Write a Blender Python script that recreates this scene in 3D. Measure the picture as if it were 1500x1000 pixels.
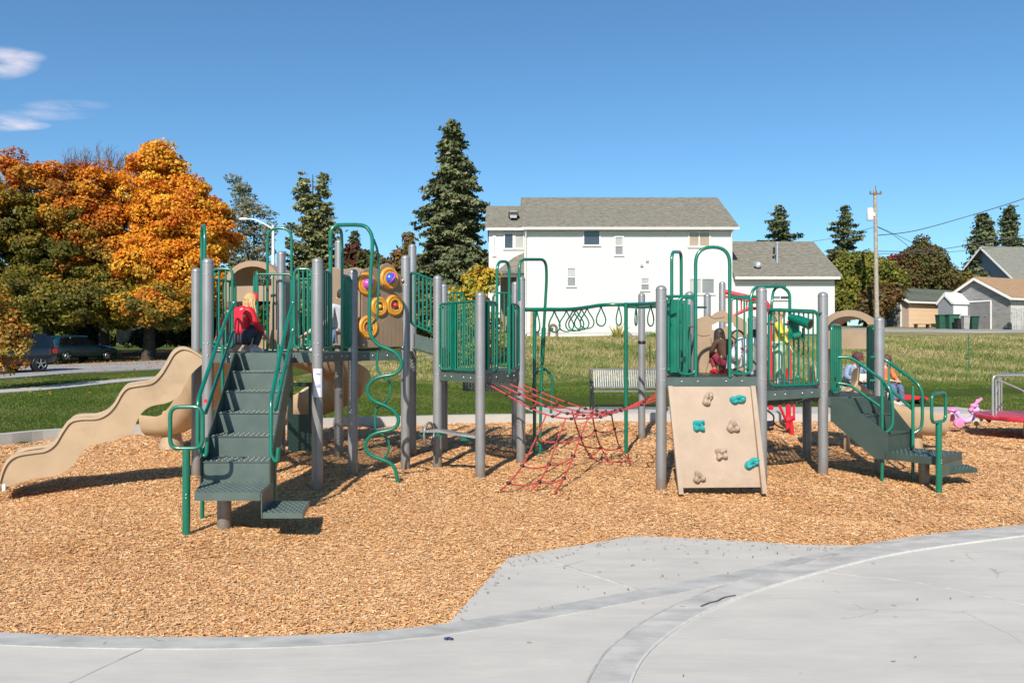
import bpy, math, random
import numpy as np
from mathutils import Vector, Matrix
R = math.radians
PI = math.pi
S = bpy.context.scene
for o in list(bpy.data.objects): bpy.data.objects.remove(o)
C = S.collection
FX, EYE, HY = 1144.0, 1.70, 503.0

# ---------------------------------------------------------------- camera
cd = bpy.data.cameras.new('camera'); cam = bpy.data.objects.new('camera', cd); C.objects.link(cam)
cd.sensor_width = 36; cd.lens = 36*FX/1500; cd.clip_start = 0.05; cd.clip_end = 3000
cam.location = (0, 0, EYE); cam.rotation_euler = (R(90)+math.atan((HY-500)/FX), 0, 0)
S.camera = cam

# ---------------------------------------------------------------- light
SUN_EL, SUN_AZ = 37.0, 14.0        # elevation; shadows head 14 deg to the right of straight away
sd = bpy.data.lights.new('sun', 'SUN'); sun = bpy.data.objects.new('sun', sd); C.objects.link(sun)
sd.energy = 5.0; sd.angle = R(0.53); sd.color = (1.0, 0.93, 0.82)
sdir = Vector((math.sin(R(SUN_AZ))*math.cos(R(SUN_EL)), math.cos(R(SUN_AZ))*math.cos(R(SUN_EL)), -math.sin(R(SUN_EL))))
sun.rotation_euler = sdir.to_track_quat('-Z', 'Y').to_euler(); sun.location = (-10, -40, 40)
W = bpy.data.worlds.new('World'); S.world = W; W.use_nodes = True
nt = W.node_tree; nt.nodes.clear()
wo = nt.nodes.new('ShaderNodeOutputWorld'); bg = nt.nodes.new('ShaderNodeBackground')
sky = nt.nodes.new('ShaderNodeTexSky'); sky.sky_type = 'NISHITA'; sky.sun_disc = False
sky.sun_elevation = R(SUN_EL)
sky.sun_rotation = R(180+SUN_AZ)
sky.altitude = 60; sky.air_density = 1.0; sky.dust_density = 0.35; sky.ozone_density = 2.2
bg.inputs[1].default_value = 0.09
# wispy clouds low in the sky on the left, a function of direction
geo = nt.nodes.new('ShaderNodeTexCoord')
def wmath(op, a, b=None, c=None):
    n = nt.nodes.new('ShaderNodeMath'); n.operation = op
    for i, v in enumerate((a, b, c)):
        if v is None: continue
        if isinstance(v, (int, float)): n.inputs[i].default_value = v
        else: nt.links.new(v, n.inputs[i])
    return n.outputs[0]
sep = nt.nodes.new('ShaderNodeSeparateXYZ'); nt.links.new(geo.outputs['Generated'], sep.inputs[0])
dx = wmath('DIVIDE', sep.outputs[0], sep.outputs[1]); dz = wmath('DIVIDE', sep.outputs[2], sep.outputs[1])
mp = nt.nodes.new('ShaderNodeMapping'); mp.inputs['Scale'].default_value = (16, 16, 62)
nt.links.new(geo.outputs['Generated'], mp.inputs[0])
nz = nt.nodes.new('ShaderNodeTexNoise'); nz.inputs['Scale'].default_value = 1.3; nz.inputs['Detail'].default_value = 7; nz.inputs['Roughness'].default_value = 0.62
nt.links.new(mp.outputs[0], nz.inputs[0])
def blob(cx, cz, rx, rz):
    a = wmath('DIVIDE', wmath('SUBTRACT', dx, cx), rx); b = wmath('DIVIDE', wmath('SUBTRACT', dz, cz), rz)
    r2 = wmath('ADD', wmath('MULTIPLY', a, a), wmath('MULTIPLY', b, b))
    return wmath('MAXIMUM', wmath('SUBTRACT', 1.0, r2), 0.0)
def cpx(x, y): return (x-750)/FX, (HY-y)/FX
bl = None
for (x, y, rx, ry, k) in ((0, 92, 62, 26, .9), (30, 84, 40, 12, .7), (0, 180, 60, 14, .9), (30, 184, 48, 8, .8), (95, 155, 70, 10, .35), (60, 168, 90, 10, .3)):
    cx, cz = cpx(x, y); v = wmath('MULTIPLY', blob(cx, cz, rx/FX, ry/FX), k)
    bl = v if bl is None else wmath('MAXIMUM', bl, v)
nn = wmath('MULTIPLY', wmath('SUBTRACT', nz.outputs[0], 0.33), 3.6)
cl = wmath('MINIMUM', wmath('MAXIMUM', wmath('MULTIPLY', bl, nn), 0.0), 0.85)
cl = wmath('MULTIPLY', cl, wmath('GREATER_THAN', sep.outputs[1], 0.0))
mx = nt.nodes.new('ShaderNodeMix'); mx.data_type = 'RGBA'
mx.inputs[7].default_value = (7.0, 6.8, 7.8, 1)
nt.links.new(cl, mx.inputs[0]); tint = nt.nodes.new('ShaderNodeMix'); tint.data_type = 'RGBA'; tint.blend_type = 'MULTIPLY'; tint.inputs[0].default_value = 1
tint.inputs[7].default_value = (.68, 1.03, 1.22, 1); nt.links.new(sky.outputs[0], tint.inputs[6]); nt.links.new(tint.outputs[2], mx.inputs[6])
nt.links.new(mx.outputs[2], bg.inputs[0]); nt.links.new(bg.outputs[0], wo.inputs[0])
S.view_settings.view_transform = 'Standard'; S.view_settings.look = 'None'
S.view_settings.exposure = 0.38; S.view_settings.gamma = 1.0; S.view_settings.use_curve_mapping = False
S.cycles.max_bounces = 6; S.cycles.transparent_max_bounces = 16

# ---------------------------------------------------------------- projection helpers (photo pixel + distance -> place)
def P(px, py, Y): return Vector(((px-750)*Y/FX, Y, EYE-(py-HY)*Y/FX))
def XY(px, Y): return ((px-750)*Y/FX, Y)
def G(px, py, z=0.0):
    Y = FX*(EYE-z)/(py-HY); return Vector(((px-750)*Y/FX, Y, z))
def ZY(py, Y): return EYE-(py-HY)*Y/FX

# ---------------------------------------------------------------- objects
def tag(o, label=None, cat=None, group=None, kind=None):
    if label: o['label'] = label
    if cat: o['category'] = cat
    if group: o['group'] = group
    if kind: o['kind'] = kind
    return o
def empty(name, loc, label, cat, group=None, rz=0):
    o = bpy.data.objects.new(name, None); C.objects.link(o); o.location = loc; o.rotation_euler = (0, 0, rz); o.empty_display_size = .2
    return tag(o, label, cat, group)
bpy_update = bpy.context.view_layer.update
def adopt(o, parent):
    """parent keeping world placement; parents are only ever translated/rotated about z"""
    o.parent = parent
    m = Matrix.Identity(4); q = parent; chain = []
    while q is not None: chain.append(q); q = q.parent
    for q in reversed(chain):
        b = Matrix.LocRotScale(q.location, q.rotation_euler, q.scale)
        m = m @ (q.matrix_parent_inverse @ b if q.parent else b)
    o.matrix_parent_inverse = m.inverted()
    return o
def copy_tree(o, parent=None):
    c = o.copy(); C.objects.link(c)
    if parent is not None: c.parent = parent
    for ch in [x for x in bpy.data.objects if x.parent == o]: copy_tree(ch, c)
    return c

class MB:
    def __init__(s): s.v = []; s.f = []; s.sm = []; s.mi = []; s.m = 0
    def add(s, vs, fs, smooth=False):
        b = len(s.v); s.v += [tuple(v) for v in vs]
        for f in fs: s.f.append(tuple(i+b for i in f)); s.sm.append(smooth); s.mi.append(s.m)
        return s
    def box(s, c, d, rz=0, M=None, bev=0.0):
        hx, hy, hz = d[0]/2, d[1]/2, d[2]/2
        if bev > 0:
            b = min(bev, hx*.9, hy*.9, hz*.9); vs = []
            for sx in (-1, 1):
                for sy in (-1, 1):
                    for sz in (-1, 1):
                        vs += [Vector((sx*hx, sy*(hy-b), sz*(hz-b))), Vector((sx*(hx-b), sy*hy, sz*(hz-b))), Vector((sx*(hx-b), sy*(hy-b), sz*hz))]
            I = lambda x, y, z, k: (((x > 0)*2+(y > 0))*2+(z > 0))*3+k
            fs = []
            for q in (-1, 1):
                fs.append([I(q, -1, -1, 0), I(q, 1, -1, 0), I(q, 1, 1, 0), I(q, -1, 1, 0)][::q])
                fs.append([I(-1, q, -1, 1), I(-1, q, 1, 1), I(1, q, 1, 1), I(1, q, -1, 1)][::q])
                fs.append([I(-1, -1, q, 2), I(1, -1, q, 2), I(1, 1, q, 2), I(-1, 1, q, 2)][::q])
                for r in (-1, 1):
                    fs.append([I(q, r, -1, 0), I(q, r, 1, 0), I(q, r, 1, 1), I(q, r, -1, 1)])
                    fs.append([I(q, -1, r, 0), I(q, 1, r, 0), I(q, 1, r, 2), I(q, -1, r, 2)])
                    fs.append([I(-1, q, r, 1), I(1, q, r, 1), I(1, q, r, 2), I(-1, q, r, 2)])
                    for t in (-1, 1): fs.append([I(q, r, t, 0), I(q, r, t, 1), I(q, r, t, 2)])
        else:
            vs = [Vector((x*hx, y*hy, z*hz)) for x in (-1, 1) for y in (-1, 1) for z in (-1, 1)]
            fs = [(0, 1, 3, 2), (4, 6, 7, 5), (0, 4, 5, 1), (2, 3, 7, 6), (0, 2, 6, 4), (1, 5, 7, 3)]
        T = (M if M is not None else Matrix.Translation(c) @ Matrix.Rotation(rz, 4, 'Z'))
        return s.add([T @ v for v in vs], fs)
    def beam(s, a, b, w, h, up=(0, 0, 1)):
        a = Vector(a); b = Vector(b); d = b-a; L = d.length; y = d/L
        x = y.cross(Vector(up));
        if x.length < 1e-4: x = y.cross(Vector((1, 0, 0)))
        x.normalize(); z = x.cross(y)
        M = Matrix.Translation((a+b)/2) @ Matrix((x, y, z)).transposed().to_4x4()
        return s.box((0, 0, 0), (w, L, h), M=M)
    def tube(s, pts, r, n=8, closed=False, caps=True):
        pts = [Vector(p) for p in pts]; N = len(pts)
        rs = r if isinstance(r, (list, tuple)) else [r]*N
        tan = []
        for i in range(N):
            if closed: t = pts[(i+1) % N]-pts[i-1]
            else: t = pts[min(i+1, N-1)]-pts[max(i-1, 0)]
            tan.append(t.normalized() if t.length > 1e-9 else Vector((0, 0, 1)))
        u = tan[0].cross(Vector((0, 0, 1)))
        if u.length < 1e-3: u = tan[0].cross(Vector((0, 1, 0)))
        u.normalize(); vs = []
        for i in range(N):
            if i: u = (u-tan[i]*u.dot(tan[i])).normalized()
            w = tan[i].cross(u)
            for k in range(n):
                a = 2*PI*k/n; vs.append(pts[i]+(u*math.cos(a)+w*math.sin(a))*rs[i])
        fs = []
        for i in range(N if closed else N-1):
            j = (i+1) % N
            for k in range(n): fs.append((i*n+k, i*n+(k+1) % n, j*n+(k+1) % n, j*n+k))
        s.add(vs, fs, True)
        if caps and not closed:
            b = len(s.v)-N*n
            s.f.append(tuple(b+k for k in range(n))[::-1]); s.sm.append(False); s.mi.append(s.m)
            s.f.append(tuple(b+(N-1)*n+k for k in range(n))); s.sm.append(False); s.mi.append(s.m)
        return s
    def lathe(s, c, prof, n=16, M=None):
        vs = []; T = M if M is not None else Matrix.Translation(c)
        for (r, z) in prof:
            for k in range(n):
                a = 2*PI*k/n; vs.append(T @ Vector((r*math.cos(a), r*math.sin(a), z)))
        fs = [(i*n+k, i*n+(k+1) % n, (i+1)*n+(k+1) % n, (i+1)*n+k) for i in range(len(prof)-1) for k in range(n)]
        return s.add(vs, fs, True)
    def prism(s, poly, z0, z1):
        n = len(poly); vs = [(x, y, z0) for x, y in poly]+[(x, y, z1) for x, y in poly]
        return s.add(vs, [tuple(range(n))[::-1], tuple(range(n, 2*n))]+[(i, (i+1) % n, n+(i+1) % n, n+i) for i in range(n)])
    def slab(s, pts, off):
        """polygon of 3D points given thickness by vector off"""
        n = len(pts); pts = [Vector(p) for p in pts]; off = Vector(off)
        return s.add(pts+[p+off for p in pts], [tuple(range(n)), tuple(range(n, 2*n))[::-1]]+[(i, n+i, n+(i+1) % n, (i+1) % n) for i in range(n)])
    def ball(s, c, r, n=12, m=8, M=None):
        rx, ry, rz = r if isinstance(r, (tuple, list)) else (r, r, r); c = Vector(c); vs = []
        for i in range(m+1):
            t = PI*i/m
            for k in range(n):
                a = 2*PI*k/n; v = Vector((rx*math.sin(t)*math.cos(a), ry*math.sin(t)*math.sin(a), rz*math.cos(t)))
                vs.append(c+(M @ v if M is not None else v))
        return s.add(vs, [(i*n+k, (i+1)*n+k, (i+1)*n+(k+1) % n, i*n+(k+1) % n) for i in range(m) for k in range(n)], True)
    def build(s, name, mat, parent=None, label=None, cat=None, group=None, kind=None, fixn=True):
        me = bpy.data.meshes.new(name); me.from_pydata(s.v, [], s.f)
        me.polygons.foreach_set('use_smooth', s.sm)
        for m in (mat if isinstance(mat, (list, tuple)) else [mat]): me.materials.append(m)
        me.polygons.foreach_set('material_index', s.mi)
        me.update()
        if fixn:
            import bmesh
            bm = bmesh.new(); bm.from_mesh(me); bmesh.ops.recalc_face_normals(bm, faces=bm.faces); bm.to_mesh(me); bm.free()
        if any(s.sm): me.set_sharp_from_angle(angle=R(52))
        o = bpy.data.objects.new(name, me); C.objects.link(o)
        if parent is not None: adopt(o, parent)
        return tag(o, label, cat, group, kind)

def fillet(pts, r, n=5, closed=False):
    pts = [Vector(p) for p in pts]; out = []; N = len(pts)
    for i in range(N):
        if not closed and i in (0, N-1): out.append(pts[i]); continue
        a, b, c = pts[i-1], pts[i], pts[(i+1) % N]
        d1 = a-b; d2 = c-b; q = min(r, d1.length*.48, d2.length*.48)
        p0 = b+d1.normalized()*q; p2 = b+d2.normalized()*q
        for k in range(n+1):
            t = k/n; out.append(p0*(1-t)**2+b*2*t*(1-t)+p2*t*t)
    return out
def smooth_path(pts, k=6, closed=False):
    pts = [Vector(p) for p in pts]; N = len(pts); out = []
    for i in range(N if closed else N-1):
        if closed: a, b, c, d = pts[i-1], pts[i], pts[(i+1) % N], pts[(i+2) % N]
        else: a, b, c, d = pts[max(i-1, 0)], pts[i], pts[i+1], pts[min(i+2, N-1)]
        for j in range(k):
            t = j/k; out.append(.5*((2*b)+(-a+c)*t+(2*a-5*b+4*c-d)*t*t+(-a+3*b-3*c+d)*t**3))
    if not closed: out.append(pts[-1])
    return out

# ---------------------------------------------------------------- materials
def newmat(name):
    m = bpy.data.materials.new(name); m.use_nodes = True; t = m.node_tree
    return m, t, t.nodes['Principled BSDF']
def node(t, ty, **kw):
    n = t.nodes.new(ty)
    for k, v in kw.items():
        if k.startswith('i_'): n.inputs[k[2:]].default_value = v
        else: setattr(n, k, v)
    return n
def ramp(t, src, stops):
    r = t.nodes.new('ShaderNodeValToRGB'); e = r.color_ramp.elements
    while len(e) < len(stops): e.new(.5)
    for q, (p, c) in zip(e, stops): q.position = p; q.color = (*c, 1)
    t.links.new(src, r.inputs[0]); return r.outputs[0]
def mixc(t, fac, a, b, mode='MIX'):
    n = t.nodes.new('ShaderNodeMix'); n.data_type = 'RGBA'; n.blend_type = mode
    for i, v in ((0, fac), (6, a), (7, b)):
        if isinstance(v, (int, float)): n.inputs[i].default_value = v
        elif isinstance(v, tuple): n.inputs[i].default_value = (*v, 1)
        else: t.links.new(v, n.inputs[i])
    return n.outputs[2]
def mth(t, op, a, b=None):
    n = t.nodes.new('ShaderNodeMath'); n.operation = op
    for i, v in enumerate((a, b)):
        if v is None: continue
        if isinstance(v, (int, float)): n.inputs[i].default_value = v
        else: t.links.new(v, n.inputs[i])
    return n.outputs[0]
def noise(t, scale, detail=4, rough=.55, vec=None, stretch=None):
    if vec is None: vec = node(t, 'ShaderNodeTexCoord').outputs['Object']
    if stretch:
        mpn = node(t, 'ShaderNodeMapping'); mpn.inputs['Scale'].default_value = stretch; t.links.new(vec, mpn.inputs[0]); vec = mpn.outputs[0]
    n = node(t, 'ShaderNodeTexNoise'); n.inputs['Scale'].default_value = scale; n.inputs['Detail'].default_value = detail; n.inputs['Roughness'].default_value = rough
    t.links.new(vec, n.inputs[0]); return n.outputs[0]
def bump(t, bs, h, strength=.3, dist=.01):
    b = node(t, 'ShaderNodeBump'); b.inputs['Strength'].default_value = strength; b.inputs['Distance'].default_value = dist
    t.links.new(h, b.inputs['Height']); t.links.new(b.outputs[0], bs.inputs['Normal'])
def simple(name, col, rough=.5, var=.12, scale=6, metal=0, spec=.5, bmp=0, bscale=40, coat=0, dirt=None):
    m, t, b = newmat(name)
    n = noise(t, scale, 5)
    lo = tuple(max(0, c*(1-var*1.6)) for c in col); hi = tuple(min(1, c*(1+var*1.2)) for c in col)
    c = ramp(t, n, [(.3, lo), (.7, hi)])
    if dirt is not None:
        c = mixc(t, ramp(t, noise(t, 2.3, 8, .7), [(.55, (0, 0, 0)), (.75, (.5, .5, .5))]), c, dirt)
    t.links.new(c, b.inputs['Base Color'])
    rr = mth(t, 'ADD', mth(t, 'MULTIPLY', noise(t, scale*3, 4), .16), rough-.08); t.links.new(rr, b.inputs['Roughness'])
    b.inputs['Metallic'].default_value = metal; b.inputs['Specular IOR Level'].default_value = spec
    b.inputs['Coat Weight'].default_value = coat; b.inputs['Coat Roughness'].default_value = .12
    if bmp: bump(t, b, noise(t, bscale, 5), bmp, .01)
    return m
def leafmat(name, rough=.6, trans=.3):
    m, t, b = newmat(name)
    a = node(t, 'ShaderNodeAttribute', attribute_name='Col')
    t.links.new(a.outputs['Color'], b.inputs['Base Color']); b.inputs['Roughness'].default_value = rough; b.inputs['Specular IOR Level'].default_value = .25
    tr = node(t, 'ShaderNodeBsdfTranslucent'); t.links.new(a.outputs['Color'], tr.inputs[0])
    mx = node(t, 'ShaderNodeMixShader'); mx.inputs[0].default_value = trans
    t.links.new(b.outputs[0], mx.inputs[1]); t.links.new(tr.outputs[0], mx.inputs[2])
    t.links.new(mx.outputs[0], t.nodes['Material Output'].inputs[0]); return m
def perforated(name, col):
    m, t, b = newmat(name)
    n = noise(t, 9, 5); t.links.new(ramp(t, n, [(.3, tuple(c*.8 for c in col)), (.7, tuple(c*1.15 for c in col))]), b.inputs['Base Color'])
    b.inputs['Roughness'].default_value = .45
    s = node(t, 'ShaderNodeSeparateXYZ'); t.links.new(node(t, 'ShaderNodeTexCoord').outputs['Object'], s.inputs[0])
    def cell(o, p, off=0.0): return mth(t, 'SUBTRACT', mth(t, 'FRACT', mth(t, 'ADD', mth(t, 'DIVIDE', o, p), off)), .5)
    d = None
    for off in (0.0, .5):
        cx = mth(t, 'DIVIDE', cell(s.outputs[0], .056, off), .30); cy = mth(t, 'DIVIDE', cell(s.outputs[1], .056, off), .30)
        r = mth(t, 'ADD', mth(t, 'MULTIPLY', cx, cx), mth(t, 'MULTIPLY', cy, cy))
        h = mth(t, 'LESS_THAN', r, 1.0); d = h if d is None else mth(t, 'MAXIMUM', d, h)
    ge = node(t, 'ShaderNodeNewGeometry'); sg = node(t, 'ShaderNodeSeparateXYZ'); t.links.new(ge.outputs['True Normal'], sg.inputs[0])
    hz = mth(t, 'GREATER_THAN', mth(t, 'ABSOLUTE', sg.outputs[2]), .8)
    d = mth(t, 'MULTIPLY', d, hz)
    tp = node(t, 'ShaderNodeBsdfTransparent'); mx = node(t, 'ShaderNodeMixShader')
    t.links.new(d, mx.inputs[0]); t.links.new(b.outputs[0], mx.inputs[1]); t.links.new(tp.outputs[0], mx.inputs[2])
    t.links.new(mx.outputs[0], t.nodes['Material Output'].inputs[0]); return m

M_green = simple('green_paint', (.0, .135, .082), .30, .10, 5, spec=.6, coat=.35)
M_grey = simple('grey_post_paint', (.255, .25, .25), .38, .06, 3, metal=.3, spec=.5, dirt=(.2, .19, .18))
def add_base_dust(m, col, h=.35, amt=.75):
    t = m.node_tree; b = t.nodes['Principled BSDF']; src = b.inputs['Base Color'].links[0].from_socket
    s = node(t, 'ShaderNodeSeparateXYZ'); t.links.new(node(t, 'ShaderNodeTexCoord').outputs['Object'], s.inputs[0])
    g_ = mth(t, 'SUBTRACT', 1.0, mth(t, 'DIVIDE', s.outputs[2], h)); g_ = mth(t, 'ADD', g_, mth(t, 'MULTIPLY', mth(t, 'SUBTRACT', noise(t, 9, 7, .75), .5), 2.6))
    c = mixc(t, ramp(t, g_, [(.25, (0, 0, 0)), (1.0, (amt, amt, amt))]), src, col)
    sc_ = ramp(t, noise(t, 26, 4, .6, stretch=(1, 1, .12)), [(.66, (0, 0, 0)), (.74, (.45, .45, .45))]); c = mixc(t, sc_, c, tuple(min(1, x*1.5+.05) for x in col))
    t.links.new(c, b.inputs['Base Color']); return m
add_base_dust(M_grey, (.20, .15, .11), .30)
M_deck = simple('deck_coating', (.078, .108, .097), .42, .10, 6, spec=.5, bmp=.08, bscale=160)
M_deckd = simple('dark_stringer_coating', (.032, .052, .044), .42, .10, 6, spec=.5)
M_perf = perforated('perforated_deck', (.065, .09, .08))
M_tand = simple('dim_tan_plastic', (.32, .225, .145), .44, .07, 2.5, spec=.4, bmp=.08, bscale=200, dirt=(.18, .12, .08))  # tan plastic again, darkened in colour for the weaker sun on the hoods
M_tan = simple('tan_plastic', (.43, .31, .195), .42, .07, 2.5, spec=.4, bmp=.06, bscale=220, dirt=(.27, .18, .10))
M_wall = simple('climbing_wall_plastic', (.375, .28, .205), .6, .06, 4, bmp=.25, bscale=160, dirt=(.30, .21, .14))
M_brown = simple('panel_plastic', (.235, .165, .105), .5, .06, 3, bmp=.08, bscale=200)
M_teal = simple('teal_hold', (.02, .30, .29), .5, .12, 20, bmp=.2, bscale=60)
M_yel = simple('yellow_ring', (.62, .27, .03), .4, .05, 10)
M_red = simple('red_paint', (.62, .015, .03), .35, .08, 6, coat=.2)
M_rope = simple('red_rope', (.45, .05, .045), .7, .22, 60, bmp=.5, bscale=300)
M_blackp = simple('black_plastic', (.015, .015, .017), .45, .2, 8)
M_bolt = simple('bolt_steel', (.55, .55, .56), .3, .05, 10, metal=.8)
M_silver = simple('galvanised_steel', (.52, .53, .54), .32, .08, 7, metal=.7)
M_wood = simple('weathered_wood', (.17, .12, .085), .8, .25, 6, bmp=.3, bscale=30)
M_bark = simple('bark', (.055, .042, .033), .9, .3, 6, bmp=.6, bscale=14)
M_rail = simple('black_bench_metal', (.018, .018, .02), .4, .1, 8)

add_base_dust(M_tan, (.26, .17, .09), .25, .6); add_base_dust(M_wall, (.30, .20, .12), .35, .55)
# ================================================================ the ground
def smst(a, b, x):
    t = np.clip((x-a)/(b-a), 0, 1); return t*t*(3-2*t)
def terrain(X, Y):
    X = np.asarray(X, float); Y = np.asarray(Y, float)
    z = .14+.02*np.clip(Y-17.5, 0, 60)
    w = smst(-9, -1, X)
    z = z+w*(1.35*smst(28, 43, Y)+.03*np.clip(Y-43, 0, 25))
    return z
def TZ(x, y): return float(terrain(x, y))
def onT(px, py, lo=14, hi=140):
    """the point of the terrain seen at a photo pixel"""
    for _ in range(48):
        m = (lo+hi)/2; X = (px-750)*m/FX
        if EYE-(py-HY)*m/FX > TZ(X, m): lo = m
        else: hi = m
    return Vector(((px-750)*lo/FX, lo, TZ((px-750)*lo/FX, lo)))

# back edge of the wood chips (the kerb), left to right
edge_px = [(-260, 668), (-120, 659), (0, 650), (85, 642), (240, 633), (400, 627), (550, 622.5), (700, 618.5), (900, 616.5), (1100, 616.5), (1300, 616.5), (1500, 616), (1700, 617), (1900, 619)]
back = [G(x, y) for x, y in edge_px]
back = smooth_path(back, 5)
# front edge: the kerb band of the plaza, and the ramp
front_px = [(-300, 905), (-150, 917), (0, 925), (130, 930), (280, 932), (420, 930), (540, 924), (655, 912)]
front = smooth_path([G(x, y, .03) for x, y in front_px], 5)
ramp_px = [(655, 912), (745, 814), (930, 783), (1050, 788), (1180, 796), (1262, 797)]
frontr = [G(x, y, .03) for x, y in [(1230, 801), (1262, 797), (1380, 780), (1500, 768), (1700, 752), (1950, 740)]]

def grid_obj(name, xs, ys, zf, mat, **kw):
    X, Y = np.meshgrid(xs, ys); Z = zf(X, Y); n, m = X.shape
    v = np.stack([X, Y, Z], -1).reshape(-1, 3)
    i = np.arange((n-1)*(m-1)); r, c = i//(m-1), i % (m-1); a = r*m+c
    f = np.stack([a, a+1, a+m+1, a+m], -1)
    me = bpy.data.meshes.new(name); me.vertices.add(len(v)); me.vertices.foreach_set('co', v.ravel())
    me.loops.add(f.size); me.loops.foreach_set('vertex_index', f.ravel().astype(np.int32))
    me.polygons.add(len(f)); me.polygons.foreach_set('loop_start', np.arange(0, f.size, 4, dtype=np.int32))
    me.polygons.foreach_set('use_smooth', [True]*len(f)); me.update(calc_edges=True); me.materials.append(mat)
    o = bpy.data.objects.new(name, me); C.objects.link(o); return tag(o, **kw)

# --- materials of the ground
def chip_base():
    m, t, b = newmat('wood_chip_bed')
    v = node(t, 'ShaderNodeTexVoronoi'); v.inputs['Scale'].default_value = 42
    co = node(t, 'ShaderNodeTexCoord').outputs['Object']; t.links.new(co, v.inputs[0])
    s = node(t, 'ShaderNodeSeparateColor'); t.links.new(v.outputs['Color'], s.inputs[0])
    c = ramp(t, s.outputs[0], [(0, (.34, .17, .07)), (.3, (.50, .27, .12)), (.6, (.60, .35, .17)), (1, (.66, .43, .24))])
    c = mixc(t, mth(t, 'MULTIPLY', noise(t, 1.1, 5), .5), c, (.42, .21, .08)); t.links.new(c, b.inputs['Base Color'])
    b.inputs['Roughness'].default_value = .85; bump(t, b, v.outputs['Distance'], .9, .02); return m
def grassmat(name, cols, dry, drys=.5, sc=.35):
    m, t, b = newmat(name)
    n1 = noise(t, 38, 6, .75, stretch=(1, .6, 1)); c = ramp(t, n1, [(.28, cols[0]), (.5, cols[1]), (.72, cols[2])])
    n2 = noise(t, sc, 7, .65); c = mixc(t, ramp(t, n2, [(.42, (0, 0, 0)), (.68, (drys, drys, drys))]), c, dry)
    n3 = noise(t, 4, 6, .7); c = mixc(t, mth(t, 'MULTIPLY', n3, .35), c, tuple(x*.5 for x in cols[0]))
    t.links.new(c, b.inputs['Base Color']); b.inputs['Roughness'].default_value = .9; b.inputs['Specular IOR Level'].default_value = .15
    bump(t, b, noise(t, 60, 5, .8), .9, .05); return m
M_chipbed = chip_base()
M_lawn = grassmat('mown_lawn', [(.03, .06, .012), (.07, .12, .022), (.125, .175, .045)], (.20, .20, .085), .55, .5)
M_field = grassmat('rough_field_grass', [(.05, .075, .02), (.115, .13, .04), (.20, .185, .075)], (.27, .215, .12), .85, .25)
def concrete(name, base, dark, sc=1.2):
    m, t, b = newmat(name)
    c = ramp(t, noise(t, sc, 9, .62, stretch=(1, 2.2, 1)), [(.32, dark), (.6, base), (.8, tuple(min(1, x*1.07) for x in base))])
    c = mixc(t, ramp(t, noise(t, 150, 3), [(.45, (.0, .0, .0)), (.8, (.25, .25, .25))]), c, tuple(x*.7 for x in base))
    st = ramp(t, noise(t, 3.0, 10, .78, stretch=(.3, 2.6, 1)), [(.50, (0, 0, 0)), (.74, (.55, .55, .55))]); c = mixc(t, st, c, tuple(x*.78 for x in dark))
    t.links.new(c, b.inputs['Base Color']); b.inputs['Roughness'].default_value = .85; b.inputs['Specular IOR Level'].default_value = .25
    br_ = noise(t, 60, 6, .8, stretch=(.12, 3.2, 1)); c = mixc(t, ramp(t, br_, [(.42, (0, 0, 0)), (.62, (.38, .38, .38))]), c, tuple(x*.74 for x in base))
    t.links.new(c, b.inputs['Base Color'])
    vo = node(t, 'ShaderNodeTexVoronoi'); vo.feature = 'DISTANCE_TO_EDGE'; vo.inputs['Scale'].default_value = .55; wv_ = node(t, 'ShaderNodeMapping'); co_ = node(t, 'ShaderNodeTexCoord').outputs['Object']
    nn_ = node(t, 'ShaderNodeTexNoise'); nn_.inputs['Scale'].default_value = 2.2; nn_.inputs['Detail'].default_value = 6; t.links.new(co_, nn_.inputs[0]); t.links.new(mixc(t, .22, co_, nn_.outputs['Color'], 'ADD'), vo.inputs[0])
    ck = mth(t, 'MULTIPLY', mth(t, 'LESS_THAN', vo.outputs['Distance'], .0016), mth(t, 'GREATER_THAN', noise(t, .5, 2), .56)); c = mixc(t, mth(t, 'MULTIPLY', ck, .5), c, tuple(x*.5 for x in dark))
    sp2 = ramp(t, noise(t, 1.1, 6, .65), [(.60, (0, 0, 0)), (.78, (.3, .3, .3))]); c = mixc(t, sp2, c, (.40, .33, .26)); t.links.new(c, b.inputs['Base Color'])
    bump(t, b, br_, .35, .004); return m
M_conc = concrete('broomed_concrete', (.545, .512, .460), (.46, .435, .395))
M_conc2 = concrete('stained_kerb_concrete', (.48, .46, .43), (.29, .285, .275), 3.5)
M_path = concrete('pale_path_concrete', (.47, .445, .41), (.39, .365, .335), .8)
M_road = concrete('old_road_surface', (.34, .33, .32), (.26, .25, .245), .4)
M_joint = simple('concrete_joint', (.42, .40, .37), .9, .2, 8)  # plain colour of the joints in the concrete
M_leafl = simple('shaded_leaf_litter', (.10, .045, .018), .95, .5, 3, bmp=.8, bscale=25)  # litter brown, darkened in colour for the shade below the maples

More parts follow.
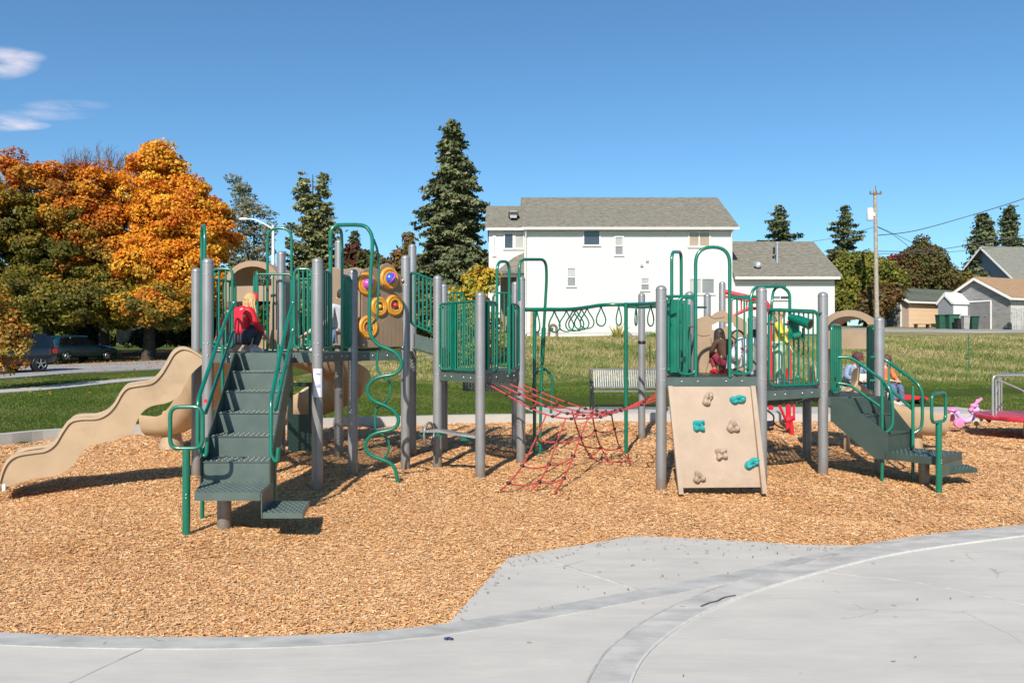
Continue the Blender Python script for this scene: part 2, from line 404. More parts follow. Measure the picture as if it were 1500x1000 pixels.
# --- one base sheet to the horizon (kept below everything else)
xs = np.concatenate([np.linspace(-900, -70, 14)[:-1], np.linspace(-70, 70, 141), np.linspace(70, 900, 14)[1:]])
ys = np.concatenate([np.linspace(-60, 12, 10)[:-1], np.linspace(12, 90, 157), np.linspace(90, 1500, 30)[1:]])
rngT = np.random.default_rng(5)
def zbase(X, Y):
    z = terrain(X, Y)
    # sink the part under the playground and the plaza
    bx = np.array([p.x for p in back]); by = np.array([p.y for p in back])
    eb = np.interp(X, bx, by)
    z = np.where(Y < eb+.45, -.12, z)
    bumps = .05*np.sin(X*.9+np.sin(Y*.7))*np.sin(Y*.83)*smst(28, 33, Y)*smst(-5, 0, X)
    return z+bumps*smst(0, 1, 60-Y)
def mat_ground():
    """lawn near, rough field on the hill, by real position"""
    m, t, b = newmat('grass_ground')
    co = node(t, 'ShaderNodeTexCoord').outputs['Object']; s = node(t, 'ShaderNodeSeparateXYZ'); t.links.new(co, s.inputs[0])
    n1 = noise(t, 30, 6, .8, stretch=(1, .5, 1))
    lawn = ramp(t, n1, [(.30, (.035, .066, .008)), (.5, (.075, .115, .014)), (.70, (.13, .17, .03))])
    n2 = noise(t, .45, 7, .7); lawn = mixc(t, ramp(t, n2, [(.48, (0, 0, 0)), (.70, (.6, .6, .6))]), lawn, (.155, .145, .045))
    field = ramp(t, n1, [(.30, (.115, .125, .035)), (.5, (.215, .21, .07)), (.70, (.335, .30, .13))])
    n4 = noise(t, .30, 8, .72, stretch=(.6, 1.6, 1)); field = mixc(t, ramp(t, n4, [(.40, (0, 0, 0)), (.60, (.85, .85, .85))]), field, (.42, .33, .19))
    yy = mth(t, 'ADD', s.outputs[1], mth(t, 'MULTIPLY', mth(t, 'SUBTRACT', noise(t, .5, 5), .5), 4))
    fy = mth(t, 'MULTIPLY', mth(t, 'GREATER_THAN', yy, 27.5), mth(t, 'GREATER_THAN', s.outputs[0], -8.5))
    c = mixc(t, fy, lawn, field)
    n5 = noise(t, 3, 7, .75); c = mixc(t, ramp(t, n5, [(.5, (0, 0, 0)), (.75, (.45, .45, .45))]), c, (.04, .055, .015))
    t.links.new(c, b.inputs['Base Color']); b.inputs['Roughness'].default_value = .95; b.inputs['Specular IOR Level'].default_value = .1
    bump(t, b, noise(t, 26, 6, .85), 1.0, .08); return m
grid_obj('ground', xs, ys, zbase, mat_ground(), kind='structure')

# --- wood chip bed
def undul(X, Y): return .02*np.sin(X*1.6+1+np.sin(Y*.9))*np.sin(Y*1.3+.4*X)-.05*np.exp(-((X+5.6)**2+(Y-8.9)**2)/.35)-.035*np.exp(-((X+1.6)**2+(Y-7.0)**2)/.4)-.03*np.exp(-((X-2.4)**2+(Y-8.5)**2)/.5)-.008+.008*np.sin(X*5.3+Y*3.1)
grid_obj('wood_chip_ground', np.linspace(-14, 20, 171), np.linspace(2.0, 18.2, 82), lambda X, Y: undul(X, Y)-.03, M_chipbed, kind='structure')

def sheet(name, pts, z, mat, thick=.0, parent=None, **kw):
    """flat polygon (fan-free: triangulated by bmesh) with a skirt"""
    import bmesh
    bm = bmesh.new(); vs = [bm.verts.new((p[0], p[1], z)) for p in pts]; f = bm.faces.new(vs)
    if thick:
        r = bmesh.ops.extrude_face_region(bm, geom=[f]); 
        for v in r['geom']:
            if isinstance(v, bmesh.types.BMVert): v.co.z -= thick
    bmesh.ops.triangulate(bm, faces=bm.faces[:]); bmesh.ops.recalc_face_normals(bm, faces=bm.faces)
    me = bpy.data.meshes.new(name); bm.to_mesh(me); bm.free(); me.materials.append(mat)
    o = bpy.data.objects.new(name, me); C.objects.link(o); return tag(o, kind='structure', **kw)
def strip(name, path, w0, w1, z, mat, thick=.0, drape=False, lift=.0, **kw):
    """a band along a path, from offset w0 to w1 on its left-hand side"""
    m = MB(); pts = [Vector((p[0], p[1], 0)) for p in path]; L = []; Rr = []
    for i, p in enumerate(pts):
        d = (pts[min(i+1, len(pts)-1)]-pts[max(i-1, 0)]).normalized(); n = Vector((-d.y, d.x, 0))
        L.append(p+n*w0); Rr.append(p+n*w1)
    zz = (lambda q: TZ(q.x, q.y)+lift) if drape else (lambda q: z)
    n = len(pts); vs = [(q.x, q.y, zz(q)) for q in L]+[(q.x, q.y, zz(q)) for q in Rr]
    fs = [(i, i+1, n+i+1, n+i) for i in range(n-1)]
    if thick:
        vs += [(v[0], v[1], v[2]-thick) for v in vs]
        fs += [(i, 2*n+i, 2*n+i+1, i+1) for i in range(n-1)]+[(n+i, n+i+1, 3*n+i+1, 3*n+i) for i in range(n-1)]
        fs += [(0, n, 3*n, 2*n), (n-1, 3*n-1, 4*n-1, 2*n-1)]
    m.add(vs, fs); return m.build(name, mat, kind='structure', **kw)

# plaza: band outline + everything towards the camera
pl = [(-60, -30), (60, -30), (60, 20)]
bandline = front+[G(x, y, .03) for x, y in [(790, 890), (930, 868), (1080, 836), (1230, 801)]]+frontr[1:]
bandline = [Vector((p.x, p.y, .03)) for p in bandline]
plz = [(-60, -40), (60, -40), (60, bandline[-1].y+6)]+[(p.x, p.y-.02) for p in reversed(bandline)]+[(-60, bandline[0].y+3)]
sheet('plaza', plz, .026, M_conc, .2)
bl2 = smooth_path([Vector((p.x, p.y, 0)) for p in bandline[::2]]+[bandline[-1]], 3)
strip('kerb_band', bl2, .0, -.17, .031, M_conc2, .02)
# the ramp slab beyond the band
rp = [G(x, y, .03) for x, y in ramp_px]
rampoly = [(p.x, p.y) for p in rp]+[(G(x, y, .03).x, G(x, y, .03).y-.03) for x, y in [(1230, 803), (1080, 838), (930, 870), (790, 892)]]
sheet('ramp_slab', rampoly, .0225, M_conc, .15)
# second, merging band that sweeps towards the camera
b2px = [(1500, 774), (1300, 800), (1150, 834), (1040, 868), (960, 905), (900, 950), (868, 1000), (850, 1060), (838, 1150)]
b2 = smooth_path([G(x, y, .03) for x, y in b2px], 6)
strip('curved_kerb_band', b2, -.02, .17, .0345, concrete('worn_band_concrete', (.53, .50, .46), (.33, .32, .305), 3), .02)
M_edge = simple('pale_joint_mortar', (.52, .50, .47), .9, .08, 20)
strip('joint_line', b2, .17, .184, .0375, M_edge, .015)
strip('joint_line', b2, -.0215, -.033, .0365, M_joint, .015)
for pxs in ([(1200, 836), (1350, 853), (1500, 884)], [(100, 1000), (190, 958), (245, 935)], [(785, 812), (860, 838), (935, 862)]):
    strip('joint_line', smooth_path([G(x, y, .03) for x, y in pxs], 3), .0, .009, .0290, M_joint, .01)
# sealed crack at the kerb corner
strip('joint_line', smooth_path([G(x, y, .03) for x, y in [(1028, 889), (1040, 884), (1052, 881), (1062, 876), (1078, 873)]], 4), .0, .013, .0385, simple('dark_sealant', (.07, .06, .055), .8), .01)

# back kerb
strip('back_kerb', back, .0, .22, .16, M_path, .3)
# paths on the far lawn
pth = smooth_path([G(x, y, .15) for x, y in [(735, 594), (800, 598), (880, 602), (1000, 604), (1150, 604), (1300, 603), (1420, 605), (1520, 606), (1700, 606)]], 4)
def gs(lst, z=.152): return [(G(x, y, z).x, G(x, y, z).y) for x, y in lst]
def back_edge(x0, x1, off=.20):
    out = []
    for i in range(21):
        X = x0+(x1-x0)*i/20; out.append((X, float(np.interp(X, [p.x for p in back], [p.y for p in back]))+off))
    return out
xr = G(1520, 609).x*1.3
poly = back_edge(.6, xr)+gs([(1700, 604), (1520, 607), (1440, 603), (1380, 596), (1345, 588)], .152)[0:5]
poly += gs([(1345, 588), (1420, 584), (1500, 581), (1750, 574), (1750, 565), (1500, 573.5), (1360, 576.5), (1250, 581), (1100, 583), (960, 586), (880, 586), (800, 583.5), (735, 577)], .155)[1:]
poly = back_edge(.6, xr)+gs([(1900, 603), (1520, 604), (1440, 601), (1380, 594), (1342, 588), (1420, 584.5), (1500, 581.5), (1750, 575), (1750, 566), (1500, 573.5), (1360, 576.5), (1250, 581), (1100, 583), (960, 586), (880, 586), (800, 584), (735, 579), (670, 574.5), (610, 571), (610, 568.6), (670, 571), (735, 574.5)][:20], .155)
poly += gs([(610, 571.5), (670, 577), (730, 586)], .155)
sheet('path', poly, .168, M_path, .12)
# pavement and road at the left
side = smooth_path([onT(x, y) for x, y in [(-140, 590), (0, 576.5), (90, 569.5), (180, 560), (240, 555), (330, 548), (420, 541)]], 6)
strip('pavement', side, .0, 1.25, 0, M_path, .1, drape=True, lift=.03)
road = smooth_path([onT(x, y) for x, y in [(-200, 568), (0, 556), (120, 547), (240, 541), (330, 536), (480, 529)]], 6)
strip('road', road, .0, 8.0, 0, M_road, .1, drape=True, lift=.05)
lit = smooth_path([onT(x, y) for x, y in [(-100, 527), (150, 527), (240, 523), (330, 519), (480, 515)]], 6)
strip('leaf_litter_ground', lit, .0, 15.0, 0, M_leafl, .1, drape=True, lift=.045)
# gravel alley at the right
al = smooth_path([Vector((x, y, 0)) for x, y in [(16, 53.5), (24, 53.3), (31, 52), (40, 49), (60, 44)]], 5)
strip('alley', al, .0, 5.0, 0, M_road, .1, drape=True, lift=.05)

# ================================================================ wood chips: too many to count
def mesh_np(name, V, F, mat, cols=None, smooth=False):
    """V (n,3), F (m,k) uniform faces; cols per vertex (n,3)"""
    me = bpy.data.meshes.new(name); me.vertices.add(len(V)); me.vertices.foreach_set('co', np.ascontiguousarray(V, dtype=np.float32).ravel())
    k = F.shape[1]; me.loops.add(F.size); me.loops.foreach_set('vertex_index', np.ascontiguousarray(F, dtype=np.int32).ravel())
    me.polygons.add(len(F)); me.polygons.foreach_set('loop_start', np.arange(0, F.size, k, dtype=np.int32))
    if smooth: me.polygons.foreach_set('use_smooth', np.ones(len(F), bool))
    me.update(calc_edges=True)
    if cols is not None:
        at = me.color_attributes.new('Col', 'FLOAT_COLOR', 'POINT')
        at.data.foreach_set('color', np.concatenate([cols, np.ones((len(cols), 1))], 1).astype(np.float32).ravel())
    me.materials.append(mat); o = bpy.data.objects.new(name, me); C.objects.link(o); return o
def inpoly(x, y, poly):
    c = np.zeros(len(x), bool); n = len(poly); j = n-1
    for i in range(n):
        xi, yi = poly[i]; xj, yj = poly[j]
        k = ((yi > y) != (yj > y)) & (x < (xj-xi)*(y-yi)/((yj-yi) if abs(yj-yi) > 1e-12 else 1e-12)+xi); c ^= k; j = i
    return c
def chips():
    r = np.random.default_rng(3); X = []; Y = []; Sc = []
    for (y0, y1, dens, s) in ((4.1, 6.2, 17500, .62), (6.2, 8.6, 10500, .73), (8.6, 12, 4800, .96), (12, 17.4, 1400, 1.6)):
        w = y1*.78; n = int(dens*(y1-y0)*2*w); x = r.uniform(-w, w, n); y = r.uniform(y0, y1, n)
        k = np.abs(x) < y*.78; X.append(x[k]); Y.append(y[k]); Sc.append(np.full(k.sum(), s))
    # a thin scatter spilt on the ramp slab and band
    X = np.concatenate(X); Y = np.concatenate(Y); Sc = np.concatenate(Sc)
    bx = np.array([p.x for p in bandline]); by = np.array([p.y for p in bandline]); eb = np.interp(X, bx, by)
    ib = np.interp(X, [p.x for p in back], [p.y for p in back])
    onr = inpoly(X, Y, rampoly)
    keep = (Y > eb-.004) & (Y < ib+.01) & (~onr)
    pil = []
    X, Y, Sc = X[keep], Y[keep], Sc[keep]; Z = undul(X, Y)+r.uniform(-.024, .003, len(X))
    # spilt chips
    k = 700; sx = r.uniform(-.9, 3.6, 26000); sy = r.uniform(4.6, 7.9, 26000)
    q = inpoly(sx, sy, rampoly); sx, sy = sx[q], sy[q]
    dl = np.abs(sy-np.interp(sx, [p.x for p in rp], [p.y for p in rp]))
    pr = np.exp(-dl/.20)*.16+.006; q = r.random(len(sx)) < pr; sx, sy = sx[q], sy[q]
    bx2 = r.uniform(-6, 8, 70); by2 = r.uniform(3.4, 6.5, 70); q = by2 < np.interp(bx2, bx, by)-.02; bx2, by2 = bx2[q], by2[q]
    X = np.concatenate([X, sx, bx2]); Y = np.concatenate([Y, sy, by2]); Z = np.concatenate([Z, np.full(len(sx)+len(bx2), .036)])
    Sc = np.concatenate([Sc, np.full(len(sx)+len(bx2), .62)])
    n = len(X); flat = np.zeros(n, bool); flat[-(len(sx)+len(bx2)):] = True
    L = r.gamma(4, .0045, n)*Sc+.005; Wd = r.uniform(.0035, .0095, n)*Sc; H = Wd*r.uniform(.2, .45, n)
    yaw = r.uniform(0, 2*PI, n); pit = r.normal(0, .13, n)*(~flat); rol = r.normal(0, .26, n)*(~flat)
    base = np.array([[-1, -1, 0], [-1, 0, 1], [-1, 1, 0], [1, -.7, 0], [1, 0, .8], [1, .8, 0]], float)
    V = np.empty((n, 6, 3)); 
    lx = base[None, :, 0]*L[:, None]*.8; ly = base[None, :, 1]*Wd[:, None]; lz = base[None, :, 2]*H[:, None]
    y1 = ly*np.cos(rol)[:, None]-lz*np.sin(rol)[:, None]; z1 = ly*np.sin(rol)[:, None]+lz*np.cos(rol)[:, None]
    x2 = lx*np.cos(pit)[:, None]-z1*np.sin(pit)[:, None]; z2 = lx*np.sin(pit)[:, None]+z1*np.cos(pit)[:, None]
    V[:, :, 0] = x2*np.cos(yaw)[:, None]-y1*np.sin(yaw)[:, None]+X[:, None]
    V[:, :, 1] = x2*np.sin(yaw)[:, None]+y1*np.cos(yaw)[:, None]+Y[:, None]
    V[:, :, 2] = z2+Z[:, None]
    F = np.array([[0, 1, 4, 3], [1, 2, 5, 4]])[None]+(np.arange(n)*6)[:, None, None]
    pal = np.array([(.73, .455, .235), (.70, .40, .18), (.67, .355, .145), (.61, .29, .105), (.76, .53, .31), (.56, .22, .08), (.44, .225, .09)])
    big = np.sin(X*1.3+2)*np.sin(Y*1.9+X*.4)+.6*np.sin(X*3.1+Y*2.7)
    sp_ = np.sin(X*.9+1.7*np.sin(Y*.8+2))*np.cos(Y*1.3-X*.35)+.5*np.sin(X*4.1+Y*2.2)*np.sin(Y*3.7); p = r.random(n)*.93+.04*big+np.clip(sp_-.75, 0, 1)*.55; idx = np.clip(np.searchsorted([.20, .45, .68, .80, .90, .965], p), 0, 6)
    c = pal[np.array([0, 1, 2, 3, 4, 5, 6])[idx]]*r.uniform(.85, 1.1, (n, 1))
    c[flat] = np.array([.36, .17, .09])*r.uniform(.6, 1.5, (flat.sum(), 1))
    c = np.repeat(np.clip(c, 0, 1), 6, 0)
    m, t, b = newmat('wood_chip'); a = node(t, 'ShaderNodeAttribute', attribute_name='Col'); t.links.new(a.outputs['Color'], b.inputs['Base Color']); b.inputs['Roughness'].default_value = .75; b.inputs['Specular IOR Level'].default_value = .3
    o = mesh_np('wood_chips', V.reshape(-1, 3), F.reshape(-1, 4), m, c)
    tag(o, 'bed of loose pale tan wood chips under the play structure', 'wood chips', kind='stuff'); return n
print('chips', chips())

# rough grass tufts on lawn and field
def tufts(name, label, n, xr_, yr, h, cols, mat, cond, seed=1, wd=.012):
    r = np.random.default_rng(seed); Y = np.sqrt(r.uniform(yr[0]**2, yr[1]**2, n)); X = r.uniform(-1, 1, n)*Y*.70
    k = cond(X, Y); X, Y = X[k], Y[k]; n = len(X); Z = zbase(X, Y)
    nb = 5; a = r.uniform(0, 2*PI, (n, nb)); hh = h*r.uniform(.5, 1.3, (n, nb)); lean = r.normal(0, .45, (n, nb, 2))
    bx = X[:, None]+r.normal(0, .05, (n, nb)); by = Y[:, None]+r.normal(0, .05, (n, nb)); sc = (Y/22)[:, None]
    dx_ = np.cos(a)*wd*sc; dy_ = np.sin(a)*wd*sc
    V = np.empty((n, nb, 3, 3)); V[..., 0, 0] = bx-dx_; V[..., 0, 1] = by-dy_; V[..., 0, 2] = Z[:, None]-.01
    V[..., 1, 0] = bx+dx_; V[..., 1, 1] = by+dy_; V[..., 1, 2] = Z[:, None]-.01
    V[..., 2, 0] = bx+lean[..., 0]*hh; V[..., 2, 1] = by+lean[..., 1]*hh; V[..., 2, 2] = Z[:, None]+hh
    F = np.arange(n*nb*3).reshape(-1, 3); pt_ = np.sin(X*.55+np.sin(Y*.6)*2)*np.sin(Y*1.1+X*.21)+.5*np.sin(X*1.7+Y*.9); ia = np.clip((pt_+1.3)/2.6*len(cols)+r.normal(0, .6, n), 0, len(cols)-1).astype(int)
    ii = np.where(r.random((n, nb)) < .75, ia[:, None], r.integers(0, len(cols), (n, nb))); cc = np.array(cols)[ii]*r.uniform(.8, 1.2, (n, nb, 1))
    o = mesh_np(name, V.reshape(-1, 3), F, mat, np.repeat(cc.reshape(-1, 3), 3, 0)); tag(o, label, 'grass', kind='stuff')
M_blade = leafmat('grass_blade', .7, .25)
pathp = [(p[0], p[1]) for p in poly]
def onlawn(X, Y):
    ib = np.interp(X, [p.x for p in back], [p.y for p in back])+.28
    sx = np.array([p.x for p in side]); sy = np.array([p.y for p in side]); ds = Y-np.interp(X, sx, sy)
    rx = np.array([p.x for p in road]); ry = np.array([p.y for p in road]); dr = Y-np.interp(X, rx, ry)
    return (Y > ib) & ~inpoly(X, Y, pathp) & ~((ds > -.1) & (ds < 1.5)) & ~((dr > -.1) & (X < -6)) & (Y < 31)
tufts('lawn_grass', 'short mown green grass behind the wood chips', 60000, 0, (13, 31), .035, [(.062, .115, .014), (.095, .148, .02), (.13, .18, .028), (.19, .20, .055)], M_blade, onlawn, 2, .010)
tufts('field_grass', 'rough dry and green grass on the slope before the white house', 60000, 0, (28, 52), .13, [(.14, .18, .045), (.20, .24, .065), (.29, .29, .10), (.39, .33, .15), (.44, .36, .19)], M_blade, lambda X, Y: (X > -6) & (Y > 28+1.5*np.sin(X)+1.2*np.sin(X*2.7+1)) & ~((Y > 43.5) & (X > .2) & (X < 19)) & ~((Y > 44) & (X > 14)), 3, .016)
# ================================================================ THE PLAY STRUCTURE (one bolted thing, parts below)
PS = empty('play_structure', (0, 10.5, 0), 'large green and tan play structure with grey posts, slides and nets on wood chips', 'play structure')
def part(m, name, mat, parent=PS, label=None, kind=None): return m.build(name, mat, parent, label, kind=kind)
def post(px, Y, z, r=.0635, dirt=False):
    m = MB(); x = (px-750)*Y/FX
    prof = [(r, -.1), (r, z-r*.75)]+[(r*math.cos(a), z-r*.75+r*.75*math.sin(a)) for a in [R(k) for k in (15, 30, 45, 60, 75, 90)]]
    prof[-1] = (.001, z); m.lathe((x, Y, 0), prof, 24)
    o = part(m, 'post', M_grey)
    c = MB(); c.lathe((x, Y, 0), [(r+.0015, z-r*.75-.012), (r+.0025, z-r*.75-.010), (r+.0025, z-r*.75-.004), (r+.0015, z-r*.75-.002)], 24); c.build('cap_seam', M_grey, o)
    return (x, Y), o
# left tower
pA, oA = post(304.5, 9.05, 2.69); pB, oB = post(465, 9.09, 2.70); pC, _ = post(288, 10.2, 2.69); pD, _ = post(517, 10.18, 2.67)
pE, _ = post(412, 11.9, 3.11); pF, _ = post(496.5, 11.8, 3.27); pG, _ = post(594, 10.77, 2.92); pH, _ = post(604, 12.15, 3.25)
# middle deck
pI, _ = post(641, 10.93, 2.655); pJ, _ = post(703.5, 10.02, 2.365); pK, _ = post(763, 11.2, 2.67); pL, _ = post(650, 12.5, 2.66); pM, _ = post(755, 12.7, 2.71)
# right tower
pN, _ = post(968.5, 9.26, 2.39); pO, _ = post(1010, 11.4, 2.46); pQ, _ = post(1115.5, 9.45, 2.385); pR, _ = post(1205.5, 10.13, 2.37)
pS, _ = post(1102, 11.0, 2.09); pT, _ = post(1288, 10.4, 2.055); pU, _ = post(940, 14.2, 2.62); pV, _ = post(1036, 14.3, 2.62)
pX, _ = post(1182, 11.6, .88)
# clamp band round one post
m = MB(); m.lathe((pU[0], pU[1], 1.69), [(.065, 0), (.072, .01), (.072, .05), (.065, .06)], 20); part(m, 'post_collar', M_blackp)
# warning sticker on the front post
def sticker(pos, z0, z1, r, half, mat, name='sticker', parent=PS, a0=-PI/2):
    m = MB(); n = 8; vs = []
    for i in range(n+1):
        a = a0+half*(2*i/n-1)
        vs += [(pos[0]+(r+.0012)*math.cos(a), pos[1]+(r+.0012)*math.sin(a), z0), (pos[0]+(r+.0012)*math.cos(a), pos[1]+(r+.0012)*math.sin(a), z1)]
    m.add(vs, [(2*i, 2*i+2, 2*i+3, 2*i+1) for i in range(n)], True)
    vo = [((x-pos[0])*.985+pos[0], (y-pos[1])*.985+pos[1], z) for x, y, z in vs]
    m.add(vo, [(2*i, 2*i+1, 2*i+3, 2*i+2) for i in range(n)], True)
    return m.build(name, mat, parent)
M_stick = simple('white_sticker', (.72, .73, .76), .4, .03, 10); M_ink = simple('blue_ink', (.04, .06, .30), .5, .1, 10)
st = sticker(pB, 1.08, 1.41, .0635, .85, M_stick, parent=oB, a0=-1.25)
sticker(pA, 1.02, 1.06, .0635, .3, M_red, 'red_mark', parent=oA)
m = MB()
for z in (1.355, 1.345, 1.225, 1.21, 1.20):
    for a in (-1.55, -1.35, -1.15, -.95): m.beam((pB[0]+.0658*math.cos(a), pB[1]+.0658*math.sin(a), z-.003), (pB[0]+.0658*math.cos(a+.12), pB[1]+.0658*math.sin(a+.12), z-.003), .002, .007)
m.build('sticker_print', M_ink, st)

def deck(poly, z, lip=.115, inset=.0, sym=True):
    n = len(poly); cx = sum(p[0] for p in poly)/n; cy = sum(p[1] for p in poly)/n
    pl_ = [(cx+(p[0]-cx)*(1-inset), cy+(p[1]-cy)*(1-inset)) for p in poly]
    m = MB(); m.add([(x, y, z) for x, y in pl_]+[(x, y, z-.004) for x, y in pl_], [tuple(range(n)), tuple(range(n, 2*n))[::-1]])
    o = part(m, 'deck', M_perf)
    f = MB()
    for i in range(n):
        a = Vector((*pl_[i], 0)); b = Vector((*pl_[(i+1) % n], 0)); d = (b-a).normalized()
        f.beam(a+d*.0+Vector((0, 0, z-lip/2+.003)), b-d*.0+Vector((0, 0, z-lip/2+.003)), .014, lip)
        nrm = Vector((d.y, -d.x, 0)); mid = (a+b)/2
        if (mid-Vector((cx, cy, 0))).dot(nrm) < 0: nrm = -nrm
    o2 = f.build('deck_flange', M_deck, o)
    bm_ = MB()
    for i in range(n):
        a = Vector((*pl_[i], 0)); b = Vector((*pl_[(i+1) % n], 0)); d = (b-a).normalized(); L = (b-a).length
        nrm = Vector((d.y, -d.x, 0))
        if ((a+b)/2-Vector((cx, cy, 0))).dot(nrm) < 0: nrm = -nrm
        for t in (.2, .36, .64, .8):
            c = a.lerp(b, t)+nrm*.007+Vector((0, 0, z-lip*.42)); bm_.ball(c, (.013, .013, .013), 8, 5)
    bm_.build('bolt', M_bolt, o)
    # stiffening ribs under the sheet
    r_ = MB()
    for t in (.33, .66):
        a = Vector((*pl_[0], z-.035)).lerp(Vector((*pl_[1], z-.035)), t); k = n//2+ (1 if n > 3 else 0)
        b = Vector((*pl_[(k+1) % n], z-.035)).lerp(Vector((*pl_[k], z-.035)), t); r_.beam(a, b, .03, .06)
    r_.build('stiffener', M_deck, o)
    return o
deck([pA, pB, pD, pF, pE, pC], 1.59)
deck([pD, pG, pH, pF], 1.585)
deck([pJ, pK, pM, pL, pI], 1.30)
deck([(-.75, 12.0), (.02, 11.9), (.12, 13.2), (-.8, 13.2)], 1.10, .13)
deck([pN, pQ, pS, pO, (2.14, 10.4)], 1.295)
deck([pQ, pR, (4.35, 11.5), pS], 1.12)
deck([pR, (4.85, 10.32), (4.9, 11.5), (4.35, 11.5)], 1.0, .11)
deck([(3.35, 11.15), (4.3, 11.6), (4.2, 12.8), (3.2, 12.4)], .93, .13)

def rail_panel(a, b, z0, z1, n, corner='both', r=.017, rb=.0115, name='guard_rail', corner_r=.09, solid=None, parent=PS, stub=True):
    """barrier of upright bars in a rounded tube frame; a, b are (x, y)"""
    A = Vector((*a, 0)); B = Vector((*b, 0)); up = Vector((0, 0, 1))
    c = [A+up*z0, B+up*z0, B+up*z1, A+up*z1]
    m = MB(); m.tube(fillet(c, corner_r, 5, True), r, 8, closed=True)
    o = part(m, name, M_green, parent)
    for k in range(n):
        t = (k+1)/(n+1); p = A.lerp(B, t)
        s = MB(); s.tube([p+up*z0, p+up*z1], rb, 6); s.build('upright_bar', M_green, o)
    if solid:
        for t0, t1 in solid:
            s = MB(); s.beam(A.lerp(B, (t0+t1)/2)+up*(z0+.01), A.lerp(B, (t0+t1)/2)+up*(z1-.01), .008, (B-A).length*(t1-t0), up=(B-A).cross(up)); s.build('slat', M_green, o)
    return o
def arch(pts, r=.02, name='access_arch', rad=.2, parent=PS, bolts=(), n=8):
    m = MB(); m.tube(fillet(pts, rad, 7), r, 10); o = part(m, name, M_green, parent)
    return o
def boltset(pos, zs, r=.0635):
    for z in zs:
        for a in (-1.9, -1.2):
            m = MB(); m.ball((pos[0]+r*math.cos(a), pos[1]+r*math.sin(a), z), .0085, 8, 5); part(m, 'bolt', M_bolt)
def clampset(pos, zs, side=(0, -1)):
    for z in zs:
        m = MB(); d = Vector((*side, 0)).normalized(); m.box(Vector((pos[0], pos[1], z))+d*.085, (.03, .04, .035), math.atan2(d.y, d.x))
        part(m, 'clamp', M_green)
def XZ(px, py, Y): return P(px, py, Y)

# ---- left tower barriers
rail_panel((XY(311, 9.05)), XY(340.5, 9.06), 1.645, 2.565, 2, corner_r=.07)
rail_panel(XY(431, 9.08), XY(457, 9.09), 1.645, 2.565, 3, corner_r=.07)
def on(a, b, t): return (a[0]+(b[0]-a[0])*t, a[1]+(b[1]-a[1])*t)
rail_panel(on(pB, pD, .07), on(pB, pD, .34), 1.65, 2.56, 4)
rail_panel(on(pB, pD, .68), on(pB, pD, .93), 1.65, 2.56, 4)
rail_panel(XY(372, 11.72), XY(429, 11.72), 1.60, 2.74, 3, corner_r=.09)
rail_panel(XY(373, 11.6), XY(377, 11.3), 1.60, 2.74, 1, corner_r=.05)
arch([P(391.7, 515, 11.8), P(391.7, 334, 11.8), P(427, 334, 11.8), P(427, 515, 11.8)], .021, rad=.24)
rail_panel(XY(432, 11.85), XY(488, 11.8), 1.68, 2.68, 7)
rail_panel(on(pC, pE, .08), on(pC, pE, .42), 1.65, 2.56, 4)
rail_panel(on(pA, pC, .07), on(pA, pC, .2), 1.65, 2.5, 1)
arch([P(300, 510, 9.4), P(300, 331, 9.4), P(295.5, 331, 9.95), P(295.5, 510, 9.95)], .021, rad=.22)
clampset(pA, (2.5, 1.72), (1, 0)); clampset(pB, (2.5, 1.72), (-1, 0)); clampset(pD, (2.5,), (-.2, -1))
# small arched rails at the back, between towers
for px in (441,):
    pass
rail_panel(XY(504, 12.6), XY(522, 12.4), 1.9, 2.78, 3, corner_r=.12)
rail_panel(XY(578, 12.6), XY(588, 12.6), 1.9, 2.76, 2, corner_r=.12)
# sloping rails and steps between left deck and middle deck
a0, b0 = P(604, 475, 12.0), P(637, 487, 11.9); a1, b1 = P(604, 400, 12.0), P(637, 412, 11.9)
def slope_rail(a0, b0, a1, b1, n):
    m = MB(); m.tube(fillet([a0, b0, b1, a1], .06, 4, True), .019, 8, closed=True); o = part(m, 'sloping_rail', M_green)
    for k in range(n):
        t = (k+1)/(n+1); s = MB(); s.tube([a0.lerp(b0, t), a1.lerp(b1, t)], .0125, 6); s.build('upright_bar', M_green, o)
    return o
slope_rail(P(602, 474, 10.85), P(637, 489, 10.98), P(602, 398, 10.85), P(637, 411, 10.98), 5)
slope_rail(P(607, 472, 12.2), P(648, 487, 12.5), P(607, 402, 12.2), P(648, 415, 12.5), 6)
for s_ in ((10.9, 10.98), (12.2, 12.45)):
    m = MB(); m.slab([P(606, 488, s_[0]), P(637, 498, s_[1]), P(645, 520, s_[1]), P(606, 509, s_[0])], (0, .03, 0)); part(m, 'bridge_stringer', M_deck)
m = MB(); m.slab([P(604, 512, 10.9), P(640, 522, 10.98), P(640, 520, 12.4), P(604, 510, 12.2)], (0, 0, .01)); part(m, 'bridge_tread', M_perf)
# rear wavy tan panel and the front bubble panel
def panel(outline, Y0, Y1, px0, px1, th, mat, name, parent=PS, label=None):
    """outline in photo pixels on the vertical plane that runs from (px0,Y0) to (px1,Y1)"""
    a = Vector((*XY(px0, Y0), 0)); b = Vector((*XY(px1, Y1), 0)); d = b-a; nrm = Vector((d.y, -d.x, 0)).normalized()
    def at(px, py):
        k = (px-750)/FX      # ray x/y ; solve a+t d
        t = (k*a.y-a.x)/(d.x-k*d.y); q = a+d*t
        return Vector((q.x, q.y, ZY(py, q.y)))
    if outline is None: return at, nrm, d.normalized()
    pts = [at(x, y) for x, y in outline]; m = MB(); m.slab(pts, nrm*-th)
    o = m.build(name, mat, parent, label)
    bv = o.modifiers.new('bevel', 'BEVEL'); bv.width = .012; bv.segments = 2; bv.limit_method = 'ANGLE'; bv.angle_limit = R(50)
    return o, at, nrm, d.normalized()
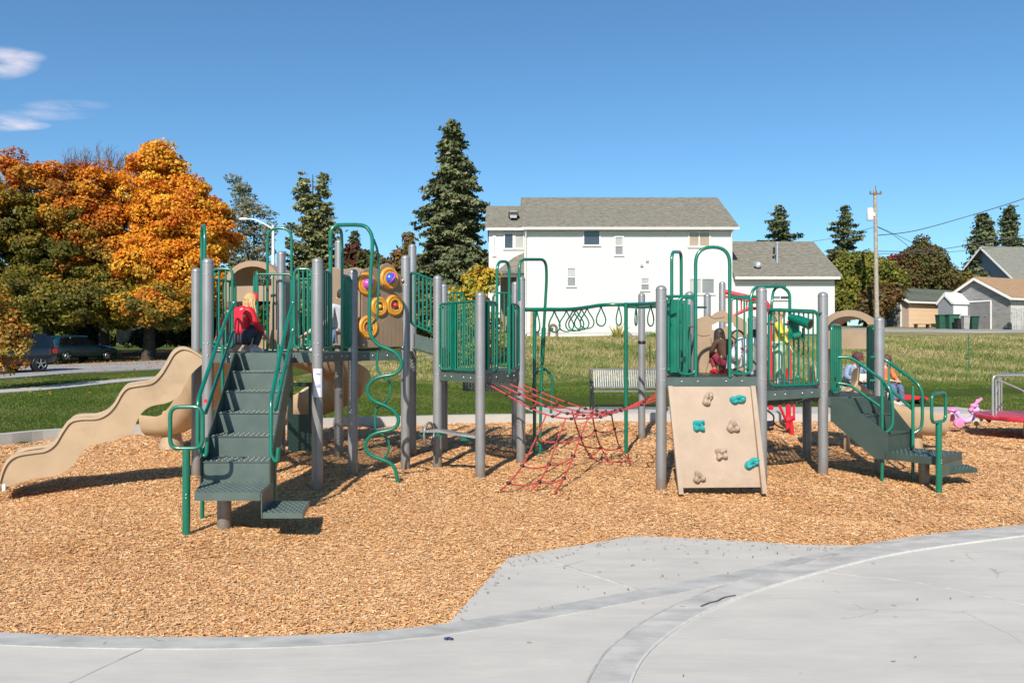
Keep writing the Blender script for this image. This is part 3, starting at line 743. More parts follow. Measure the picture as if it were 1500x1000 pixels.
panel([(474, 505), (474, 396), (486, 391), (505, 394), (520, 391), (533, 395), (533, 508)], 11.7, 11.55, 474, 533, .04, M_brown, 'rear_panel')
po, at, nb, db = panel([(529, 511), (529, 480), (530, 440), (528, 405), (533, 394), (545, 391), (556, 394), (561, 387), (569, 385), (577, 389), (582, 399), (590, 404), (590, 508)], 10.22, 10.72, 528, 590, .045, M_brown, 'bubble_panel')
# raised lower board with grooves
m = MB(); m.slab([at(x, y)+nb*.012 for x, y in [(531, 509), (531, 478), (545, 470), (556, 473), (566, 465), (580, 469), (589, 470), (589, 507)]], nb*-.012)
m.build('raised_board', M_brown, po)
m = MB()
for k in range(9):
    x = 536+k*6; m.beam(at(x, 505)+nb*.014, at(x, 474)+nb*.014, .003, .004)
m.build('groove', M_wood, po)
M_mag = simple('magenta_ball', (.50, .07, .42), .25, .05, 5, coat=.5); M_blue = simple('blue_ball', (.05, .10, .50), .2, .1, 5, coat=.5); M_gold = simple('gold_ball', (.65, .33, .03), .3, .1, 5)
def torus(c, R1, r, x, z, n=24, k=8, oval=1.0):
    pts = [c+x*(R1*math.cos(2*PI*i/n))+z*(R1*oval*math.sin(2*PI*i/n)) for i in range(n)]; return pts
for (x, y, R1, ball) in ((537, 416, .125, M_mag), (570, 408, .125, M_blue), (555, 449, .105, M_gold), (577.5, 447, .12, M_red), (539, 479, .125, M_red)):
    c = at(x, y)+nb*.004; up = Vector((0, 0, 1)); m = MB(); m.tube(torus(c, R1, .03, db, up), .030, 8, closed=True)
    o = m.build('bubble_ring', M_yel, po)
    m = MB(); m.tube(torus(c+nb*.012, R1*.70, .01, db, up), .016, 6, closed=True); m.build('inner_ring', M_gold, o)
    big = ball in (M_mag, M_blue); m = MB(); m.ball(c+nb*.02, R1*(.62 if big else .28), 14, 10)
    if big: m.m = 1; m.tube(torus(c+nb*.024, R1*.64, .01, Vector((.5, .1, .86)), nb, 16), .012, 5, closed=True)
    m.build('spinning_ball', [ball, M_mag if ball is M_blue else M_blue], o)
    m = MB(); m.lathe((0, 0, 0), [(.001, 0), (R1*.95, 0)], 20, M=Matrix.Translation(c-nb*.012) @ nb.to_track_quat('Z', 'Y').to_matrix().to_4x4()); m.build('ring_backing', M_wood, o)
for (x, y) in ((588.5, 411), (589, 509), (531, 505)):
    m = MB(); m.ball(at(x, y)+nb*.02, .022, 8, 6); m.build('bolt', M_bolt, po)

# ---- spiral climber with its arch
sp1 = [(545.5, 355), (543, 400), (541.5, 440), (541, 470), (543, 490), (552, 503), (566, 510), (580, 517), (588, 530), (585.5, 542), (575, 548.5), (560, 551), (547, 556), (539, 566), (539.5, 577), (548, 587), (562, 593), (575, 600), (583.5, 612), (581, 624), (570, 630), (555, 633), (542, 639), (535.5, 650), (537, 660), (547, 668), (561, 673), (573, 679), (580, 690), (582.5, 709)]
top = [P(484, 515, 9.46), P(484, 360, 9.46), P(487, 332, 9.5), P(500, 329, 9.55), P(525, 329, 9.6), P(540, 335, 9.6)]
m = MB(); m.tube(smooth_path(fillet(top[:2]+[P(484.5, 329.5, 9.46), P(528, 329.5, 9.6)], .13, 4)[:-1]+[P(530, 330, 9.6), P(541, 338, 9.6)]+[P(x, y, 9.6) for x, y in sp1], 3), .0235, 10)
so = part(m, 'spiral_climber', M_green)
sp2 = [(547, 350), (553, 368), (555, 400), (553.5, 440), (553, 462), (548, 472), (543, 474)]
m = MB(); m.tube(smooth_path([P(x, y, 9.75) for x, y in sp2], 4), .0145, 8); m.build('second_tube', M_green, so)
sp3 = [(566, 509), (555, 514), (552.5, 528), (553, 541), (560, 551), (569, 556), (572, 568), (569, 582), (562, 590), (552, 599), (549.5, 612), (551, 628), (560, 636), (569, 645), (569, 660), (563, 671)]
m = MB(); m.tube(smooth_path([P(x, y, 9.72) for x, y in sp3], 4), .0150, 8); m.build('second_tube', M_green, so)
m = MB(); m.tube(fillet([P(488, 332, 9.5), P(500, 336, 9.78), P(501, 360, 9.79), P(501, 515, 9.79)], .08, 4), .020, 8); m.build('arch_leg', M_green, so)

# ---- left staircase
def lerp2(a, b, t): return Vector((a[0]+(b[0]-a[0])*t, a[1]+(b[1]-a[1])*t, 0))
def staircase(TL, TR, BL, BR, ztop, zbot, n, name='staircase', mat=None):
    """from the deck edge (TL, TR) down to the platform edge (BL, BR); n risers"""
    TL, TR, BL, BR = [Vector((*p, 0)) for p in (TL, TR, BL, BR)]; m = MB(); up = Vector((0, 0, 1)); rise = (ztop-zbot)/n
    hol = m
    for k in range(n):
        t1 = (k)/(n-1) if n > 1 else 0; z1 = ztop-rise*k; z0 = z1-rise
        a = TL.lerp(BL, t1); b = TR.lerp(BR, t1)
        d = (BL-TL).normalized()
        m.slab([a+up*z0, b+up*z0, b+up*(z1-.004), a+up*(z1-.004)], -d*.008)
        if k < n-1:
            t2 = (k+1)/(n-1); a2 = TL.lerp(BL, t2); b2 = TR.lerp(BR, t2); e = d*.012
            m.slab([a+up*z0, b+up*z0, b2+up*z0+e, a2+up*z0+e], up*-.008)
            # raised anti-slip studs
            for i in range(12):
                for j in (.3, .6, .88):
                    c = a.lerp(b, (i+.5)/12).lerp(a2.lerp(b2, (i+.5)/12), j)+up*(z0+.001)
                    hol.lathe(c, [(.014, 0), (.011, .006), (.006, .006), (.005, .0)], 6)
    o = part(m, name, mat or M_deck)
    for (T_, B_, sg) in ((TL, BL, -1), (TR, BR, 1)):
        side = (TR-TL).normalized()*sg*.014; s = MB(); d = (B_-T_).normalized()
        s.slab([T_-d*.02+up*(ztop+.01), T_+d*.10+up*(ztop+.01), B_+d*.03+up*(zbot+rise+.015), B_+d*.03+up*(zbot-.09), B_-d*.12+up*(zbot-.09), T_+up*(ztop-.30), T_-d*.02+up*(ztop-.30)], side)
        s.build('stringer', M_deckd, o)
    return o
lst = staircase((-3.17, 9.0), (-2.545, 9.0), (-2.935, 7.40), (-2.295, 7.40), 1.59, .385, 6)
def platform(poly, z, lip, name, parent, mat=None):
    mat = mat or M_deck
    n = len(poly); m = MB(); m.add([(x, y, z) for x, y in poly]+[(x, y, z-.005) for x, y in poly], [tuple(range(n)), tuple(range(n, 2*n))[::-1]])
    o = m.build(name, M_deck, parent); f = MB()
    for i in range(n):
        a = Vector((*poly[i], z-lip/2+.004)); b = Vector((*poly[(i+1) % n], z-lip/2+.004)); f.beam(a, b, .010, lip)
    f.build('deck_flange', M_deck, o) if parent is None else None
    A, B, Cc, D = [Vector((*p, 0)) for p in poly]; s = MB(); s.v += f.v; s.f += f.f; s.sm += f.sm; s.mi += f.mi
    nx = max(4, int((B-A).length/.055)); ny = max(4, int((D-A).length/.055))
    for i in range(nx):
        for j in range(ny):
            u = (i+.5+.25*((j % 2)*2-1))/nx; v = (j+.5)/ny
            c = A.lerp(B, u).lerp(D.lerp(Cc, u), v)+Vector((0, 0, z)); s.lathe(c, [(.019, 0), (.014, .007), (.009, .007), (.007, .0)], 7)
    me = bpy.data.meshes.new('t'); me.from_pydata(s.v, [], s.f); me.materials.append(M_deck); me.polygons.foreach_set('use_smooth', s.sm); me.update()
    # join with the sheet: same sub-part
    s.add([(x, y, z) for x, y in poly]+[(x, y, z-.005) for x, y in poly], [tuple(range(n)), tuple(range(n, 2*n))[::-1]])
    bpy.data.objects.remove(o); return s.build(name, mat, parent)
platform([(-2.80, 6.9), (-2.225, 6.9), (-2.285, 7.41), (-2.935, 7.41)], .385, .075, 'landing_platform', lst)
platform([(-2.215, 6.92), (-1.855, 6.92), (-1.93, 7.43), (-2.275, 7.43)], .20, .05, 'bottom_step', lst)
m = MB(); m.slab([(-2.218, 6.905, .385), (-2.278, 7.43, .385), (-2.278, 7.43, .16), (-2.218, 6.905, .16)], (.008, 0, 0)); m.build('side_plate', M_deck, lst)
m = MB(); m.lathe((-2.67, 7.25, 0), [(.0635, -.05), (.0635, .38)], 20); m.build('support_post', M_grey, lst)
def loop_post(base, zt, zb, w, d, parent, r=.034):
    """handhold: rounded loop on a thick stub post; d = unit vector of the loop's plane"""
    b = Vector((*base, 0)); d = Vector((*d, 0)).normalized(); up = Vector((0, 0, 1)); m = MB()
    m.tube([b-up*.1, b+up*zb], r, 14)
    m.tube(fillet([b-d*w/2+up*zb, b+d*w/2+up*zb, b+d*w/2+up*zt, b-d*w/2+up*zt], .085, 6, True), .0185, 10, closed=True)
    o = m.build('grab_post', M_green, parent); k = MB()
    for z in (.36, .33): k.ball(b+Vector((.012, -r, z)), .008, 6, 4)
    k.build('bolt', M_bolt, o); return o
loop_post((-2.905, 6.97), 1.135, .765, .285, (1, .05), lst)
def handrail(pts1, pts2, base, parent, r=.0195, top_panel=True):
    m = MB(); m.tube(fillet(pts1, .09, 5), r, 9); m.tube(fillet(pts2, .07, 4), r*.95, 9)
    if base is not None: m.tube(base, r*1.02, 9)
    o = m.build('handrail', M_green, parent); return o
# left rail: px path with depth along the stair
hl = handrail([P(342, 445, 8.95), P(330, 470, 8.75), P(290, 586, 7.45), P(290, 655, 7.42), P(302, 672, 7.40), P(304, 640, 7.42)], [P(342, 485, 8.95), P(301, 605, 7.6)], [P(296.5, 757, 7.6)-Vector((0, 0, .05)), P(296.5, 655, 7.6)], lst)
hr = handrail([P(429, 442, 8.95), P(421, 470, 8.72), P(397, 586, 7.5), P(397, 668, 7.42), P(406, 678, 7.42), P(408, 655, 7.42)], [P(429, 484, 8.95), P(404, 600, 7.65)], [P(402.5, 740, 7.62)-Vector((0, 0, .05)), P(402.5, 660, 7.62)], lst)
for h, x in ((hl, 342), (hr, 428.5)):
    for py in (445, 485):
        m = MB(); m.ball(P(x+.5, py-2, 8.93), .014, 8, 6); m.build('bolt', M_bolt, h)
m = MB(); m.tube([P(326, 580, 8.9), P(326, 505, 8.95)], .018, 8); m.tube([P(408, 578, 8.6), P(408, 505, 8.9)], .018, 8); part(m, 'stair_bracket', M_green)

# ---- wave slide
tp = [(0, 703), (4, 686), (12, 672), (25, 664), (48, 660), (66, 657), (80, 647), (91, 629), (102, 615), (117, 611), (140, 610), (156, 603), (168, 590), (177, 574), (186, 565), (200, 562), (222, 558), (235, 546), (245, 530), (254, 515), (266, 508), (280, 511), (299, 523)]
bt = [(3, 724), (14, 713), (26, 708), (40, 703), (62, 699), (80, 697), (96, 690), (109, 678), (118, 665), (129, 654), (145, 649), (163, 646), (178, 641), (193, 632), (201, 616), (210, 602), (224, 594), (244, 590), (261, 581), (270, 566), (278, 551), (288, 540), (299, 531)]
def resample(pts, n):
    pts = smooth_path([Vector((x, y, 0)) for x, y in pts], 6); L = [0]
    for i in range(1, len(pts)): L.append(L[-1]+(pts[i]-pts[i-1]).length)
    out = []
    for k in range(n):
        s = L[-1]*k/(n-1); i = max(j for j in range(len(L)) if L[j] <= s+1e-9); i = min(i, len(pts)-2)
        t = (s-L[i])/max(1e-9, L[i+1]-L[i]); out.append(pts[i].lerp(pts[i+1], t))
    return out
N = 90; tps = resample(tp, N); bts = resample(bt, N)
def slY(x): return 8.78+(9.42-8.78)*max(0, min(1, x/298))
def shell(profiles, closed_profile=True):
    """loft through a list of equal-length profiles"""
    m = MB(); n = len(profiles[0]); vs = [p for pr in profiles for p in pr]
    fs = [(i*n+k, i*n+(k+1) % n, (i+1)*n+(k+1) % n, (i+1)*n+k) for i in range(len(profiles)-1) for k in range(n if closed_profile else n-1)]
    m.add(vs, fs, True)
    if closed_profile: m.f += [tuple(range(n))[::-1], tuple(range((len(profiles)-1)*n, len(profiles)*n))]; m.sm += [False]*2; m.mi += [0]*2
    return m
off = Vector((-.21, .46, 0)); od = off.normalized(); prof = []
for t, b in zip(tps, bts):
    T_ = P(t.x, t.y, slY(t.x)); B_ = P(b.x, b.y, slY(b.x)); T_.z = max(T_.z, .03); B_.z = max(B_.z, .0)
    U = (T_-B_); h = U.length; u = U/h; q = min(.05, h*.25)
    o_ = od
    prof.append([B_, B_+o_*.0+U*.5, T_-u*.035, T_-u*.03-o_*.022, T_-o_*.020, T_+o_*.01+u*.008, T_+o_*.04, T_+o_*.045-u*.03, T_+o_*.03-u*.04,
                 B_+o_*.03+u*(q+.04), B_+o_*.06+u*q, B_+off-o_*.06+u*q, B_+off-o_*.03+u*(q+.04), T_+off-o_*.03-u*.04, T_+off-o_*.045-u*.03, T_+off-o_*.04, T_+off-o_*.01+u*.008, T_+off+o_*.020, T_+off+o_*.022-u*.03, T_+off-u*.035, B_+off+U*.5, B_+off])
wv = shell(prof); ws = part(wv, 'wave_slide', M_tan)
for f_ in ws.data.polygons: pass
m = MB(); m.slab([P(4, 709, 8.757), P(8, 708, 8.757), P(8, 718, 8.757), P(4, 719, 8.757)], (0, -.003, 0)); m.build('sticker', M_stick, ws)

# ---- curved chutes
def chute(path, halfw, wall, th=.03, bank=None, name='slide_chute', mat=None, lip=.02, parent=PS):
    pts = smooth_path(path, 7); prof = []; n = len(pts); up = Vector((0, 0, 1))
    for i, p in enumerate(pts):
        d = (pts[min(i+1, n-1)]-pts[max(i-1, 0)]).normalized(); s = d.cross(up).normalized(); v = s.cross(d)
        t = i/(n-1); bk = bank(t) if bank else 0; s2 = s*math.cos(bk)+v*math.sin(bk); v2 = s2.cross(d)
        row = []; hw = halfw; K = 10
        for k in range(K+1):
            a = PI*k/K; row.append(p+s2*(-hw*math.cos(a)*1.0)+v2*(wall*(1-math.sin(a)**.6)))
        row = [p-s2*(hw+lip*1.5)+v2*(wall-.015), p-s2*(hw+lip*1.5)+v2*(wall+.015)]+row+[p+s2*(hw+lip*1.5)+v2*(wall+.015), p+s2*(hw+lip*1.5)+v2*(wall-.015)]
        inner = [p+s2*((hw+th)*math.cos(PI*k/K))+v2*((wall-.02)*(1-math.sin(PI*k/K)**.6)-th*math.sin(PI*k/K)) for k in range(K+1)]
        prof.append(row+inner)
    return shell(prof).build(name, mat or M_tan, parent)
def helix(c, r, a0, a1, z0, z1, n=9): return [Vector((c[0]+r*math.cos(a0+(a1-a0)*i/n), c[1]+r*math.sin(a0+(a1-a0)*i/n), z0+(z1-z0)*i/n)) for i in range(n+1)]
spath = [Vector((-3.95, 12.1, 1.5)), Vector((-3.55, 12.45, 1.38)), Vector((-3.15, 12.75, 1.18)), Vector((-2.92, 13.2, .95)), Vector((-3.0, 13.75, .68)), Vector((-3.5, 14.1, .42)), Vector((-4.1, 14.1, .25))]
sps = chute(spath, .33, .42, bank=lambda t: -.25*math.sin(PI*t), name='spiral_slide')
cls = chute([Vector((-4.0, 11.1, 1.50)), Vector((-4.25, 11.5, 1.28)), Vector((-4.55, 11.95, .94)), Vector((-4.9, 12.4, .58)), Vector((-5.22, 12.7, .35)), Vector((-5.55, 12.85, .23)), Vector((-5.95, 12.92, .20))], .31, .34, bank=lambda t: .25*math.sin(PI*t), name='curved_slide')
m = MB(); m.lathe((-5.60, 12.85, 0), [(.20, -.02), (.17, .1), (.15, .24)], 12); m.build('slide_foot', M_tan, cls)
m = MB(); m.lathe((-3.75, 13.2, 0), [(.05, -.02), (.05, 1.2)], 12); m.build('support_post', M_grey, sps)
def hood(cx, Y, zf, w, ztop, band0, band1, depth, name, parent, wall=.07, rot=0):
    def turn(m):
        c_, s_ = math.cos(rot), math.sin(rot); m.v = [(cx+(v[0]-cx)*c_-(v[1]-Y)*s_, Y+(v[0]-cx)*s_+(v[1]-Y)*c_, v[2]) for v in m.v]; return m
    """moulded slide hood: thick arch with a cross band"""
    def ring(y, ww, zt, wl):
        out = []; inn = []; zs = ztop-w*.95
        for k in range(15):
            a = PI*k/14; out.append(Vector((cx-ww*math.cos(a), y, zs+(zt-zs)*math.sin(a)**.75))); inn.append(Vector((cx-(ww-wl)*math.cos(a), y, zs+(zt-zs-wl)*math.sin(a)**.75)))
        out = [Vector((cx-ww, y, zf))]+out+[Vector((cx+ww, y, zf))]; inn = [Vector((cx-ww+wl, y, zf))]+inn+[Vector((cx+ww-wl, y, zf))]
        return out+inn[::-1]
    m = shell([ring(Y, w, ztop, wall), ring(Y-.025, w-.02, ztop-.02, wall-.02), ring(Y+.03, w+.01, ztop+.01, wall), ring(Y+depth, w-.03, ztop-.03, wall)][0:1]+[ring(Y+.03, w+.01, ztop+.01, wall), ring(Y+depth, w-.03, ztop-.03, wall)])
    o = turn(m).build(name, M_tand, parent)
    m = MB(); pts = [Vector((cx-(w-.02)+(2*w-.04)*k/10, Y-.03-.05*math.sin(PI*k/10), 0)) for k in range(11)]
    for k in range(10): m.slab([pts[k]+Vector((0, 0, band0)), pts[k+1]+Vector((0, 0, band0)), pts[k+1]+Vector((0, 0, band1)), pts[k]+Vector((0, 0, band1))], (0, .05, 0))
    turn(m).build('hood_band', M_tand, o); return o
hood(-4.10, 12.3, 1.5, .50, 3.0, 2.36, 2.60, .62, 'slide_hood', sps, .085, R(-14))
m = MB(); m.slab([P(392, 512, 12.1), P(404, 512, 12.1), P(404, 410, 12.1), P(398, 405, 12.1)], (0, .35, 0)); m.build('hood_side', M_tand, sps)

# ---- middle deck barriers
rail_panel(on(pI, pJ, .05), on(pI, pJ, .94), 1.345, 2.25, 15, solid=[(.36, .47)])
rail_panel(on(pJ, pK, .08), on(pJ, pK, .38), 1.345, 2.25, 4, solid=[(.0, .22)])
rail_panel(on(pJ, pK, .66), on(pJ, pK, .95), 1.345, 2.25, 4, solid=[(.1, .35)])
aY = 10.02+1.18*.4; bY = 10.02+1.18*.66
arch([P(728, 548, aY), P(728, 383, aY), P(746, 383, bY), P(746, 548, bY)], .021, rad=.14)
rail_panel(on(pL, pM, .03), on(pL, pM, .28), 1.345, 2.52, 4, corner_r=.12)
rail_panel(on(pL, pM, .68), on(pL, pM, .95), 1.345, 2.52, 4, corner_r=.12)
rail_panel(on(pK, pM, .1), on(pK, pM, .45), 1.345, 2.25, 4)
clampset(pI, (2.2, 1.4), (1, -1)); clampset(pK, (2.2,), (-1, -1)); clampset(pJ, (1.4,), (0, 1))
# curved balance seat below
cs = smooth_path([Vector((-1.17, 10.75, .50)), Vector((-1.16, 10.45, .53)), Vector((-.95, 10.35, .545)), Vector((-.7, 10.22, .52)), Vector((-.45, 10.15, .49))], 6)
m = MB()
for i in range(len(cs)-1): m.beam(cs[i], cs[i+1], .14, .03)
bs = part(m, 'balance_beam', M_silver); m = MB(); m.tube(torus(Vector((-1.12, 10.55, .48)), .15, .02, Vector((.35, .93, 0)), Vector((0, 0, 1)), 20), .018, 8, closed=True)
m.build('hoop', M_grey, bs)
m = MB()
for p in (cs[4], cs[12], cs[20]):
    m = MB(); m.box(p-Vector((0, 0, .045)), (.13, .08, .05), .3); m.build('bracket', M_green, bs)

# ---- rope net
def rope(m, a, b, r=.011, sag=0, n=6):
    a = Vector(a); b = Vector(b); pts = [a.lerp(b, k/n)-Vector((0, 0, sag*4*(k/n)*(1-k/n))) for k in range(n+1)]; m.tube(pts, r, 5)
net = MB()
class KN:
    def ball(s, *a): net.m = 1; net.ball(*a); net.m = 0
kn = KN()
# four long ropes from the middle deck sagging to the right tower
starts = [P(718, 564, 10.3), P(733, 564, 10.6), P(748, 563, 10.9), P(761, 562, 11.15)]
midp = [(800, 607, 10.0), (822, 603, 10.3), (838, 600, 10.7), (850, 596, 11.2)]
low = [(868, 612, 10.05), (880, 607, 10.3), (888, 604, 10.7), (892, 602, 11.2)]
ends = [P(966, 585, 9.5), P(968, 580, 9.9), P(969, 576, 10.3), P(970, 572, 10.7)]
longs = []
for i in range(4):
    pts = [starts[i], P(*midp[i]), P(*low[i]), P(910+6*i, 601-3*i, low[i][2]-.2), ends[i]]; q = smooth_path(pts, 8); longs.append(q); net.tube(q, .0105, 6)
for k in (3, 6, 9, 12, 15, 18, 21, 24, 28):
    for i in range(3): rope(net, longs[i][k], longs[i+1][min(k+(1 if i % 2 else -1), 31)], .0105, .01)
    for i in range(4): kn.ball(longs[i][k], (.026, .022, .022), 8, 6)
# front hanging apron to the ground
fr = [[P(800, 607, 10.0), P(786, 640, 9.7), P(765, 682, 9.25), P(745, 707, 8.95), G(733, 718)], [P(828, 614, 10.0), P(816, 646, 9.75), P(804, 680, 9.4), P(790, 705, 9.1), G(778, 718)], [P(862, 611, 10.0), P(850, 640, 9.85), P(840, 668, 9.6), P(826, 700, 9.25), G(813, 721)]]
frs = [smooth_path(f, 6) for f in fr]
for f in frs: net.tube(f, .0105, 6)
for k in (6, 12, 18):
    for i in range(2): rope(net, frs[i][k], frs[i+1][k], .0105, .035)
    for i in range(3): kn.ball(frs[i][k], (.028, .024, .024), 8, 6)
rr_ = [[P(838, 602, 10.6), P(850, 640, 11.2), P(863, 665, 11.7), G(880, 678)], [P(868, 610, 10.4), P(872, 630, 11.0), P(880, 655, 11.6), G(893, 677)], [P(895, 603, 10.8), P(900, 628, 11.3), P(908, 655, 11.8), G(925, 676)]]
rrs = [smooth_path(f, 6) for f in rr_]
for f in rrs: net.tube(f, .0105, 6)
for k in (6, 12):
    for i in range(2): rope(net, rrs[i][k], rrs[i+1][k], .0105, .04)
    for i in range(3): kn.ball(rrs[i][k], (.028, .024, .024), 8, 6)
rope(net, frs[2][8], rrs[1][12], .0105, .03); rope(net, rrs[0][17], rrs[2][17], .0105, .015)
no = part(net, 'climbing_net', [M_rope, M_blackp])

# ---- overhead ring beam
beamA = smooth_path([P(764, 453.5, 11.2), P(800, 453.3, 11.4), P(835, 453, 11.7), P(860, 450, 12.1), P(885, 446.5, 12.4), P(917, 446, 12.3), P(945, 445, 11.8), P(966, 444, 10.9)], 6)
m = MB(); m.tube(beamA, .030, 10); bo = part(m, 'overhead_beam', M_green)
beamB = smooth_path([P(975, 462, 11.0), P(966, 450, 11.4), P(940, 450, 12.2), P(915, 449, 12.8)], 6); m = MB(); m.tube(beamB, .022, 8); m.build('second_beam', M_green, bo)
import itertools
def ring_at(px, wide, Y, h=.30, top=None, k=0):
    pt = top if top is not None else min(beamA, key=lambda q: abs((q.x/q.y)*FX+750-px)); c = Vector(pt)-Vector((0, 0, .025))
    w = wide/2*c.y/FX; dpt = math.sqrt(max(0.0, .105**2-w*w)); d = Vector((w, dpt*(1 if k % 2 else -1), 0))
    pr = [(0, 0), (.30, -.20), (.72, -.42), (1, -.66), (.86, -.88), (.35, -1.0), (-.35, -1.0), (-.86, -.88), (-1, -.66), (-.72, -.42), (-.30, -.20)]
    pts = smooth_path([c+d*a+Vector((0, 0, b*h)) for a, b in pr], 3, True); m = MB(); m.tube(pts, .0115, 6, closed=True)
    m.tube([c, c+Vector((0, 0, .025))], .010, 6); m.build('hand_ring', M_green, bo)
for k, (px, w) in enumerate(((790, 7), (813, 17), (829, 21), (838, 22), (844, 22), (852, 21), (861, 20), (881, 15), (906, 5), (932, 6))): ring_at(px, w, 0, k=k)
ring_at(955, 12, 0, k=1)
m = MB(); m.tube([G(917, 662)-Vector((0, 0, .05)), P(917, 443, 12.2)], .030, 10); m.build('beam_post', M_green, bo)
m = MB(); m.tube([Vector((P(783, 500, 12.9).x, 12.9, 0)), P(783, 456, 12.9)], .030, 10); m.build('beam_post', M_green, bo)
# sliding-pole arch left of the rings
m = MB(); m.tube(smooth_path(fillet([P(761, 440, 11.15), P(760.5, 380, 11.15), P(800, 380, 11.7), P(800.5, 410, 11.8)], .15, 5)+[P(799, 440, 11.85), P(796, 490, 11.9), P(794, 540, 12.0), P(792, 600, 12.0), G(791, 665)], 2), .0225, 9); ao = part(m, 'access_arch', M_green)
m = MB(); m.tube([P(796.5, 480, 11.9), P(794.3, 530, 11.95)], .034, 10); m.build('hand_grip', M_green, ao)
m = MB(); m.tube(smooth_path([P(782.5, 600, 12.1), P(782, 560, 12.1), P(785, 547, 12.1), P(795, 540, 12.1), P(806, 548, 12.1), P(809, 562, 12.1), P(807, 605, 12.1)], 5), .021, 8); m.tube([P(782.5, 571, 12.1), P(808.5, 571, 12.1)], .012, 6); m.build('step_loop', M_green, ao)
m = MB(); m.tube([P(782.5, 600, 12.1), Vector((P(783, 600, 12.1).x, 12.1, -.02))], .021, 8); m.build('loop_leg', M_green, ao)

# ---- right tower barriers
rail_panel(XY(993, 9.3), XY(1019, 9.33), 1.335, 2.25, 1, corner_r=.09)
m = MB(); m.tube([P(968, 434, 9.3), P(1020, 434, 9.34)], .018, 8); m.tube([P(1069, 434.5, 9.4), P(1112, 434.5, 9.45)], .018, 8); part(m, 'top_rail', M_green)
arch([P(1019, 552, 9.33), P(1019, 362, 9.33), P(1069, 362, 9.38), P(1069, 552, 9.38)], .0215, rad=.38)
rail_panel(XY(1069, 9.38), XY(1101, 9.42), 1.335, 2.25, 2, corner_r=.09)
rail_panel(XY(979, 9.45), XY(985, 9.8), 1.335, 2.25, 3, solid=[(.2, .7)])
rail_panel(XY(989, 10.55), XY(1004, 11.2), 1.335, 2.25, 4, solid=[(.3, .7)])
m = MB(); pz = [(980, 447), (996, 445), (999, 452), (986, 462), (999, 472), (984, 480), (997, 490), (997, 547), (980, 548)]
m.slab([P(x, y, 9.62) for x, y in pz], (.0, .02, 0)); part(m, 'cut_out_panel', M_green)
m = MB(); m.slab([P(x, y, 10.3) for x, y in [(1001, 440), (1007, 440), (1007, 505), (1004, 512), (1007, 520), (1006, 548), (1001, 548)]], (.0, .02, 0)); part(m, 'cut_out_panel', M_green)
arch([P(984, 548, 9.9), P(984, 369, 9.9), P(998, 369, 10.4), P(998, 548, 10.4)], .0215, rad=.13)
m = MB(); m.tube([P(1001, 478, 10.3), P(1019, 478, 11.3)], .014, 6); m.tube([P(1018, 450, 11.4), P(1034, 450, 11.6)], .018, 6); part(m, 'cross_tube', M_green)
# tan play-house panel at the back with window holes
pat, pnb, pdb = panel(None, 10.95, 10.85, 1020, 1097, 0, None, '')
pieces = [[(1021, 552), (1021, 467), (1032, 463), (1043, 462), (1043, 483), (1050, 483), (1050, 552)],
          [(1043, 462), (1050, 457), (1058, 454.5), (1063, 456), (1068, 461), (1075, 463), (1075, 472), (1065, 474), (1062, 471), (1052, 471), (1043, 476)],
          [(1053, 552), (1053, 483), (1062, 480), (1062, 476), (1066, 478), (1075, 486), (1082, 488), (1094, 488), (1094, 552)],
          [(1075, 463), (1080, 463), (1087, 466), (1094, 472), (1094, 488), (1082, 488), (1079, 480), (1075, 476)]]
m = MB()
for q in pieces: m.slab([pat(x, y) for x, y in q], pnb*-.04)
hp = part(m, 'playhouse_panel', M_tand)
m = MB()
for q in ([(1022, 490), (1030, 492), (1040, 490)], [(1032, 552), (1038, 530), (1049, 515)], [(1036, 460), (1046, 466), (1062, 464)], [(1041, 495), (1046, 512), (1060, 520)], [(1043, 522), (1046, 528), (1041, 532)]): m.tube(smooth_path([pat(x, y)+pnb*.002 for x, y in q], 4), .006, 5)
m.build('relief_line', M_brown, hp)
m = MB(); m.tube(torus(pat(1077, 500)+pnb*.25, .15, .02, Vector((.85, .5, 0)), Vector((0, .1, 1)).normalized(), 22), .014, 8, closed=True)
for k in range(3):
    a = 2*PI*k/3+.5; c = pat(1077, 500)+pnb*.25; m.tube([c, c+Vector((.85, .5, 0))*(.15*math.cos(a))+Vector((0, .1, 1))*(.15*math.sin(a))], .010, 6)
m.tube([pat(1077, 500)+pnb*.25, pat(1077, 500)], .014, 6); m.build('steering_wheel', M_blackp, hp)
# front barrier of the lower right deck with telescope
rail_panel(XY(1126.5, 9.6), XY(1198, 10.05), 1.175, 2.12, 9, corner_r=.1)
m = MB(); m.tube([P(1120, 453, 9.5), P(1204, 458.5, 10.1)], .018, 8); part(m, 'top_rail', M_green)
arch([P(1098.5, 545, 9.42), P(1098.5, 440, 9.42), P(1104, 421, 9.46), P(1145, 419, 9.75), P(1157, 428, 9.8), P(1157, 470, 9.8)], .019, rad=.14, name='grab_arch')
arch([P(1130, 470, 9.65), P(1130.5, 440, 9.65), P(1134, 421, 9.75), P(1150, 419.5, 9.85)], .017, rad=.12, name='grab_arch')
tl = MB(); a = P(1157, 464, 9.72); b = P(1187, 475, 9.5); d = (b-a)
tl.tube([a, a+d*.3, a+d*.31, a+d*.95, a+d*.96, b], [.045, .047, .056, .062, .07, .07], 14); to = part(tl, 'telescope', M_green)
m = MB(); m.slab([P(1157, 462, 9.78), P(1169, 468, 9.78), P(1170, 494, 9.78), P(1166, 498, 9.78), P(1157, 497, 9.78)], (.0, .05, 0)); m.tube([P(1163, 492, 9.7), P(1174, 490, 9.66)], .045, 10); m.tube([P(1177, 480, 9.7), P(1177, 500, 9.7)], .02, 6); m.build('telescope_bracket', M_green, to)
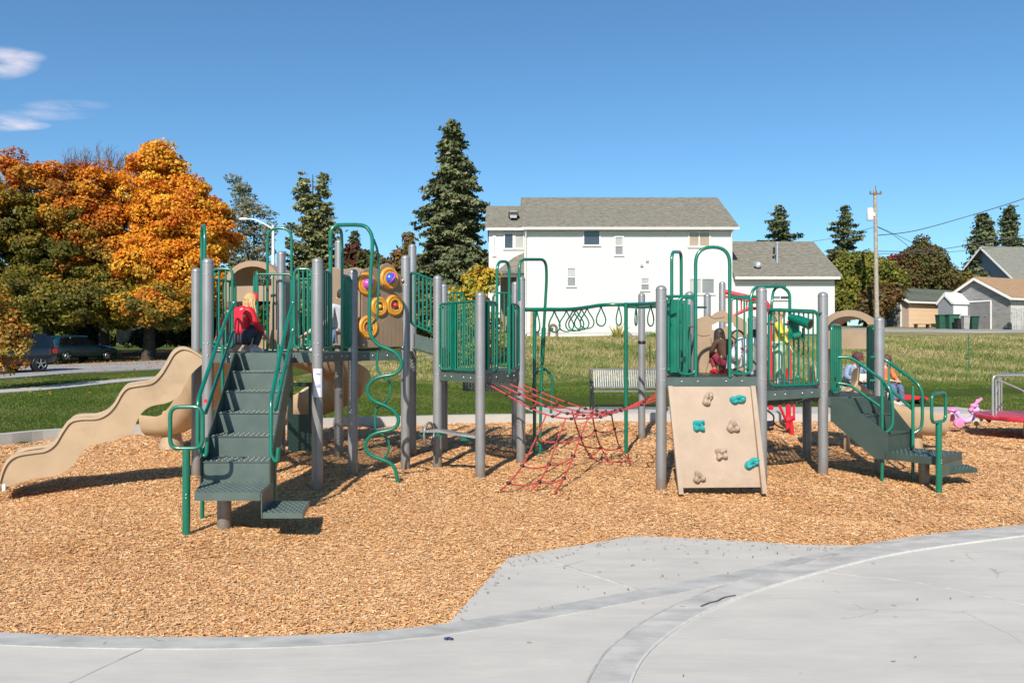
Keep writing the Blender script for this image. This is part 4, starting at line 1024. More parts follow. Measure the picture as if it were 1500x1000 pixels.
m = MB(); m.lathe((0, 0, 0), [(.001, 0), (.055, 0)], 12, M=Matrix.Translation(b+d.normalized()*.001) @ d.to_track_quat('Z', 'Y').to_matrix().to_4x4()); m.build('lens', M_blackp, to)
rail_panel(XY(1218, 10.28), XY(1231, 10.8), 1.04, 1.95, 4, corner_r=.1)
rail_panel(XY(1271, 11.2), XY(1282, 10.6), 1.04, 1.95, 4, corner_r=.1)
rail_panel((3.5, 11.1), (4.2, 11.45), 1.17, 1.98, 7, corner_r=.1)
clampset(pR, (2.08, 1.2), (-1, -.3)); clampset(pQ, (2.2,), (-1, 0)); clampset(pN, (2.2, 1.4), (1, 0)); clampset(pT, (1.9,), (-1, 0))

for q, zz in ((pA, (1.56, 1.7, 2.5)), (pB, (1.56, 1.7, 2.5)), (pD, (1.56, 2.5)), (pG, (1.56, 2.5)), (pI, (1.27, 2.2)), (pJ, (1.27, 1.4, 2.2)), (pK, (1.27, 2.2)), (pN, (1.27, 1.4, 2.2)), (pQ, (1.27, 2.2)), (pR, (1.08, 1.2, 2.05)), (pT, (.95, 1.9))): boltset(q, zz)
# ---- climbing wall
TL_, TR_, BL_, BR_ = P(981, 566, 9.18), P(1102, 566, 9.22), P(999, 714, 8.86), P(1117, 713, 8.90)
m = MB(); nrm = (TR_-TL_).cross(BL_-TL_).normalized(); nrm = -nrm if nrm.y > 0 else nrm
m.slab([TL_, TR_, BR_, BL_], nrm*-.03); cw = part(m, 'climbing_wall', M_wall)
for a, b, f in ((TL_, BL_, P(997, 724, 8.80)), (TR_, BR_, P(1119, 723, 8.84))):
    s = MB(); d = (b-a).normalized(); s.beam(a+nrm*.012, f+nrm*.012, .052, .045, up=nrm); s.build('side_rail', M_wall, cw)
def hold(px, py, kind, mat, rot=0, sc=1.0):
    t = (py-566)/(714-566); L_ = TL_.lerp(BL_, t); R_ = TR_.lerp(BR_, t); lx = 750+L_.x*FX/L_.y; rx = 750+R_.x*FX/R_.y
    c = L_.lerp(R_, (px-lx)/(rx-lx))+nrm*.012; ux = (TR_-TL_).normalized(); uz = nrm.cross(ux); uz = -uz if uz.z < 0 else uz
    B = Matrix((ux*math.cos(rot)+uz*math.sin(rot), uz*math.cos(rot)-ux*math.sin(rot), nrm)).transposed()
    m = MB(); lob = {'x': [(-.038, .032), (.038, .032), (-.036, -.028), (.036, -.028), (0, 0)], 'v': [(-.05, .03), (.05, .03), (0, -.01), (-.035, 0), (.035, -.005), (-.045, -.025), (.045, -.03)], 'l': [(-.03, .04), (0, .01), (.025, -.025), (.045, -.045), (-.045, .02)]}[kind]
    sc *= .84
    nl, am, ph = {'x': (4, .17, .78), 'v': (3, .20, 1.57), 'l': (2, .30, .4)}[kind]; el = 1.0 if kind != 'l' else .86; vs = []; NA = 30
    prof = [(1.03, -.012), (1.0, .006), (.95, .020), (.84, .033), (.66, .041), (.45, .039), (.25, .034), (.10, .033)]
    for rho, hz in prof:
        for k in range(NA):
            a = 2*PI*k/NA; rr = .088*sc*(1+am*math.cos(nl*(a-ph))+.05*math.sin(5*a+px)+.04*math.cos(3*a+py)); q = .012*math.cos(nl*(a-ph))*(rho > .3)+.006*math.sin(7*a+px+rho*5)
            vs.append(c+B @ Vector((rr*rho*math.cos(a), rr*rho*math.sin(a)*el, max(-.012, (hz+(q if hz > .01 else 0))*1.15))))
    m.add(vs, [(i*NA+k, i*NA+(k+1) % NA, (i+1)*NA+(k+1) % NA, (i+1)*NA+k) for i in range(len(prof)-1) for k in range(NA)]+[tuple(range((len(prof)-1)*NA, len(prof)*NA))], True)
    o = m.build('climbing_hold', mat, cw)
    m = MB(); m.ball(c+B @ Vector((0, 0, .036)), (.012, .012, .008), 8, 5, M=B); m.build('bolt_head', M_blackp, cw)
    return o
hold(1036, 585, 'l', M_wall, .75, .95); hold(1080, 586, 'l', M_teal, -.2, 1.0); hold(1023, 625, 'x', M_teal, .0, .95); hold(1073, 627, 'v', M_wall, 0, .95)
hold(1056, 666, 'x', M_wall, .1, .95); hold(1101, 680, 'l', M_teal, .15, 1.0); hold(1023, 700, 'v', M_wall, .3, .85)

# ---- right staircase
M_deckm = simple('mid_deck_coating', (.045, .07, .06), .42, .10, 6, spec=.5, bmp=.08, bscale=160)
A_ = (4.10, 9.98); B_ = (4.80, 10.28); Cc = G(1298, 662, .36); Dd = G(1331, 656, .36)
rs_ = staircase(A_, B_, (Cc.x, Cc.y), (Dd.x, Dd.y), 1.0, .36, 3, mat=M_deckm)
fl = G(1298, 662.5, .36); frt = G(1373, 671, .36); bk = G(1408, 662, .36); bl_ = G(1331, 656, .36)
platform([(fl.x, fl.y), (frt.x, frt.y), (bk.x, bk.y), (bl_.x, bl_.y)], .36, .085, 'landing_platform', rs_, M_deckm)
s1, s2 = G(1381, 689, .18), G(1431, 686, .18); s3 = G(1415, 680, .18); s4 = G(1376, 682, .18)
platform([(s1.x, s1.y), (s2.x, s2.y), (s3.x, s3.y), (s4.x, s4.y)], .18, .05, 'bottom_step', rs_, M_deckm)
m = MB(); m.slab([(frt.x+.012, frt.y+.012, .36), (bk.x+.012, bk.y+.012, .36), (bk.x+.012, bk.y+.012, .12), (frt.x+.012+(bk.x-frt.x)*.15, frt.y+.012+(bk.y-frt.y)*.15, .12)], (.008, 0.006, 0)); m.build('side_plate', M_deck, rs_)
c = (Vector((fl.x, fl.y, 0))+Vector((bk.x, bk.y, 0)))/2; m = MB(); m.lathe(c, [(.0635, -.05), (.0635, .35)], 20); m.build('support_post', M_grey, rs_)
nb_ = G(1375, 719); loop_post((nb_.x, nb_.y), 1.13, .80, .40, (.66, .57), rs_)
handrail([P(1228, 523, 10.1), P(1246, 523, 10.05), P(1262, 534, 9.95), P(1292, 556, 9.75), P(1304, 569, 9.65), P(1308, 600, 9.65), P(1307, 626, 9.65), P(1294, 636, 9.68)], [P(1228, 561, 10.1), P(1244, 563, 10.05), P(1292, 597, 9.75)], [G(1292, 703)-Vector((0, 0, .05)), P(1292, 556, 9.75)], rs_)
hr2 = handrail([P(1275, 523, 10.4), P(1291, 523, 10.4), P(1303, 531, 10.35), P(1345, 562, 10.0), P(1351, 575, 9.97), P(1351, 615, 9.97), P(1349, 628, 9.97), P(1336, 636, 9.98)], [P(1275, 557, 10.4), P(1290, 558, 10.38), P(1305, 571, 10.25), P(1336, 599, 10.0)], [G(1337, 700)-Vector((0, 0, .05)), P(1337, 566, 10.0)], rs_)
m = MB(); m.tube([P(1302, 531, 10.35), P(1302, 568, 10.3)], .014, 6); m.build('baluster', M_green, hr2)

# ---- right slide with hood
rp_ = [Vector((4.9, 11.75, .98)), Vector((4.95, 12.1, .95)), Vector((5.1, 12.5, .82)), Vector((5.45, 12.75, .62)), Vector((5.95, 12.8, .42)), Vector((6.45, 12.75, .27)), Vector((6.95, 12.7, .22))]
rsl = chute(rp_, .30, .36, name='tan_slide', bank=lambda t: -.12*math.sin(PI*t))
hood(5.10, 11.85, .98, .40, 2.20, 1.62, 1.90, .72, 'slide_hood', rsl, .085, R(-34))
m = MB(); m.lathe((6.6, 12.75, 0), [(.10, -.02), (.09, .24)], 12); m.build('slide_foot', M_tan, rsl); m = MB(); m.lathe((5.4, 12.6, 0), [(.05, -.02), (.05, .6)], 12); m.build('slide_foot', M_tan, rsl)
# ================================================================ TREES AND PLANTS
M_leaf = leafmat('autumn_leaves', .6, .32); M_needle = leafmat('conifer_needles', .75, .12)
def foliage(name, P0, size, cols, mat, parent, seed, nrm=None, asp=1.5, droop=0.0):
    """one mesh of small folded leaf clumps at points P0 (n,3)"""
    r = np.random.default_rng(seed); n = len(P0); s = size*r.uniform(.6, 1.35, n)
    d = r.normal(size=(n, 3)); d /= np.linalg.norm(d, axis=1)[:, None]
    if nrm is not None: d = d*.75+nrm*.9; d /= np.linalg.norm(d, axis=1)[:, None]
    a = r.normal(size=(n, 3)); a[:, 2] -= droop*1.5; t = np.cross(d, a); t /= np.linalg.norm(t, axis=1)[:, None]+1e-9
    b = np.cross(d, t)
    if droop: t, b = b, t
    t = t*s[:, None]*.5; b = b*(s*asp)[:, None]*.5; f = d*(s*.22)[:, None]
    V = np.stack([P0-t*.4-b, P0+t-b*.1+f, P0+b, P0-t+b*.1+f], 1).reshape(-1, 3)
    F = np.arange(4*n).reshape(-1, 4); o = mesh_np(name, V, F, mat, np.repeat(np.clip(cols, 0, 1), 4, 0))
    adopt(o, parent); return o
def trunk_mesh(base, h, r0, limbs, parent, seed=0, lean=(0, 0), mat=None, name='trunk'):
    r = random.Random(seed); m = MB(); b = Vector(base); pts = []; rs = []
    for k in range(9):
        t = k/8; pts.append(b+Vector((lean[0]*t+r.uniform(-.04, .04)*h*.15, lean[1]*t, h*t-.2*(k == 0)))); rs.append(r0*(1-.75*t)*(1.35 if k == 0 else 1))
    m.tube(pts, rs, 9)
    for L in limbs:
        t, dx_, dy_, dz_, rr = L; p = pts[0].lerp(pts[-1], t); q = p+Vector((dx_, dy_, dz_)); mid = (p+q)/2+Vector((0, 0, -.08*abs(dz_)))
        m.tube(smooth_path([p, mid, q], 4), [rr*(1-.8*i/8) for i in range(9)], 6)
    return m.build(name, mat or M_bark, parent)
def crown_points(blobs, nclump, per, seed, cr=(.35, .7), shell_=.75):
    """clumps on and in a set of ellipsoids; returns points, outward directions, clump id"""
    r = np.random.default_rng(seed); B = np.array(blobs, float); w = (B[:, 3]*B[:, 5]); w = w/w.sum()
    bi = r.choice(len(B), nclump, p=w); d = r.normal(size=(nclump, 3)); d[:, 1] -= .25; d /= np.linalg.norm(d, axis=1)[:, None]
    rad = shell_+(1-shell_)*r.random(nclump); rad *= np.where(r.random(nclump) < .18, r.uniform(.3, .8, nclump), 1)
    c = B[bi, :3]+d*B[bi, 3:6]*rad[:, None]; R_ = r.uniform(cr[0], cr[1], nclump)
    e = r.normal(size=(nclump, per, 3)); e /= np.linalg.norm(e, axis=2)[:, :, None]; e *= r.uniform(.35, 1, (nclump, per, 1))**.6
    p = c[:, None, :]+e*R_[:, None, None]*np.array([1.15, 1.15, .75]); nr = e*.6+d[:, None, :]*.5+np.array([0, 0, .3])
    nr /= np.linalg.norm(nr, axis=2)[:, :, None]
    return p.reshape(-1, 3), nr.reshape(-1, 3), np.repeat(np.arange(nclump), per), np.repeat(c, per, 0)
def leafy(name, label, cat, px, Y, base_py, blobs_px, pal, seed, nclump=240, per=80, leaf=.19, r0=.25, group=None, trunk_h=None, limbs=6, cr=(.35, .75), colfn=None, shell_=.75, zbase_=None, depth=.8, root=None, asp=1.4, mat=None, droop=0):
    """blobs_px: (x, y, rx, ry[, dY]) in photo pixels"""
    X = (px-750)*Y/FX; z0 = TZ(X, Y) if zbase_ is None else zbase_; k = Y/FX
    t = empty(name, (X, Y, z0), label, cat, group)
    bl_ = [((b[0]-750)*k, Y+(b[4] if len(b) > 4 else 0), ZY(b[1], Y), b[2]*k, max(b[2], b[3]*.8)*k*depth, b[3]*k) for b in blobs_px]
    p, nr, ci, cc = crown_points(bl_, nclump, per, seed, cr, shell_)
    keep = p[:, 2] > z0+.1; p, nr, ci, cc = p[keep], nr[keep], ci[keep], cc[keep]
    r = np.random.default_rng(seed+9); pal = np.array(pal)
    if colfn is None: ix = r.integers(0, len(pal), nclump)[ci]; col = pal[ix]*.65+pal[r.integers(0, len(pal), len(p))]*.35
    else: col = colfn(p, cc, ci, r)
    col = col*r.uniform(.75, 1.22, (len(p), 1))
    foliage('crown', p, leaf, col, mat or M_leaf, t, seed+1, nr, asp, droop)
    rr = random.Random(seed); top = max(b[2]+b[5]*.3 for b in bl_); h = (trunk_h or (top-z0)*.8)
    L = []
    for i in range(limbs):
        b = bl_[rr.randrange(len(bl_))]; tt = rr.uniform(.25, .7); L.append((tt, (b[0]-X)*.9+rr.uniform(-1, 1)*b[3]*.5, rr.uniform(-.5, .5)*b[3], max(.3, (b[2]-z0-h*tt)*.8), r0*.45))
    if r0 > 0: trunk_mesh((X, Y, z0), h, r0, L, t, seed)
    return t
OR = np.array([(.70, .22, .015), (.78, .34, .025), (.82, .47, .045), (.56, .13, .014)]); GR = np.array([(.11, .11, .018), (.19, .16, .022), (.085, .085, .016), (.30, .21, .028)])
RU = np.array([(.54, .13, .013), (.66, .23, .018), (.38, .08, .012), (.68, .31, .025)])
def autumn(zlo, zhi, xg=None, red=None, O=None):
    O = OR if O is None else O
    def f(p, cc, ci, r):
        n = len(p); rc = np.random.default_rng(77); cr_ = rc.random(ci.max()+1)[ci]; c2 = rc.random(ci.max()+1)[ci]
        t = (cc[:, 2]-zlo)/(zhi-zlo)+(cr_-.5)*.75
        if xg is not None: t = t+(cc[:, 0]-xg[0])*xg[1]
        o = O[np.clip((c2*3.6).astype(int), 0, 3)]*.7+O[r.integers(0, 4, n)]*.3; g = GR[np.clip((c2*4).astype(int), 0, 3)]*.7+GR[r.integers(0, 4, n)]*.3
        w = np.clip(t*1.6-.3, 0, 1)[:, None]; return o*w+g*(1-w)
    return f
leafy('maple_tree', 'big rounded maple, green below and rust orange on top, at the far left', 'tree', 70, 46, 500, [(20, 298, 75, 72), (75, 345, 68, 78), (10, 390, 80, 70), (88, 275, 45, 38), (60, 430, 70, 42), (-60, 340, 70, 90), (30, 445, 80, 30, -3), (90, 445, 50, 32, -4)], None, 11, 560, 200, .13, .36, 'autumn maples across the road', colfn=autumn(7.6, 12.6, O=RU), cr=(.32, .72))
leafy('maple_tree', 'orange maple with bare twigs sticking out of its top, middle of the three', 'tree', 152, 47, 500, [(140, 298, 62, 56), (165, 355, 65, 65), (120, 405, 60, 50), (185, 420, 55, 45), (105, 330, 50, 55), (150, 452, 60, 28, -4), (200, 455, 40, 28, -2)], None, 12, 500, 200, .13, .34, 'autumn maples across the road', colfn=autumn(5.0, 9.6, O=RU), cr=(.35, .75))
tC = leafy('maple_tree', 'tall golden orange maple closest to the play structure', 'tree', 218, 46, 500, [(228, 270, 42, 58), (262, 320, 62, 65), (298, 340, 48, 50), (225, 380, 60, 55), (295, 405, 50, 50), (250, 435, 60, 40), (235, 235, 26, 24), (270, 455, 60, 28, -3)], None, 13, 560, 200, .13, .34, 'autumn maples across the road', colfn=autumn(2.6, 6.2), cr=(.33, .72))
r = random.Random(4); m = MB(); k = 50/FX
for i in range(110):
    x = r.uniform(95, 185); y0 = 262; y1 = r.uniform(208, 240)+abs(x-140)*.18; a = P(x+r.uniform(-10, 10), y0, 50); b = P(x+(x-140)*.25, y1, 50+r.uniform(-1, 1)); m.tube([a, (a+b)/2+Vector((r.uniform(-.2, .2), 0, 0)), b], [.03, .018, .008], 4)
    for j in range(3):
        q = a.lerp(b, r.uniform(.4, .9)); m.tube([q, q+Vector((r.uniform(-.5, .5), 0, r.uniform(.2, .6)))], [.012, .006], 3)
tw = simple('bare_twig', (.16, .10, .09), .9, .1); tB = [o for o in bpy.data.objects if o.name.startswith('maple_tree') and 'bare twigs' in o.get('label', '')][0]
m.build('bare_twigs', tw, tB, fixn=False)
# small leafy branches hanging in at the far left
leafy('small_maple', 'small near maple with thin rust and olive leaves at the left edge', 'tree', -60, 24, 560, [(-8, 470, 34, 42), (12, 510, 30, 34), (-10, 535, 30, 20), (-40, 450, 45, 70), (25, 492, 22, 20)], [(.62, .20, .03), (.42, .17, .03), (.28, .22, .04), (.5, .33, .05), (.20, .17, .035)], 21, 110, 55, .085, .07, cr=(.18, .36))
# weeping birch
leafy('birch_tree', 'thin grey green drooping birch behind the street lamp', 'tree', 372, 60, 480, [(350, 272, 14, 22), (365, 310, 26, 45), (350, 360, 28, 50), (385, 350, 20, 45), (345, 395, 30, 30), (375, 400, 25, 30)], [(.20, .20, .12), (.25, .245, .15), (.30, .28, .17), (.15, .16, .09), (.34, .31, .21)], 31, 115, 55, .12, .16, cr=(.3, .62), asp=2.4, droop=1, limbs=14, shell_=.45)
def conifer(name, label, px, Y, top_py, base_py, halfw_px, seed, cols, n=9000, leaf=.22, tops=1, droop=.35, gap=.25, group=None, z0=None, power=.9, rough=.35, nb=None):
    X = (px-750)*Y/FX; zb = TZ(X, Y) if z0 is None else z0; k = Y/FX; zt = ZY(top_py, Y); zl = max(ZY(base_py, Y), zb+.2); Wd = halfw_px*k; H = zt-zl
    t = empty(name, (X, Y, zb), label, 'tree', group); r = np.random.default_rng(seed)
    m = MB(); m.tube([Vector((X, Y, zb-.2)), Vector((X, Y, zt-.3))], [max(.12, Wd*.09), .03], 8); m.build('trunk', M_bark, t)
    nb = nb or int(max(60, n/90)); lev = np.sort((np.arange(nb)+r.random(nb))/nb)**.75; pts = []; nr = []; cs = []; cols = np.array(cols); br = MB()
    ph = r.uniform(0, 6, 3); q0 = n/nb
    for i in range(nb):
        f = lev[i]; z = zt-H*f; a = r.uniform(0, 2*PI); wob = 1+.16*math.sin(f*17+ph[0])+.12*math.sin(a*2+f*9+ph[1])
        Lb = Wd*(f**power*.95+.04)*r.uniform(1-rough, 1.12)*wob; ox = 0
        if tops > 1 and f < .45: ox = (r.integers(0, tops)-(tops-1)/2)*Wd*.5*(1-f)
        ca, sa = math.cos(a), math.sin(a); q = max(8, int(q0*(.25+1.5*f**.9))); nk = max(3, int(Lb/(leaf*2.6))); tip = droop*Lb
        k = r.integers(0, nk, q); s0 = ((k+.6)/nk); lat = (r.random(nk)-.5)[k]*2*(1-s0*.75)*Lb*.38      # sprays along the bough
        e = r.normal(size=(q, 3)); sp = leaf*1.15*(1.15-.4*s0)
        u_ = Lb*s0+e[:, 0]*sp; v_ = lat+e[:, 1]*sp; w_ = -tip*s0**1.6+.12*Lb*s0-np.abs(e[:, 2])*sp*.75-np.abs(lat)*.25
        pts.append(np.stack([X+ox+ca*u_-sa*v_, Y+sa*u_+ca*v_, z+w_], 1)); nr.append(np.tile([ca*.45, sa*.45, .8], (q, 1)))
        bc = cols[r.integers(0, len(cols))]*r.uniform(.85, 1.15); cs.append(bc*.7+cols[r.integers(0, len(cols), q)]*.3)
        br.tube([Vector((X+ox, Y, z)), Vector((X+ox+ca*Lb*.5, Y+sa*Lb*.5, z-tip*.33+.06*Lb)), Vector((X+ox+ca*Lb*.92, Y+sa*Lb*.92, z-tip*.87+.1*Lb))], [.012*Lb+.012, .008*Lb+.01, .008], 4, caps=False)
    br.build('branches', M_bark, t, fixn=False)
    p = np.concatenate(pts); nn_ = np.concatenate(nr); c = np.concatenate(cs)*r.uniform(.75, 1.2, (len(p), 1)); k_ = p[:, 2] > zb+.1
    foliage('crown', p[k_], leaf, c[k_], M_needle, t, seed+1, nn_[k_], 1.9, .25); return t
DK = [(.095, .12, .055), (.125, .15, .07), (.165, .18, .09), (.07, .09, .04)]; MD = [(.20, .205, .08), (.25, .245, .105), (.15, .165, .065), (.30, .29, .13)]
conifer('fir_tree', 'tallest dark fir tree just left of the white house', 664, 56, 174, 470, 94, 41, [(.13, .15, .065), (.175, .19, .085), (.22, .225, .11), (.09, .11, .05)], 72000, .17, droop=.40, power=.74, rough=.36, nb=300)
conifer('cedar_tree', 'broad yellow green cedar with two tops left of the fir', 458, 62, 250, 475, 60, 42, MD, 40000, .15, tops=2, droop=-.1, power=.88, rough=.25, nb=320)
conifer('spruce_tree', 'small distant dark spruce framed by the tall green arch', 519, 85, 336, 440, 22, 43, DK, 9000, .20)
conifer('fir_tree', 'dark fir above the low wing roof, left of the pair', 1141, 74, 301, 405, 52, 44, DK, 11000, .17, droop=.05, power=.85, rough=.45, z0=3, nb=75)
conifer('fir_tree', 'open branched dark fir beside the utility pole', 1236, 70, 298, 430, 60, 45, DK, 9500, .17, droop=.10, power=.8, rough=.5, z0=3, nb=58)
conifer('cedar_tree', 'broad dark cedar rising behind the grey gabled house', 1441, 82, 310, 450, 32, 46, DK, 22000, .21, droop=.25, power=.45, rough=.25, z0=3)
conifer('fir_tree', 'narrow dark fir at the right edge above the grey house', 1479, 84, 299, 440, 27, 47, DK, 16000, .20, droop=.2, power=.6, z0=3)
leafy('distant_tree', 'dark red leaved tree far behind the left tower', 'tree', 516, 78, 470, [(516, 378, 16, 16), (510, 395, 20, 14)], [(.16, .03, .025), (.12, .04, .03), (.10, .05, .03)], 51, 60, 50, .33, .15, cr=(.4, .8))
leafy('distant_tree', 'olive broadleaf tree far behind the bubble panel', 'tree', 548, 76, 470, [(545, 395, 24, 25), (490, 405, 22, 22), (565, 405, 22, 20)], [(.12, .12, .04), (.16, .15, .05), (.09, .10, .035)], 52, 90, 50, .33, .15, cr=(.4, .8))
leafy('distant_tree', 'rusty brown tree between the left tower and the fir', 'tree', 592, 74, 470, [(590, 392, 24, 24), (600, 360, 9, 16), (612, 400, 20, 24)], [(.24, .10, .03), (.17, .12, .04), (.12, .12, .04)], 53, 90, 50, .30, .15, cr=(.4, .8))
leafy('bright_shrub', 'tall shrub with golden yellow leaves behind the middle deck', 'shrub', 688, 33, 545, [(700, 425, 26, 28), (675, 460, 30, 38), (705, 490, 32, 40), (670, 515, 28, 25), (712, 405, 18, 14)], [(.55, .40, .04), (.62, .36, .03), (.38, .36, .05), (.46, .27, .03), (.26, .28, .05)], 54, 170, 48, .12, .07, cr=(.18, .42))
leafy('broad_tree', 'full yellow green tree behind the utility pole', 'tree', 1268, 66, 460, [(1245, 405, 30, 32), (1285, 415, 34, 36), (1262, 390, 26, 20), (1240, 440, 24, 30), (1300, 435, 24, 30)], [(.24, .235, .04), (.30, .28, .05), (.16, .165, .03), (.10, .12, .02)], 55, 380, 85, .17, .22, cr=(.4, .8), zbase_=2.9)
leafy('broad_tree', 'dark olive tree with spiky top and red tints behind the peach garage', 'tree', 1352, 70, 450, [(1352, 390, 30, 30), (1330, 410, 24, 26), (1378, 410, 22, 25), (1352, 362, 7, 14), (1366, 368, 5, 12)], [(.12, .12, .035), (.16, .145, .045), (.13, .10, .035), (.10, .115, .03), (.17, .08, .035)], 56, 300, 80, .17, .2, cr=(.35, .75), zbase_=3)
leafy('shrub', 'round reddish olive shrub at the foot of the utility pole', 'shrub', 1285, 63, 470, [(1285, 440, 16, 24), (1300, 428, 18, 14), (1275, 455, 16, 18)], [(.14, .07, .03), (.10, .09, .03), (.18, .10, .03)], 57, 90, 50, .22, .06, zbase_=2.95)
leafy('shrub', 'low golden brown hedge tree right of the dark olive tree', 'shrub', 1400, 72, 440, [(1400, 415, 30, 14), (1385, 422, 25, 12), (1420, 422, 14, 12)], [(.17, .13, .03), (.12, .11, .03), (.22, .15, .04)], 58, 100, 50, .26, .05, zbase_=3)
leafy('shrub', 'small red leaved bush above the yellow green tree', 'shrub', 1318, 74, 420, [(1318, 385, 11, 12), (1308, 392, 8, 8)], [(.30, .03, .05), (.22, .04, .05)], 59, 34, 45, .24, .05, zbase_=3)
# darker wood edge behind the hedge
for i, x in enumerate((-60, 40, 140, 235, 330, 420, 505, 585, 660)):
    leafy('distant_tree', ('dark olive', 'deep green', 'brown green', 'blackish green', 'dull green', 'moss green', 'grey green', 'brownish', 'shaded green')[i]+' tree in the row far behind the '+('left edge leaves', 'dark car', 'estate car', 'golden maple', 'slide hood', 'left tower posts', 'spiral climber', 'sloping bridge', 'middle deck')[i], 'tree', x, 82, 500, [(x, 450, 62, 32), (x+20, 474, 60, 30), (x-25, 425 if x < 450 else 440, 32, 22)], [(.07, .075, .025), (.10, .10, .035), (.05, .06, .02), (.13, .10, .04)], 300+i, 150, 55, .34, .2, group='far tree row', cr=(.5, 1.0), limbs=2)
# bushes and hedges across the road
leafy('hedge', 'sunlit green hedge behind the trunks of the maples', 'hedge', 150, 62, 490, [(60, 475, 60, 22), (150, 474, 60, 22), (240, 474, 60, 22), (330, 474, 60, 22), (420, 474, 60, 22), (-40, 475, 60, 22), (0, 492, 90, 12), (150, 492, 90, 12), (300, 492, 90, 12), (100, 460, 90, 14), (280, 460, 90, 14)], [(.14, .17, .03), (.19, .21, .04), (.10, .13, .025)], 61, 900, 60, .22, 0, limbs=0, depth=.3)
for i, (x, y, rx, ry, lb) in enumerate(((122, 487, 22, 26, 'dark upright evergreen bush behind the blue estate car'), (217, 494, 19, 13, 'low clipped dark bush under the golden maple'), (262, 480, 18, 24, 'rounded dark green bush behind the left tower'), (300, 484, 18, 18, 'dark green bush at the right end of the hedge'))):
    leafy('bush', lb, 'bush', x, 53, 505, [(x, y, rx, ry), (x+4, y+6, rx*.8, ry*.7)], [(.03, .05, .018), (.05, .07, .025), (.025, .035, .015)], 70+i, 70, 60, .16, 0, limbs=0, cr=(.25, .5), group='bushes below the maples', depth=.9)
for i, (x, y, lb, cs_) in enumerate(((906, 487, 'spiky yellow green plant on the rocks by the house wall', [(.30, .27, .06), (.22, .22, .05)]), (955, 490, 'low green plant growing over the rocks', [(.10, .16, .03), (.16, .2, .04)]))):
    t = empty('garden_plant', onT(x, 500), lb, 'plant', 'plants on the rockery'); r = random.Random(i); p0 = P(x, 500, 42.2); m = MB()
    for j in range(60):
        a = r.uniform(0, 2*PI); e = r.uniform(.1, .9); L = r.uniform(.5, 1.25)*(1 if i == 0 else .6); d = Vector((math.cos(a)*e, math.sin(a)*e, 1)).normalized(); s = d.cross(Vector((0, 1, 0))).normalized()*.035
        m.add([p0-s, p0+s, p0+d*L*.6+s*.8, p0+d*L+Vector((0, 0, -.05)), p0+d*L*.6-s*.8], [(0, 1, 2, 3, 4)])
    mt = simple('plant_leaf_%s' % ('yellow' if i == 0 else 'green'), cs_[0], .6, .3, 5); m.build('leaves', mt, t, fixn=False)

# ================================================================ BUILDINGS
def siding(name, col, pitch=.16, strength=.5, rough=.6, var=.05):
    m, t, b = newmat(name); co = node(t, 'ShaderNodeTexCoord').outputs['Object']; s = node(t, 'ShaderNodeSeparateXYZ'); t.links.new(co, s.inputs[0])
    f = mth(t, 'FRACT', mth(t, 'DIVIDE', s.outputs[2], pitch)); n = noise(t, 1.5, 6, .6, stretch=(1, 1, 4))
    c = ramp(t, n, [(.3, tuple(x*(1-var*1.5) for x in col)), (.7, col)]); c = mixc(t, mth(t, 'MULTIPLY', mth(t, 'LESS_THAN', f, .12), .30), c, tuple(x*.55 for x in col)); t.links.new(c, b.inputs['Base Color']); b.inputs['Roughness'].default_value = rough  # shadow line of each lap is painted into the wall colour
    bump(t, b, f, strength, .03); return m
def shingles(name, c1, c2):
    m, t, b = newmat(name); co = node(t, 'ShaderNodeTexCoord').outputs['Object']
    br = node(t, 'ShaderNodeTexNoise'); mpn = node(t, 'ShaderNodeMapping'); mpn.inputs['Scale'].default_value = (3.2, 5, 9); t.links.new(co, mpn.inputs[0]); t.links.new(mpn.outputs[0], br.inputs[0]); br.inputs['Scale'].default_value = 1.1; br.inputs['Detail'].default_value = 6; br.inputs['Roughness'].default_value = .8
    s = node(t, 'ShaderNodeSeparateXYZ'); t.links.new(co, s.inputs[0]); f = mth(t, 'FRACT', mth(t, 'DIVIDE', s.outputs[2], .11))
    c = ramp(t, br.outputs[0], [(.34, c1), (.5, tuple((a+b_)/2 for a, b_ in zip(c1, c2))), (.66, c2)]); c = mixc(t, mth(t, 'MULTIPLY', mth(t, 'LESS_THAN', f, .18), .45), c, tuple(x*.5 for x in c1))
    t.links.new(c, b.inputs['Base Color']); b.inputs['Roughness'].default_value = .95; b.inputs['Specular IOR Level'].default_value = .2; bump(t, b, br.outputs[0], .7, .05); return m
M_side = siding('white_lap_siding', (.73, .705, .67), .19, 1.0, .6, .06); M_trim = simple('white_trim', (.76, .74, .71), .5, .04); M_roof = shingles('grey_shingles', (.11, .10, .08), (.27, .25, .205))
def glass(name, col, rough=.08):
    m, t, b = newmat(name); n = noise(t, .8, 3); c = ramp(t, n, [(.35, tuple(x*.75 for x in col)), (.65, col)]); t.links.new(c, b.inputs['Base Color']); b.inputs['Roughness'].default_value = rough; b.inputs['Specular IOR Level'].default_value = .6; b.inputs['Coat Weight'].default_value = .5; return m
M_glassd = glass('dark_window_glass', (.05, .06, .07)); M_carg = glass('car_glass', (.008, .010, .012), .05); M_blind = glass('window_with_blinds', (.42, .41, .38), .3); M_glassg = glass('grey_window_glass', (.24, .24, .23), .2); M_glassb = glass('brown_curtain_window', (.40, .30, .22), .3)
